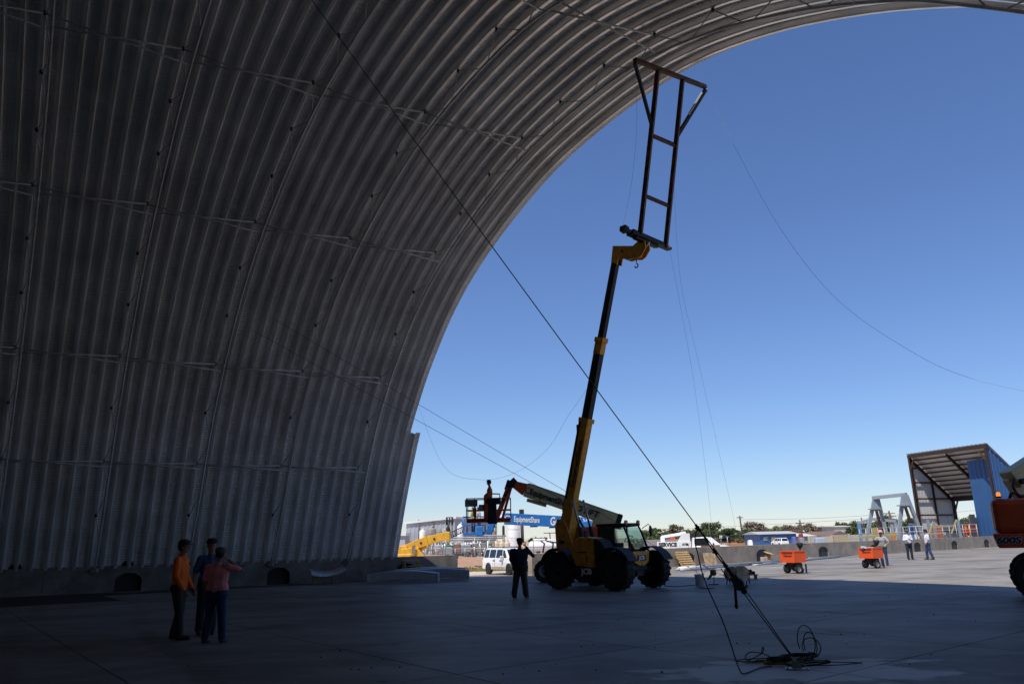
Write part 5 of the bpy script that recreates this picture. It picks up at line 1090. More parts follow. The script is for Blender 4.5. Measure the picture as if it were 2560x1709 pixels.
# ================================================================ two orange power carts
M_cart = mat('cart_orange', (.82, .10, .012), .42, var=.06, scale=5)
def cart():
    T = thing('power_cart', 'orange motorised cart standing alone on the sunlit slab', 'cart', (0, 0, 0), 0, 'orange motorised carts')
    L_, W_c, z0, z1 = .78, .64, .47, .95
    bx = MB()
    for s in (1, -1): bx.box((0, s * W_c / 2, (z0 + z1) / 2), (L_, .02, z1 - z0)); bx.box((s * L_ / 2, 0, (z0 + z1) / 2), (.02, W_c - .02, z1 - z0))
    bx.box((0, 0, z0 + .012), (L_ - .03, W_c - .03, .02)); b = part('tub', bx, M_cart, T)
    for s in (1, -1):
        part('tub_rim', MB().box((0, s * W_c / 2, z1), (L_ + .06, .05, .045)), M_cart, b); part('tub_rim', MB().box((s * L_ / 2, 0, z1), (.05, W_c - .056, .045)), M_cart, b)
        for t in (1, -1): part('corner_post', MB().box((t * (L_ / 2 + .002), s * (W_c / 2 + .002), (z0 + z1) / 2), (.05, .05, z1 - z0 - .01)), M_cart, b)
    part('front_recess', MB().box((0, -W_c / 2 - .014, z1 - .07), (L_ * .80, .008, .07)), mat('cart_dark_slot', (.16, .02, .006), .6), b)
    text('lettering', 'Canycom', .13, M_letter_k, b, Matrix.Translation((0, -W_c / 2 - .014, z1 - .19)) @ Matrix.Rotation(R(90), 4, 'X'), bold=.003, shear=.3, world=False)
    fr = MB(); fr.box((0, 0, .42), (L_ * .7, .34, .08)); fr.box((-.05, 0, .30), (.34, .30, .20)); fr.tube([(-.34, 0, .20), (.34, 0, .20)], .03, 8); fr.ball((0, 0, .2), .11, 6); part('chassis', fr, M_blk, T, bevel=.01)
    for x in (-.33, .33): wheel(T, (x, -.08, .20), .20, .12, (1, 0, 0), M_rim_w, 0, .55)
    part('caster', MB().cyl((0, .42, .13), .13, .06, (1, 0, 0), 16), M_tyre, T); part('caster_fork', MB().box((.0, .42, .32), (.1, .1, .22)), M_blk, T)
    part('parking_leg', MB().box((.40, .30, .22), (.06, .05, .36)), M_blk, T)
    h = part('steering_column', MB().tube([(0, .40, .45), (0, .50, 1.18)], .045, 8), M_blk, T); part('control_pod', MB().lathe((0, .50, 1.16), [(.001, -.14), (.09, -.06), (.15, .08), (.13, .15), (.001, .17)], (0, .1, 1), 14), M_blk, h)
    part('handlebar', MB().tube([(-.30, .55, 1.24), (0, .50, 1.26), (.30, .55, 1.24)], .018, 6), M_steel_d, h)
    return T
c1 = cart(); g1 = gp(1992, 1433); c1.location = (g1.x, g1.y + .25, 0); c1.rotation_euler = (0, 0, R(-64)); g2 = gp(2188, 1420)
c2 = dup(c1, (g2.x, g2.y + .25, 0), R(-64), 'orange motorised cart with pale scraps in its tub, pushed by a worker')
q = MB(); rg = random.Random(9)
for i in range(14): q.box((g2.x + rg.uniform(-.35, .2), g2.y + .25 + rg.uniform(-.2, .2), .92 + rg.random() * .08), (.22, .12, .05), Matrix.Rotation(rg.random() * 3, 3, 'Z') @ Matrix.Rotation(rg.random() * .6, 3, 'X'))
o = solo('scrap_load', q, mat('pale_scrap', (.6, .6, .62), .6), 'pale scraps heaped in the tub of the right-hand cart', 'scrap'); o['kind'] = 'stuff'

# ================================================================ along the right wall
def pallet(label, loc, rz, tilt, size=(1.1, 1.0), mt=None, group=None):
    T = thing('pallet', label, 'pallet', loc, rz, group); mt = mt or M_wood; Mx = Matrix.Rotation(R(tilt), 4, 'X'); w_, l_ = size
    for x in (-w_ / 2 + .05, 0, w_ / 2 - .05): part('stringer', MB().box(Mx @ Vector((x, .06, l_ / 2)), (.045, .09, l_), Mx.to_3x3()), mt, T)
    for i in range(7): z = .06 + (l_ - .12) * i / 6; part('slat', MB().box(Mx @ Vector((0, .003, z)), (w_, .02, .095), Mx.to_3x3()), mt, T)
    for i in range(4): z = .08 + (l_ - .16) * i / 3; part('slat', MB().box(Mx @ Vector((0, .117, z)), (w_, .02, .095), Mx.to_3x3()), mt, T)
    return T
pq = gp(1724, 1415); pallet('pale wooden pallet leaning against the concrete wall', (pq.x, pq.y, 0), R(38), -32, (1.15, 1.0))
pq = gp(1748, 1411); pallet('second wooden pallet leaning behind and right of the first', (pq.x, pq.y + .1, 0), R(48), -40, (.9, .9))
def sheet(label, x0, x1, yb, hgt, lean, mt, cat='plywood sheet'):
    A, Bq = gp(x0, yb), gp(x1, yb - (x1 - x0) * .07); d = along(A, Bq); nn = Vector((-d.y, d.x, 0)); nn = nn if nn.y > 0 else -nn; q = MB(); u = Vector((nn.x * lean, nn.y * lean, 1)).normalized()
    q.add([A, Bq, Bq + u * hgt, A + u * hgt] + [v - nn * .02 for v in (A, Bq, Bq + u * hgt, A + u * hgt)], [(0, 1, 2, 3), (7, 6, 5, 4), (0, 4, 5, 1), (1, 5, 6, 2), (2, 6, 7, 3), (3, 7, 4, 0)]); return solo('plywood_sheet', q, mt, label, cat)
sheet('large orange-brown plywood sheet leaning on the concrete wall', 1760, 1808, 1409, 1.12, .12, M_ply); sheet('smaller pale plywood sheet leaning in front of the large one', 1764, 1794, 1412, .72, .2, M_ply2)
rg = random.Random(21); grp = 'galvanised pipes lying at the foot of the sunlit wall'
pipes = [(1688, 1424, 1868, 1412), (1690, 1421, 1880, 1409), (1695, 1419, 1905, 1406), (1700, 1422, 1850, 1413), (1720, 1418, 1900, 1408), (1752, 1411, 1846, 1400), (1850, 1409, 1990, 1397), (1910, 1407, 1985, 1396), (1905, 1409, 1975, 1401), (2020, 1396, 2130, 1386), (2020, 1394, 2120, 1383), (2010, 1399, 2100, 1390), (1990, 1400, 2090, 1392), (2060, 1390, 2145, 1384), (1880, 1412, 1940, 1407), (1700, 1425, 1790, 1419)]
pipe_lb = ['nearest long', 'second long', 'rearmost long', 'third long', 'short inner', 'raised', 'middle-stretch', 'thin middle-stretch', 'shorter middle-stretch', 'right-hand outer', 'right-hand inner', 'right-hand near', 'crossing', 'farthest right', 'stub', 'left-hand stub']
for i, (a, b, c, d) in enumerate(pipes):
    r = rg.choice((.035, .045, .06)); A, Bq = gp(a, b, r), gp(c, d, r + (.06 if i % 4 == 2 else 0)); solo('steel_pipe', MB().tube([A, Bq], r, 8), M_galv, pipe_lb[i] + ' galvanised pipe at the foot of the sunlit wall', 'pipe', grp)
for i, (a, b) in enumerate(((2104, 1384), (2120, 1383))):
    A = gp(a, b); solo('steel_bracket', MB().prism([(-.35, 0), (.35, 0), (0, .5)] if i == 0 else [(-.3, 0), (.3, 0), (.25, .45), (-.2, .4)], .1, c=A), M_galv, ['triangular', 'square'][i] + ' galvanised bracket standing on the pile of pipes', 'bracket')
for i, (a, b, c, d) in enumerate(((2046, 1389, 2200, 1373), (2050, 1386, 2180, 1371), (2062, 1384, 2170, 1370), (2244, 1374, 2330, 1368), (2350, 1368, 2421, 1364), (2340, 1365, 2384, 1362))):
    A, Bq = gp(a, b, .1), gp(c, d, .1); solo('steel_beam', MB().hbeam(A, Bq, .2, .18, .03), mat('brown_beam', (.07, .045, .035), .8), ['lowest', 'middle', 'rearmost', 'short', 'long', 'thin'][i] + ' dark steel beam lying at the foot of the wall, ' + ['left pile', 'left pile', 'left pile', 'behind the two men', 'right of the men', 'behind the long one'][i], 'steel beam')
def spool(label, c, r, wd, ax, mt, mt2):
    T = thing('cable_spool', label, 'cable spool', (c.x, c.y, max(0, c.z - r)), 0); a = Vector(ax).normalized()
    for s in (-1, 1): part('flange', MB().cyl(c + a * s * wd / 2, r, .03, a, 24), mt, T, world=True)
    part('core', MB().cyl(c, r * .55, wd - .03, a, 18), mt2, T, world=True); part('hub_hole', MB().cyl(c - a * (wd / 2 + .018), r * .14, .006, a, 12), M_blk, T, world=True); return T
a = gp(1921, 1404); spool('small wooden cable spool tipped on end by the pipes', a + Vector((0, 0, .36)), .30, .4, (.3, -.2, 1), M_wood, M_ply); a = gp(1937, 1399); spool('tiny orange-brown spool right of the tipped wooden one', a + Vector((0, 0, .2)), .2, .2, (1, -.3, .2), M_ply, M_ply)
solo('foam_block', MB().box(gp(1911, 1406) + Vector((0, 0, .16)), (.34, .3, .36), Matrix.Rotation(R(20), 3, 'Z')), mat('pinkish_block', (.5, .4, .33), .9), 'pale pinkish block beside the tipped wooden spool', 'block', bevel=.02)
a = gp(2325, 1373); T = thing('flat_pallet', 'low wooden pallet lying flat behind the two men', 'pallet', tuple(a), R(20))
for i in range(6): part('slat', MB().box((0, -.5 + .2 * i, .13), (1.5, .14, .025)), M_wood_g, T)
for x in (-.65, 0, .65): part('stringer', MB().box((x, 0, .06), (.09, 1.1, .11)), M_wood_g, T)
solo('white_jug', MB().box(a + Vector((.35, 0, .27)), (.4, .25, .24)), M_white, 'white plastic tub on the pallet behind the man in the T-shirt', 'tub', bevel=.05)

# ================================================================ beyond the right wall
M_blue = mat('blue_sheet', (.030, .10, .25), .5, var=.08, scale=.5); M_bluel = mat('blue_steel', (.10, .24, .45), .5, var=.08)
M_brown = mat('brown_steel', (.055, .028, .022), .6, .2, var=.2, scale=3); M_winner = mat('white_liner', (.62, .62, .61), .6, var=.05, scale=.6); M_gsteel = mat('pale_grey_steel', (.27, .30, .34), .5, var=.08)
# big open shed
YA = 96.0; A = at(2272, 1136, YA)
def solve(fn, lo, hi):
    for _ in range(60):
        m_ = (lo + hi) / 2
        if fn(m_) > 0: hi = m_
        else: lo = m_
    return lo
YBv = solve(lambda Y: at(2463, 1110, Y).z - A.z, 40, 200); Bp = at(2463, 1110, YBv); wd_ = Vector((Bp.x - A.x, Bp.y - A.y, 0)); Wn = wd_.normalized()
Dn = Vector((-Wn.y, Wn.x, 0)); Dn = Dn if Dn.y > 0 else -Dn
YCv = solve(lambda Y: -(Vector((at(2381, 1240, Y).x - A.x, Y - A.y, 0))).dot(Wn), 90, 400); Cp = at(2381, 1240, YCv); dep = Vector((Cp.x - A.x, Cp.y - A.y, 0)).dot(Dn)
HZ, LZ = A.z, Cp.z; A0 = Vector((A.x, A.y, 0)); WL = wd_.length
SH = lambda u, v, z: A0 + Wn * WL * u + Dn * dep * v + Vector((0, 0, z)); zr_ = lambda v: lerp(HZ, LZ, v)
T = thing('open_shed', 'tall open-fronted shed with brown steel columns, sloping roof and blue sheeted end', 'shed', tuple(A0), 0)
for nm, u, v, s_ in (('column', 0, 0, .5), ('column', 1, 0, .5), ('column', 0, 1, .45), ('column', 1, 1, .45), ('column', 0, .5, .3)): part(nm, MB().hbeam(SH(u, v, 0), SH(u, v, zr_(v) - .4), s_ * .55, s_ * .7, .05, Dn), M_brown, T, world=True)
for u in (0, .5, 1): part('rafter', MB().hbeam(SH(u, 0, HZ - .55), SH(u, 1, LZ - .55), .2, .32, .05), M_brown, T, world=True)
for i in range(11):
    v = i / 10; part('purlin', MB().beam(SH(-.01, v, zr_(v) - .22), SH(1.01, v, zr_(v) - .22), .10, .17), M_brown, T, world=True)
part('eave_beam', MB().beam(SH(-.02, -.005, HZ - .25), SH(1.02, -.005, HZ - .2), .2, .38), M_brown, T, world=True)
rf = MB(); nn_ = 40
for i in range(nn_ + 1):
    for j, v in enumerate((-.02, 1.02)): rf.v.append(SH(-.03 + 1.06 * i / nn_, v, zr_(v) + (.05 if i % 2 else 0)))
for i in range(nn_): rf.f.append((2 * i, 2 * i + 1, 2 * i + 3, 2 * i + 2)); rf.sm.append(False)
part('roof', rf, M_winner, T, world=True, fix=False)
# left side wall (white liner), with girts
def svw(name, u0, v0, u1, v1, z0, za, zb, mt, par, pitch=.45, dp=.05, n_out=1):
    a, b = SH(u0, v0, 0), SH(u1, v1, 0); d = (b - a); o = Vector((-d.y, d.x, 0)).normalized() * n_out; sheet_wall(name, (a.x, a.y), (b.x, b.y), z0, za, zb, mt, par, pitch, dp, tuple(o))
svw('side_wall', -.01, 0, -.01, 1, 0.0, HZ - .1, LZ - .1, M_winner, T, .5, .015)
for z in (1.6, 3.6, 5.6, 7.6, 9.4):
    v1 = min(1, (HZ - z - .5) / (HZ - LZ)) if z > LZ - .5 else 1; part('girt', MB().beam(SH(.008, 0, z), SH(.008, v1, z), .1, .18), M_brown, T, world=True)
svw('blue_wall', 1.01, 0, 1.01, 1, 0, HZ - .1, LZ - .1, M_blue, T, .5, .05, -1)
svw('blue_partition', .64, .22, 1.0, .22, 0, HZ - 1.5, HZ - 1.5, M_blue, T, .5, .05, -1)
wn_ = lerp(0, 1, .86); a = SH(.90, .22, 0); b = SH(.985, .22, 0); ou = Vector((-(b - a).y, (b - a).x, 0)).normalized() * -.12
part('window', MB().add([a + ou + Vector((0, 0, 2.0)), b + ou + Vector((0, 0, 2.0)), b + ou + Vector((0, 0, 3.6)), a + ou + Vector((0, 0, 3.6))], [(0, 1, 2, 3)]), mat('dull_window', (.30, .31, .27), .3), T, world=True)
for u, v, du, dv in ((0, 0, .06, 0), (1, 0, -.10, 0), (0, 1, .06, 0)): part('knee_brace', MB().beam(SH(u, v, zr_(v) - 2.0), SH(u + du, v, zr_(v) - .6), .15, .15), M_rust, T, world=True)
part('back_eave_beam', MB().beam(SH(0, 1, LZ - .35), SH(1, 1, LZ - .35), .3, .6), M_brown, T, world=True)

# grey gantry of two A-frames
YGa = 92.0; Ga = lambda x, y, Y=YGa: at(x, y, Y)
T = thing('gantry', 'pale grey steel gantry of two A-frames joined by a top beam', 'gantry', tuple(Ga(2225, 1360) - Vector((0, 0, Ga(2225, 1360).z))), 0)
def gnd_of(x, y0, x2, y2, Y): # extend the leg line to the ground
    a, b = Ga(x, y0, Y), Ga(x2, y2, Y); t = a.z / (a.z - b.z); return a + (b - a) * t
for (ax_, ay_), (l1, ly), (r1, ry), Y in (((2190, 1246), (2168, 1336), (2216, 1333), YGa), ((2262, 1237), (2246, 1336), (2302, 1330), YGa - 3)):
    part('leg', MB().beam(Ga(ax_ - 4, ay_, Y), gnd_of(ax_ - 4, ay_, l1, ly, Y), .36, .30, (0, 1, 0)), M_gsteel, T, world=True)
    part('leg', MB().beam(Ga(ax_ + 4, ay_, Y), gnd_of(ax_ + 4, ay_, r1, ry, Y), .36, .30, (0, 1, 0)), M_gsteel, T, world=True)
    part('leg', MB().beam(Ga(ax_, ay_ + 26, Y + 2.2), gnd_of(ax_, ay_ + 26, (ax_ + r1) / 2 + 3, ry, Y + 2.2), .26, .26, (0, 1, 0)), M_brown, T, world=True)
    part('gusset_plate', MB().add([Ga(ax_ - 8, ay_ - 2, Y - .25), Ga(ax_ + 7, ay_ - 2, Y - .25), Ga(ax_ + 15, ay_ + 30, Y - .25), Ga(ax_ - 10, ay_ + 30, Y - .25)] + [Ga(ax_ - 8, ay_ - 2, Y + .25), Ga(ax_ + 7, ay_ - 2, Y + .25), Ga(ax_ + 15, ay_ + 30, Y + .25), Ga(ax_ - 10, ay_ + 30, Y + .25)], [(0, 1, 2, 3), (7, 6, 5, 4), (0, 4, 5, 1), (1, 5, 6, 2), (2, 6, 7, 3), (3, 7, 4, 0)]), M_gsteel, T, world=True)
    part('cross_plate', MB().beam(Ga(ax_ - 16, ay_ + 26, Y - .3), Ga(ax_ + 12, ay_ + 25, Y - .3), .9, .12), M_gsteel, T, world=True)
part('top_beam', MB().beam(Ga(2182, 1244), Ga(2266, 1235, YGa - 3), .5, .38), M_gsteel, T, world=True)
# blue carport
YK = 118; Ck = lambda x, y: at(x, y, YK)
T = thing('carport', 'small open carport with blue posts behind the grey gantry', 'carport', tuple(Ck(2190, 1360) - Vector((0, 0, Ck(2190, 1360).z))), 0)
for x, y, m_ in ((2147, 1306, M_bluel), (2236, 1302, M_gsteel), (2228, 1310, M_gsteel)):
    a = Ck(x, y); part('post', MB().beam((a.x, YK, 0), a, .42, .42), m_, T, world=True)
part('roof_beam', MB().beam(Ck(2143, 1307), Ck(2182, 1297), .5, .4).beam(Ck(2182, 1297), Ck(2238, 1302), .5, .4), M_gsteel, T, world=True)
part('roof', MB().add([Ck(2143, 1305), Ck(2182, 1295), at(2240, 1300, YK), at(2225, 1303, YK + 10), at(2170, 1300, YK + 10)], [(0, 1, 2, 3, 4)]), M_gsteel, T, world=True)
# guard rail along the yard
YR = 84; T = thing('guard_rail', 'grey pipe guard rail running behind the long concrete wall', 'railing', tuple(at(2280, 1360, YR) - Vector((0, 0, at(2280, 1360, YR).z))), 0)
ra, rb = at(2148, 1321, 88), at(2440, 1309, 82)
for t in (0, .5): 
    o = Vector((0, 0, -.55 * t * 2)); part('rail', MB().tube([ra + o, rb + o], .045, 6), M_fp, T, world=True)
for i in range(19):
    p_ = ra.lerp(rb, i / 18); part('post', MB().tube([(p_.x, p_.y, 0), p_], .045, 6), M_fp, T, world=True)
M_yb = mat('yellow_timber', (.50, .40, .14), .6, var=.15)
Yb = 80
for i, (a, b, c, d, lb) in enumerate(((2084, 1349, 2250, 1336, 'long yellow beam lying along the top of the wall'), (2150, 1341, 2240, 1334, 'second yellow beam by the feet of the gantry'), (2322, 1336, 2333, 1303, 'yellow timber leaning up behind the man in the T-shirt'), (2379, 1333, 2391, 1298, 'taller yellow timber leaning up farther right'), (2331, 1318, 2384, 1314, 'yellow rail lying across inside the open shed'), (2300, 1337, 2365, 1331, 'yellow beam low behind the two men'))):
    A_, B_ = at(a, b, Yb), at(c, d, Yb); solo('yellow_beam', MB().beam(A_, B_, .11, .11), M_yb, lb, 'beam', bevel=.01)
for i, (a, b, c, d) in enumerate(((2318, 1298, 2325, 1322), (2333, 1303, 2337, 1330), (2394, 1299, 2399, 1328))): solo('steel_prop', MB().beam(at(a, b, Yb + 1), at(c, d, Yb + 1) - Vector((0, 0, 1.2)), .22, .22), M_gsteel, ['left', 'middle', 'right'][i] + ' grey steel prop among the yellow timbers before the shed', 'prop')
for i, (a, w_, yt) in enumerate(((2362, 9, 1289), (2429, 9, 1285), (2438, 5, 1296), (2404, 6, 1300))): p_ = at(a, yt, 90 if i else 98); solo('stub_column', MB().beam((p_.x, p_.y, 0), p_, w_ / FOC * 90, w_ / FOC * 90), mat('dark_blue_steel', (.05, .07, .10), .6), ['dark stub column inside the open shed', 'tall dark column left of the blue wall', 'thin dark column beside the tall one', 'short dark column right of the leaning timber'][i], 'column')
T = thing('orange_barrier', 'rust orange steel barrier before the blue wall', 'barrier', tuple(at(2425, 1350, 86) - Vector((0, 0, at(2425, 1350, 86).z))), 0)
for x in (2412, 2421, 2440): p_ = at(x, 1312, 86); part('post', MB().tube([(p_.x, 86, 0), p_], .07, 6), M_orng, T, world=True)
for y in (1312, 1322, 1330): part('rail', MB().tube([at(2404, y, 86), at(2443, y - 1, 86)], .07, 6), M_orng, T, world=True)
for i, (x, y, w_, h, mt_, nm) in enumerate(((2255, 1331, 26, 7, M_white, 'white drum lying behind the gantry foot'), (2275, 1316, 8, 8, M_bluel, 'small blue bin behind the guard rail'), (2186, 1322, 9, 7, mat('straw', (.4, .3, .1), .9), 'straw-coloured sack beyond the gantry'), (2340, 1318, 20, 8, mat('red_goods', (.45, .12, .08), .6), 'red bundle inside the open shed'), (2283, 1320, 12, 24, M_white, 'white upright board behind the man in the cap'), (2232, 1334, 10, 8, mat('orange_goods', (.6, .22, .05), .6), 'orange drum between the A-frames'))):
    p_ = at(x, y, 90); k_ = 90 / FOC; h_ = p_.z + h * k_ / 2; solo('yard_goods', MB().box((p_.x, 90, h_ / 2), (w_ * k_, .8, h_)), mt_, nm, 'yard goods', bevel=.05)

# small blue building, parked white car, houses, walls
def house(name, label, cat, xl, xr, yeave, yridge, Y, wall, roofm, dy=8.0, hip=False, wins=(), ax_=0, door=None, base=0.0):
    a, b = at(xl, yeave, Y), at(xr, yeave - (xr - xl) * .0227, Y); c = at((xl + xr) / 2, yridge, Y + (dy / 2 if not ax_ else 0)); T = thing(name, label, cat, (a.x, Y, 0), 0); z = a.z
    part('wall', MB().box(((a.x + b.x) / 2, Y + dy / 2, z / 2), (b.x - a.x, dy, z)), wall, T, world=True); o = .35
    if ax_: poly = [(a.x - o, Y - o, z), (b.x + o, Y - o, z), ((a.x + b.x) / 2, Y - o, c.z), (a.x - o, Y + dy, z), (b.x + o, Y + dy, z), ((a.x + b.x) / 2, Y + dy, c.z)]; rf = MB().add(poly, [(0, 2, 5, 3), (1, 4, 5, 2), (0, 1, 2), (3, 5, 4)])
    else:
        i_ = (b.x - a.x) * (.25 if hip else 0); rz = c.z; rf = MB().add([(a.x - o, Y - o, z), (b.x + o, Y - o, z), (b.x + o, Y + dy + o, z), (a.x - o, Y + dy + o, z), (a.x - o + i_, Y + dy / 2, rz), (b.x + o - i_, Y + dy / 2, rz)], [(0, 1, 5, 4), (2, 3, 4, 5), (0, 4, 3), (1, 2, 5), (0, 3, 2, 1)])
    part('roof', rf, roofm, T, world=True); 
    for (x0, x1, y0, y1, gm) in wins:
        p_, q_ = at(x0, y1, Y - .06), at(x1, y0, Y - .06); w_ = part('window_frame', MB().box(((p_.x + q_.x) / 2, Y - .05, (p_.z + q_.z) / 2), (q_.x - p_.x, .1, q_.z - p_.z)), M_white, T, world=True); k_ = (q_.x - p_.x) * .12
        for s in (0, 1): m0 = lerp(p_.x, q_.x, .5 * s) + k_ * .7; m1 = lerp(p_.x, q_.x, .5 * s + .5) - k_ * .7; part('pane', MB().box(((m0 + m1) / 2, Y - .12, (p_.z + q_.z) / 2), (m1 - m0, .04, (q_.z - p_.z) * .75)), M_cglass, w_, world=True)
    if door: p_, q_ = at(door[0], door[3], Y - .06), at(door[1], door[2], Y - .06); part('door', MB().box(((p_.x + q_.x) / 2, Y - .05, q_.z / 2), (q_.x - p_.x, .1, q_.z)), door[4], T, world=True)
    return T
YH = 118
house('blue_building', 'small blue site building with a grey roof edge and a tan door', 'building', 1899, 1990, 1335, 1327, YH, M_blue, mat('grey_roof', (.42, .42, .42), .7), 8, False, ((1910, 1919, 1342, 1350, 0),), 0, (1930, 1939, 1340, 1359, mat('tan_door', (.34, .28, .16), .7)))
wc_ = at(1949, 1350, 112); T = thing('parked_car', 'small white car parked beside the blue building', 'car', (wc_.x, 112, 0), R(100)); suv(T, .62)
Y2 = 150
M_br = mat('brown_shingle', (.20, .13, .10), .9, var=.15, scale=2); M_tan = mat('tan_stucco', (.42, .36, .28), .9, var=.1, scale=.5); M_wht = mat('pale_siding', (.55, .53, .50), .8, var=.08, scale=.5)
house('house', 'house with a low brown hipped roof and white trim beyond the wall', 'house', 2046, 2098, 1339, 1327, 152, M_tan, M_br, 12, True); house('house', 'tan fronted gabled house right of the brown-roofed one', 'house', 2078, 2122, 1338, 1326, 146, M_tan, mat('brown_grey_shingle', (.17, .12, .10), .9), 10, False, (), 1)
house('flat_building', 'plain off-white building standing behind the brown-roofed houses', 'building', 2084, 2131, 1316, 1313, 190, M_wht, M_wht, 12, False, ((2118, 2124, 1322, 1332, 0),)); house('house', 'low house with a pale roof right of the blue building', 'house', 1992, 2038, 1340, 1332, 150, mat('grey_siding', (.30, .29, .28), .9), mat('pale_roof', (.55, .54, .52), .8), 9, True)
house('house', 'brick house with a brown roof half hidden by the trees left of the blue building', 'house', 1800, 1862, 1347, 1338, 190, mat('brick_red', (.26, .13, .09), .9), M_br, 10, True); house('house', 'low tan house behind the black rack of the service truck', 'house', 1773, 1812, 1343, 1336, 200, M_tan, mat('red_roof', (.30, .12, .08), .9), 9, True)
def ywall(label, xa, ya, xb, yb, Y, mt, name='yard_wall', cat='wall', boards=0):
    a, b = at(xa, ya, Y), at(xb, yb, Y); T = thing(name, label, cat, (a.x, Y, 0), 0)
    if boards:
        n = boards
        for i in range(n): p0_, p1_ = a.lerp(b, i / n), a.lerp(b, (i + .94) / n); part('board', MB().box(((p0_.x + p1_.x) / 2, Y, p0_.z / 2), (p1_.x - p0_.x, .08, p0_.z)), mt, T, world=True)
    else: part('panel', MB().add([(a.x, Y, 0), (b.x, Y, 0), tuple(b), tuple(a), (a.x, Y + .3, 0), (b.x, Y + .3, 0), (b.x, Y + .3, b.z), (a.x, Y + .3, a.z)], [(0, 1, 2, 3), (7, 6, 5, 4), (3, 2, 6, 7), (0, 3, 7, 4), (1, 5, 6, 2)]), mt, T, world=True)
    for t in (0, 1): p_ = a.lerp(b, t); part('post', MB().box((p_.x, Y, (p_.z + .1) / 2), (.3, .35, p_.z + .1)), mt, T, world=True)
    return T
ywall('low terracotta wall left of the blue building', 1820, 1357, 1864, 1356, 130, mat('terracotta', (.50, .22, .12), .9)); ywall('tan block wall left of the blue building', 1866, 1347, 1898, 1346, 150, M_tan)
ywall('cream board fence before the brown-roofed houses', 2022, 1341, 2078, 1339, 135, mat('cream_board', (.48, .45, .38), .9), 'board_fence', 'fence', 18); ywall('tan block wall right of the cream board fence', 2079, 1337, 2122, 1335, 136, M_tan); ywall('pale board fence behind the blue carport post', 2122, 1336, 2200, 1333, 134, mat('pale_board', (.44, .43, .40), .9), 'board_fence', 'fence', 22)
ywall('grey corrugated fence behind the service truck crane', 1600, 1349, 1735, 1345, 100, mat('grey_fence', (.27, .26, .26), .8), 'sheet_fence', 'fence', 44)
for i, (x, y, w_, h, mt_, nm) in enumerate(((2003, 1349, 14, 12, mat('grey_goods', (.22, .24, .28), .7), 'grey covered machine beyond the wall'), (1985, 1350, 9, 18, mat('violet_tarp', (.12, .13, .34), .7), 'blue-violet tarp stack beside the blue building'), (2048, 1347, 26, 7, mat('blue_grey_tarp', (.3, .36, .46), .7), 'blue-grey tarp heap before the houses'), (1875, 1353, 10, 8, M_car_w, 'white parked van far off left of the blue building'))):
    p_ = at(x, y, 116); k_ = 116 / FOC; h_ = max(.6, p_.z + h * k_ / 2); solo('distant_object', MB().box((p_.x, 116, h_ / 2), (w_ * k_, 1.2, h_), taper=.8), mt_, nm, 'yard goods', bevel=.15)
# signs and poles
def pole(label, x, yt, Y, r=.13, arms=(), name='utility_pole'):
    t = at(x, yt, Y); T = thing(name, label, 'pole', (t.x, Y, 0), 0); part('pole', MB().tube([(t.x + .2, Y, 0), tuple(t)], r, 7), mat('pole_wood', (.10, .08, .065), .9), T, world=True)
    for dz, l in arms: part('crossarm', MB().box((t.x, Y, t.z - dz), (l, .15, .14)), MATS['pole_wood'], T, world=True)
    return T
pole('tall wooden pole behind the service truck', 1849, 1289, 150, .16, ((.3, 1.2),)); pole('thin pale pole by the black rack of the truck', 1771, 1306, 120, .08); pole('utility pole among the trees right of the blue building', 1999, 1299, 140, .14, ((.6, 1.6),)); pole('thin mast above the trees', 1940, 1318, 160, .08)
pole('utility pole behind the grey gantry', 2222, 1276, 150, .16, ((.5, 2.2), (1.6, 1.8))); pole('second utility pole behind the gantry', 2226, 1285, 170, .16, ((.4, 2.4),)); pole('pole left of the blue carport', 2153, 1293, 160, .12); pole('lamp pole seen past the telehandler boom', 1374, 1330, 140, .1, ((.1, 2.2),)); pole('short post far off left of the telehandler', 1339, 1340, 130, .1); pole('pole seen through the telehandler cab', 1585, 1322, 140, .1); pole('pole right of the shed', 2421, 1289, 150, .14)
xs = at(1802, 1345, 140); T = thing('crossing_sign', 'white X-shaped crossing sign on a post beyond the wall', 'sign', (xs.x, 140, 0), 0); part('post', MB().tube([(xs.x, 140, 0), (xs.x, 140, at(1802, 1342, 140).z)], .06, 6), M_fp, T, world=True)
for s in (1, -1): part('blade', MB().beam(at(1802 - 3, 1341 - 3 * s, 139.9), at(1802 + 3, 1341 + 3 * s, 139.9), .06, .18), M_letter_w, T, world=True)
xs = at(1818, 1341, 110); T = thing('street_sign', 'small sign on a pole right of the crossing sign', 'sign', (xs.x, 110, 0), 0); part('post', MB().tube([(xs.x, 110, 0), tuple(xs)], .07, 6), M_fp, T, world=True); part('plate', MB().box(xs, (.5, .04, .22)), M_blue, T, world=True)
xs = at(2000, 1338, 130); T = thing('stop_sign', 'small red octagonal sign beside the utility pole', 'sign', (xs.x, 130, 0), 0); part('post', MB().tube([(xs.x, 130, 0), tuple(xs)], .05, 6), M_fp, T, world=True); part('plate', MB().cyl(xs + Vector((0, -.08, 0)), .34, .03, (0, 1, 0), 8), mat('sign_red', (.5, .03, .03), .5), T, world=True)
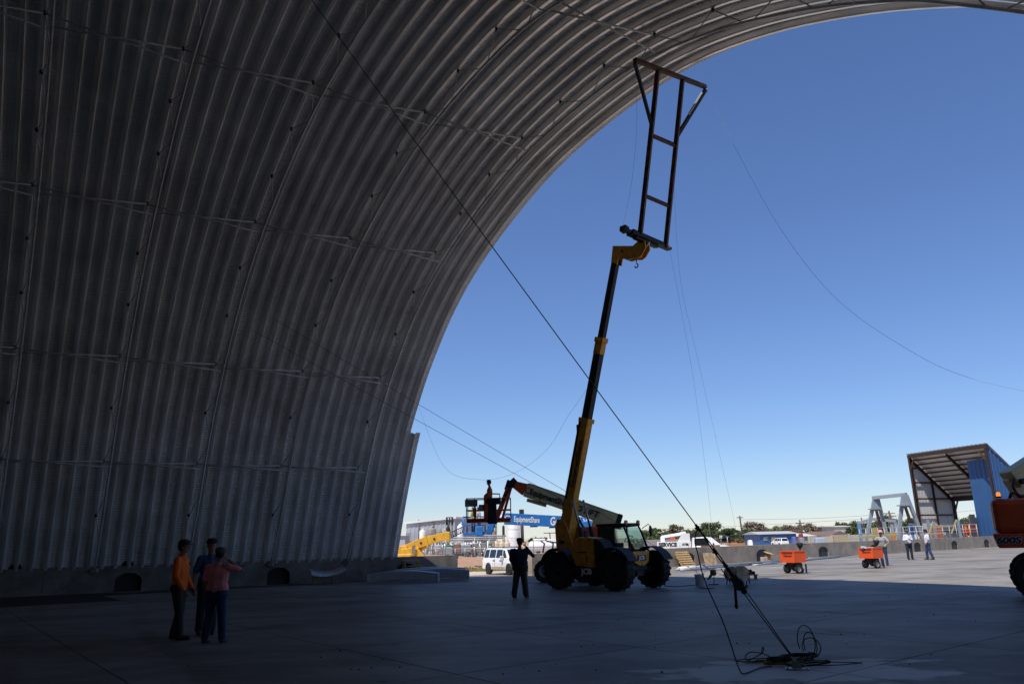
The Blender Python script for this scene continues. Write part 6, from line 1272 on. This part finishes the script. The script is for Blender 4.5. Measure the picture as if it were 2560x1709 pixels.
# wires across the sky
M_wire = mat('dark_wire', (.03, .03, .035), .6, var=0); M_wire_p = mat('pale_rope', (.34, .36, .40), .8, var=0)
def wire(name, label, cat, pts, r, mt, n=1, group=None):
    P_ = [Vector(p) for p in pts]; out = []
    for i in range(len(P_) - 1):
        a, b, c, d = P_[max(i - 1, 0)], P_[i], P_[i + 1], P_[min(i + 2, len(P_) - 1)]
        for k_ in range(n): f = k_ / n; out.append(.5 * (2 * b + (c - a) * f + (2 * a - 5 * b + 4 * c - d) * f * f + (3 * b - a - 3 * c + d) * f ** 3))
    out.append(P_[-1]); return solo(name, MB().tube(out, r, 6), mt, label, cat, group)
for i, (a, b, c, d, Y) in enumerate(((1500, 1328, 2320, 1286, 155), (1620, 1338, 2300, 1298, 165), (1850, 1298, 2224, 1284, 150), (2226, 1288, 2560, 1262, 155), (1300, 1346, 1500, 1340, 150))):
    wire('power_line', ['long power line crossing above the trees', 'lower power line crossing before the trees', 'power line strung between the two utility poles', 'power line running right behind the shed', 'power line low behind the telehandler'][i], 'power line', [at(a, b, Y), at((a + c) / 2, (b + d) / 2 + 4, Y), at(c, d, Y)], .022, M_wire, 6)

# ================================================================ trees
M_bark = mat('bark', (.09, .065, .045), .95, var=.2)
leafm = {'dark': mat('leaf_dark', (.085, .12, .035), .8, var=.35, scale=1.2, col2=(.020, .034, .012)), 'mid': mat('leaf_mid', (.13, .165, .05), .8, var=.35, scale=1.2, col2=(.035, .055, .018)), 'light': mat('leaf_light', (.20, .24, .07), .8, var=.3, scale=1.2, col2=(.07, .085, .025)), 'dry': mat('leaf_dry', (.27, .20, .14), .9, var=.3, scale=1.2, col2=(.09, .065, .04)), 'olive': mat('leaf_olive', (.20, .19, .09), .85, var=.3, scale=1.2, col2=(.06, .06, .03))}
def tree(label, x, yt, w, Y, kind, dens=1.0, bare=.0, seed=0):
    rg = random.Random(seed * 31 + int(x)); t = at(x, yt, Y); W2 = w * .68 / FOC * Y; H = t.z; T = thing('tree', label, 'tree', (t.x, Y, 0), 0)
    tr = MB(); tr.tube([(0, 0, -.1), (rg.uniform(-.2, .2), 0, H * .35), (rg.uniform(-.4, .4), 0, H * .7)], .28, 7, True, .10)
    cl = []
    for i in range(int(20 + W2 * 3.6)):
        a = rg.random() * 6.283; rr = math.sqrt(rg.random()); z = rg.uniform(.16, .86) * H; k = (1 - abs(z / H - .45) * .95); cx_, cy_ = math.cos(a) * rr * W2 * k * .85, math.sin(a) * rr * W2 * k * .85; cl.append((cx_, cy_, z, rg.uniform(.09, .24) * min(H, W2 * 1.6)))
    cl.append((0, 0, H * .82, H * .17))
    for c in cl: tr.tube([(0, 0, H * .25), (c[0] * .5, c[1] * .5, c[2] * .75), c[:3]], .09, 5, True, .02)
    for i in range(int(60 * bare)):
        c = rg.choice(cl); a = rg.random() * 6.28; tr.tube([c[:3], (c[0] + math.cos(a) * 1.1, c[1] + math.sin(a) * .6, min(H * 1.02, c[2] + rg.uniform(.4, 1.6)))], .035, 3, False, .012)
    part('trunk', tr, M_bark, T); cr = MB(); n = int(3400 * dens); s = .19 * (Y / 200) ** .5
    for i in range(n):
        c = rg.choice(cl); th = rg.random() * 6.283; ph = math.acos(rg.uniform(-.75, 1)); r = c[3] * (rg.random() ** .35) * (1.0 if rg.random() < .8 else 1.45); p = Vector((c[0] + r * math.sin(ph) * math.cos(th) * 1.15, c[1] + r * math.sin(ph) * math.sin(th), c[2] + r * math.cos(ph) * .8))
        if p.z > H * 1.03 or p.z < .4: continue
        a = Vector((rg.gauss(0, 1), rg.gauss(0, 1), rg.gauss(0, .7))).normalized(); b = a.cross(Vector((rg.gauss(0, 1), rg.gauss(0, 1), rg.gauss(0, 1)))).normalized(); q = s * rg.uniform(.6, 1.5)
        cr.add([p - a * q, p + b * q * .7, p + a * q, p - b * q * .7], [(0, 1, 2, 3)])
    part('crown', cr, leafm[kind], T, fix=False); return T
TR = [('small green tree seen through the telehandler cab', 1600, 1325, 44, 200, 'mid'), ('bushy green tree right of the telehandler mirror', 1634, 1318, 40, 190, 'mid'), ('sparse tree with bare brown branches on top', 1686, 1309, 56, 195, 'olive'), ('low green tree beside the bare-branched one', 1722, 1322, 40, 210, 'mid'),
      ('tall dark green tree above the truck cab', 1772, 1303, 50, 185, 'dark'), ('broad dark tree right of the tall one', 1820, 1317, 52, 175, 'dark'), ('round dark green tree before the wooden pole', 1862, 1322, 54, 165, 'dark'), ('reddish dry tree behind the wooden pole', 1884, 1301, 46, 205, 'dry'), ('deep green tree left of the blue building roof', 1900, 1312, 30, 210, 'dark'),
      ('bright green tree above the blue building', 1940, 1312, 38, 190, 'light'), ('dry brown tree behind the blue building', 1966, 1310, 50, 215, 'dry'), ('small olive tree above the blue roof', 1920, 1320, 30, 220, 'olive'), ('bare brown tree right of the blue building', 2018, 1307, 56, 200, 'dry'), ('green tree over the low pale-roofed house', 2052, 1316, 34, 200, 'mid'), ('rounded green tree behind the brown-roofed house', 2080, 1318, 40, 215, 'mid'),
      ('dark tree behind the off-white building', 2112, 1303, 56, 230, 'dark'), ('bushy tree left of the blue carport', 2142, 1300, 46, 175, 'dark'), ('green tree inside the carport opening', 2182, 1304, 48, 165, 'mid'), ('full tree between carport and gantry', 2208, 1288, 44, 190, 'mid'), ('dark tree seen through the gantry', 2240, 1296, 44, 200, 'dark'), ('green tree behind the right A-frame', 2280, 1290, 48, 190, 'mid'), ('dense tree right of the A-frames', 2300, 1300, 40, 175, 'dark'),
      ('green tree seen through the open shed back', 2408, 1292, 44, 170, 'mid'), ('second tree behind the shed gap', 2434, 1290, 40, 180, 'dark'), ('round clipped shrub near the crossing sign', 1847, 1346, 18, 140, 'light'), ('small dark shrub left of the blue building', 1886, 1349, 10, 140, 'dark'), ('low green hedge far behind the plant', 1345, 1343, 60, 320, 'dark'), ('distant tree line behind the tanks', 1425, 1342, 60, 330, 'dark'), ('small dark tree behind the telehandler wheel', 1570, 1335, 46, 240, 'dark'),
      ('low olive tree between the sparse tree and the truck cab', 1745, 1320, 34, 230, 'olive'), ('low brown bush tree right of the wooden pole', 1858, 1330, 44, 235, 'dry'), ('low green tree filling behind the blue building', 1950, 1324, 70, 240, 'mid'), ('tan dry tree between two brown trees', 1992, 1314, 40, 235, 'dry'), ('low dark tree left of the off-white building', 2064, 1326, 40, 240, 'dark'), ('low green tree behind the pale board fence', 2160, 1318, 60, 225, 'mid'), ('low dark tree behind the gantry top beam', 2255, 1314, 60, 230, 'dark'), ('green tree at the left foot of the gantry', 2172, 1306, 44, 210, 'olive'), ('low hedge tree left of the service truck crane', 1660, 1330, 60, 230, 'mid')]
for i, (lb, x, yt, w_, Y, kd) in enumerate(TR): tree(lb, x, yt, w_, Y, kd, (.35 if w_ < 20 else .65 if kd == 'dry' else 1.1), 1.0 if kd in ('dry', 'olive') else .2, i)

# ================================================================ cables and rigging
def roof_at(x, y):
    best = None
    for si in range(-24, 26):
        for li in range(4, int(ARC) * 2):
            P_ = ap(si * .5, li * .5, .3)
            if (P_ - CAM).dot(_f) < 1: continue
            q = px(P_); e = (q[0] - x) ** 2 + (q[1] - y) ** 2
            if best is None or e < best[0]: best = (e, P_)
    return best[1]
AN = gp(1988, 1668); AN = Vector((AN.x, AN.y, .10))
UP = roof_at(742, -50); d0 = ray(742, -50); UP = CAM + d0 * ((UP - CAM).length / d0.length * .985)
Cb = lambda t: AN.lerp(UP, t)
def cable_t(y):
    lo, hi = 0.0, 1.0
    for _ in range(50):
        m_ = (lo + hi) / 2
        if px(Cb(m_))[1] > y: lo = m_
        else: hi = m_
    return lo
tA, tB, tC, tD = cable_t(1318), cable_t(1378), cable_t(1408), cable_t(1482)
solo('guy_cable', MB().tube([Cb(tA), Cb(1)], [.008, .014], 6), M_wire, 'taut black steel cable running from the rigging up to the roof', 'cable')
dcb = (UP - AN).normalized(); sdv = dcb.cross(Vector((0, 1, 0))).normalized()
for s in (-1, 1): solo('sling_rope', MB().tube([Cb(tA) , Cb(tB) + sdv * .018 * s, Cb(tC) + sdv * .012 * s], .009, 6), M_wire, ['left', 'right'][(s + 1) // 2] + ' strand of the doubled sling below the cable joint', 'rope', 'sling strands')
for s in (-1, 1): solo('anchor_rope', MB().tube([Cb(tD) + sdv * .022 * s, Cb(.0012) + sdv * .006 * s], .008, 6), M_wire, ['left', 'right'][(s + 1) // 2] + ' strand of doubled cable from the hoist down to the anchor', 'rope', 'anchor strands')
def clamp(y, k_, label, nm='cable_clamp'):
    c = Cb(cable_t(y)); q = MB().tube([c - dcb * .06 * k_, c + dcb * .06 * k_], [.028 * k_, .022 * k_], 8); q.ball(c, .034 * k_, 6); q.box(c + sdv * .02, (.05 * k_, .04, .03)); return solo(nm, q, M_steel_d, label, 'clamp')
clamp(1318, .9, 'dark clamp joining the long cable to the doubled sling'); clamp(1378, .8, 'dark clamp in the middle of the doubled sling')
# chain hoist: hooks, chain links, ratchet body and lever
T = thing('lever_hoist', 'dark lever chain hoist tensioning the cable above the ground anchor', 'hoist', tuple(Cb(cable_t(1455))), 0)
yl = [1409, 1414, 1419, 1424, 1429, 1434, 1439]
for i, y in enumerate(yl):
    c = Cb(cable_t(y)); e = sdv if i % 2 else dcb.cross(sdv).normalized(); q = MB(); q.tube([c + dcb * .040 * math.cos(t) + e * .022 * math.sin(t) for t in [math.pi * 2 * k_ / 10 for k_ in range(11)]], .010, 5, False); part('chain_link', q, M_steel_d, T, world=True)
c = Cb(cable_t(1458)); M_hoist = mat('hoist_paint', (.05, .075, .07), .5, var=.3, scale=20)
part('gear_body', MB().lathe(c, [(.001, -.07), (.07, -.065), (.085, 0), (.07, .065), (.001, .07)], (.3, 1, .1), 18).box(c + dcb * .02, (.10, .12, .20), dcb.to_track_quat('Z', 'Y').to_matrix()), M_hoist, T, world=True, bevel=.01)
part('upper_hook', MB().tube([Cb(cable_t(1440)), Cb(cable_t(1445)) + sdv * .03, Cb(cable_t(1451))], .018, 6), M_steel_d, T, world=True)
part('lower_hook', MB().ball(Cb(cable_t(1476)), .045, 6).tube([Cb(cable_t(1470)), Cb(cable_t(1482))], .025, 7), M_steel_d, T, world=True)
lv = lambda x, y, dy=0.0: at(x, y, c.y + dy)
part('lever', MB().tube([lv(1838, 1466), lv(1839, 1485), lv(1841, 1508)], .020, 7), mat('dark_red_grip', (.10, .015, .015), .5), T, world=True); part('lever_tip', MB().ball(lv(1841, 1514), .028, 6, (1, 1, 1.4)), M_steel_d, T, world=True)
part('slack_chain', MB().tube([lv(1868, 1462), lv(1853, 1476), lv(1857, 1481), lv(1860, 1476)], .022, 6), M_steel_d, T, world=True)
part('rod', MB().tube([lv(1802, 1420), lv(1818, 1442)], .008, 5), M_steel_d, T, world=True)
# slack rope
sA = Cb(tA); sE = gp(1858, 1685); yy = lambda t: lerp(sA.y, sE.y, t)
sl_ = [sA, at(1737, 1350, yy(.10)), at(1745, 1385, yy(.22)), at(1754, 1425, yy(.34)), at(1768, 1465, yy(.46)), at(1788, 1510, yy(.60)), at(1806, 1550, yy(.72)), at(1824, 1600, yy(.84)), at(1840, 1650, yy(.93)), at(1850, 1675, yy(.98)), Vector((sE.x, sE.y, .012)), gp(1875, 1678, .012), gp(1900, 1668, .012), gp(1930, 1664, .012)]
wire('slack_rope', 'slack black rope hanging from the cable joint down to the slab', 'rope', sl_, .009, M_wire, 5)
# rope coil at the anchor
rg = random.Random(4); M_rope = mat('dark_rope', (.022, .02, .018), .9, var=.2, scale=30); M_yrope = mat('yellow_rope', (.28, .22, .02), .85, var=.3, scale=20)
def loop(label, cx_, cy_, rx, ry, turns, ph, mt, zb=.015, r=.0065, wob=.12, name='rope_coil', group='ropes heaped at the anchor'):
    c = gp(cx_, cy_); pts = []; n = int(14 * turns)
    for i in range(n + 1):
        a = ph + 2 * math.pi * i / 14; k_ = 1 + wob * math.sin(a * 1.7 + i * .13) + rg.uniform(-.04, .04); pts.append(c + Vector((math.cos(a) * rx * k_, math.sin(a) * ry * k_, zb + .012 * i / 14 + rg.random() * .006)))
    return wire(name, label, 'rope', pts, r, mt, 3, group)
loop('tight heap of dark rope beside the anchor plate', 1975, 1652, .30, .20, 4, 0, M_rope, wob=.5); loop('second turn of dark rope over the heap', 2000, 1650, .26, .20, 3, 1, M_rope, .03, wob=.5); loop('yellow rope tangled under the dark heap', 1962, 1659, .26, .14, 2, .6, M_yrope, .02, .010, .5); loop('yellow rope end trailing left of the heap', 1915, 1655, .30, .03, 1, 2, M_yrope, .012, .010)
loop('long flat loop of rope trailing right of the anchor', 2075, 1662, .42, .13, 1, 0, M_rope, .012, .0065); loop('flat rope loop lying right beside the anchor plate', 2020, 1662, .32, .16, 2, .8, M_rope, .012, .0065, .3); loop('thin rope curl left of the heap', 1905, 1653, .36, .16, 1, 0, M_rope, .012, .006)
c = gp(2003, 1648)
for i, (rx, rz, dx, lb) in enumerate(((.12, .21, .10, 'tall'), (.09, .16, .17, 'middle'), (.13, .12, .20, 'low'))): wire('rope_loop', lb + ' stiff wire-rope loop standing up from the heap', 'rope', [c + Vector((dx + rx * math.cos(a), .05 * i + .03 * math.sin(a), rz + .03 + rz * math.sin(a))) for a in [math.pi * 2 * k_ / 16 + 4.4 for k_ in range(15)]], .007, M_rope, 2)
c = gp(1873, 1650); wire('rope_loop', 'stiff rope loop rising left of the heap to a small eye', 'rope', [gp(1935, 1645, .05), at(1905, 1632, gp(1905, 1645).y), at(1875, 1629, c.y), at(1863, 1640, c.y), gp(1870, 1650, .02), at(1890, 1640, c.y), at(1903, 1632, c.y), at(1905, 1620, c.y), at(1908, 1616, c.y), at(1909, 1624, c.y), at(1905, 1632, c.y)], .007, M_rope, 4)
ap_ = gp(1992, 1671); T = thing('anchor_plate', 'galvanised anchor plate with a lug bolted to the slab', 'anchor', tuple(ap_), R(-12)); pl_ = part('base_plate', MB().box((0, 0, .008), (.30, .20, .014)), M_galv, T, bevel=.002); part('lug', MB().prism([(-.06, .015), (.08, .015), (.01, .11), (-.04, .12)], .02), M_galv, T)
for x in (-.12, .12):
    for y in (-.07, .07): part('bolt', MB().cyl((x, y, .024), .012, .02, n=6), M_galv, pl_)
part('shackle', MB().tube([(-.02, -.03, .09), (-.05, 0, .15), (-.02, .03, .09)], .010, 6), M_galv, T)
# bucket, reels, hoist and pallet by the shadow edge
bk = gp(1750, 1463); T = thing('bucket', 'white plastic bucket standing on the slab near the shadow edge', 'bucket', tuple(bk), 0); part('shell', MB().lathe((0, 0, 0), [(.001, 0), (.145, .0), (.165, .36), (.17, .36), (.17, .39), (.158, .39), (.14, .03), (.001, .03)], (0, 0, 1), 24), mat('bucket_plastic', (.88, .88, .88), .5, var=.05), T)
part('rim', MB().lathe((0, 0, .34), [(.166, 0), (.174, .01), (.174, .02), (.166, .03)], (0, 0, 1), 24), MATS['bucket_plastic'], T)
solo('hose', MB().tube([gp(1745, 1466, .02), gp(1762, 1470, .02), gp(1785, 1469, .02)], .016, 6), mat('red_hose', (.12, .03, .02), .6), 'short dark red hose lying at the foot of the bucket', 'hose'); wire('cord', 'dark cord trailing left from the bucket towards the telehandler', 'cord', [gp(1740, 1461, .012), gp(1715, 1463, .012), gp(1685, 1465, .012), gp(1660, 1463, .012)], .014, M_wire, 4)
rl = gp(1852, 1460); spool('round plywood wire reel, right one of the pair behind the hoist', rl + Vector((.05, .0, .36)), .27, .20, (.35, -1, .05), M_ply2, M_wood_g); spool('round plywood wire reel, left one of the pair behind the hoist', rl + Vector((-.24, .22, .36)), .25, .20, (.35, -1, .05), M_ply2, M_wood_g)
T = thing('reel_stand', 'low dark stand carrying the two plywood wire reels', 'stand', tuple(rl + Vector((0, .1, 0))), 0); part('axle', MB().tube([rl + Vector((-.5, .3, .36)), rl + Vector((.4, -.1, .36))], .02, 6), M_steel_d, T, world=True)
for dx in (-.4, .3): part('foot', MB().tube([rl + Vector((dx - .1, .0, 0.01)), rl + Vector((dx, .1, .36)), rl + Vector((dx + .1, .25, 0.01))], .02, 5), M_steel_d, T, world=True)
hs = gp(1783, 1461); T = thing('winch', 'small yellow-brown hand winch on a thin prop beside the bucket', 'winch', tuple(hs), 0); hy = hs.y
part('drum', MB().lathe(at(1783, 1430, hy), [(.001, -.1), (.10, -.09), (.11, 0), (.10, .09), (.001, .1)], (1, -.5, 0), 14), mat('winch_paint', (.16, .12, .03), .6), T, world=True); part('handle', MB().tube([at(1781, 1433, hy), at(1775, 1440, hy), at(1770, 1448, hy)], [.06, .05, .03], 7), MATS['winch_paint'], T, world=True)
part('prop', MB().tube([at(1785, 1434, hy), (hs.x + .03, hy, .02)], .014, 5), M_steel_d, T, world=True); part('prop_foot', MB().tube([hs + Vector((-.16, 0, .015)), hs + Vector((.2, 0, .015))], .02, 5), M_steel_d, T, world=True)
wire('winch_rope', 'thin rope from the winch to the lever hoist', 'rope', [at(1757, 1412, hy), at(1780, 1427, hy), at(1800, 1434, hy), at(1818, 1441, c.y + 6)], .010, M_wire, 2); wire('wire_curl', 'thin wire curling up out of the bucket', 'wire', [at(1745, 1438, bk.y), at(1740, 1420, bk.y), at(1745, 1410, bk.y), at(1757, 1411, bk.y), at(1772, 1420, bk.y), at(1762, 1428, bk.y), at(1756, 1440, bk.y)], .006, M_wire, 3)
lp = gp(1880, 1447); T = thing('low_trolley', 'low wooden trolley with lumpy black goods at the shadow edge', 'trolley', tuple(lp), 0)
part('deck', MB().box((0, 0, .17), (.44, .34, .035)), M_wood_g, T); 
for x in (-.14, .15): part('leg', MB().box((x, 0, .08), (.05, .28, .14)), M_wood_g, T)
q = MB(); rg = random.Random(8)
for i in range(12): q.ball((rg.uniform(-.16, .10), rg.uniform(-.1, .1), .22 + rg.random() * .12), .055 + rg.random() * .02, 4, (1, 1, .9))
solo_q = part('load', q, M_black, T)
# thin ropes in the sky
pr_e = e1 + Vector((0, 0, .05)); wire('tag_line', 'pale tag line sweeping from the lifting frame down to the right', 'rope', [pr_e, at(1850, 392, pr_e.y), at(1960, 585, pr_e.y - .2), at(2100, 755, pr_e.y - .5), at(2290, 885, pr_e.y - 1), at(2430, 946, pr_e.y - 1.4), at(2600, 985, pr_e.y - 2)], .0042, M_wire_p, 8)
wire('tag_line', 'thin line hanging from the right end of the carriage to the ground', 'rope', [c1_, at(1700, 760, 26), at(1740, 990, 29), at(1778, 1300, 33), gp(1785, 1425, .01)], .0035, M_wire_p, 6); wire('tag_line', 'second thin line hanging right of the carriage to the ground', 'rope', [pr0.lerp(pr1, .5), at(1700, 690, 25), at(1745, 900, 28), at(1836, 1305, 33), gp(1850, 1420, .01)], .0032, M_wire_p, 6)
wire('tag_line', 'thin line hanging at the left of the lifting frame', 'rope', [e0, at(1592, 300, e0.y + .6), at(1580, 450, e0.y + 1.2), c0_], .0032, M_wire_p, 6)
wire('slack_line', 'thin line sagging from the raised boom towards the arch', 'rope', [B((t1 + t2) / 2), at(1420, 1040, 28), at(1370, 1120, 29), at(1290, 1180, 30), at(1200, 1198, 31), at(1110, 1165, 32), ap(12.2, 7.5, .1)], .0042, M_wire_p, 8)
for i, (a, b, c_2, d) in enumerate(((690, 800, 1560, 1306), (640, 830, 1500, 1290))):
    ra_ = roof_at(a, b); dd_ = ray(a, b); ra_ = CAM + dd_ * ((ra_ - CAM).length / dd_.length * .98)
    solo('guy_wire', MB().tube([ra_, (at(1405, 1222, 30.6) if i == 0 else at(1405, 1248, 30.6)), gp(1760, 1440, .02) if i == 0 else at(c_2, d, 31.5)], .008, 5), M_wire, ['upper', 'lower'][i] + ' thin guy wire slanting from the roof past the boom lifts', 'cable')
# grit and scraps on the slab
q = MB(); rg = random.Random(12)
for i in range(130):
    x = rg.uniform(300, 2500); y = 1462 + (rg.random() ** 1.6) * 230; p = gp(x, y); s = rg.uniform(.008, .020); q.box(p + Vector((0, 0, s * .4)), (s * rg.uniform(.7, 1.8), s, s * .8), Matrix.Rotation(rg.random() * 3, 3, 'Z'))
o = solo('slab_debris', q, mat('dark_grit', (.05, .045, .04), .9), 'scattered small dark crumbs and scraps on the shaded slab', 'debris'); o['kind'] = 'stuff'
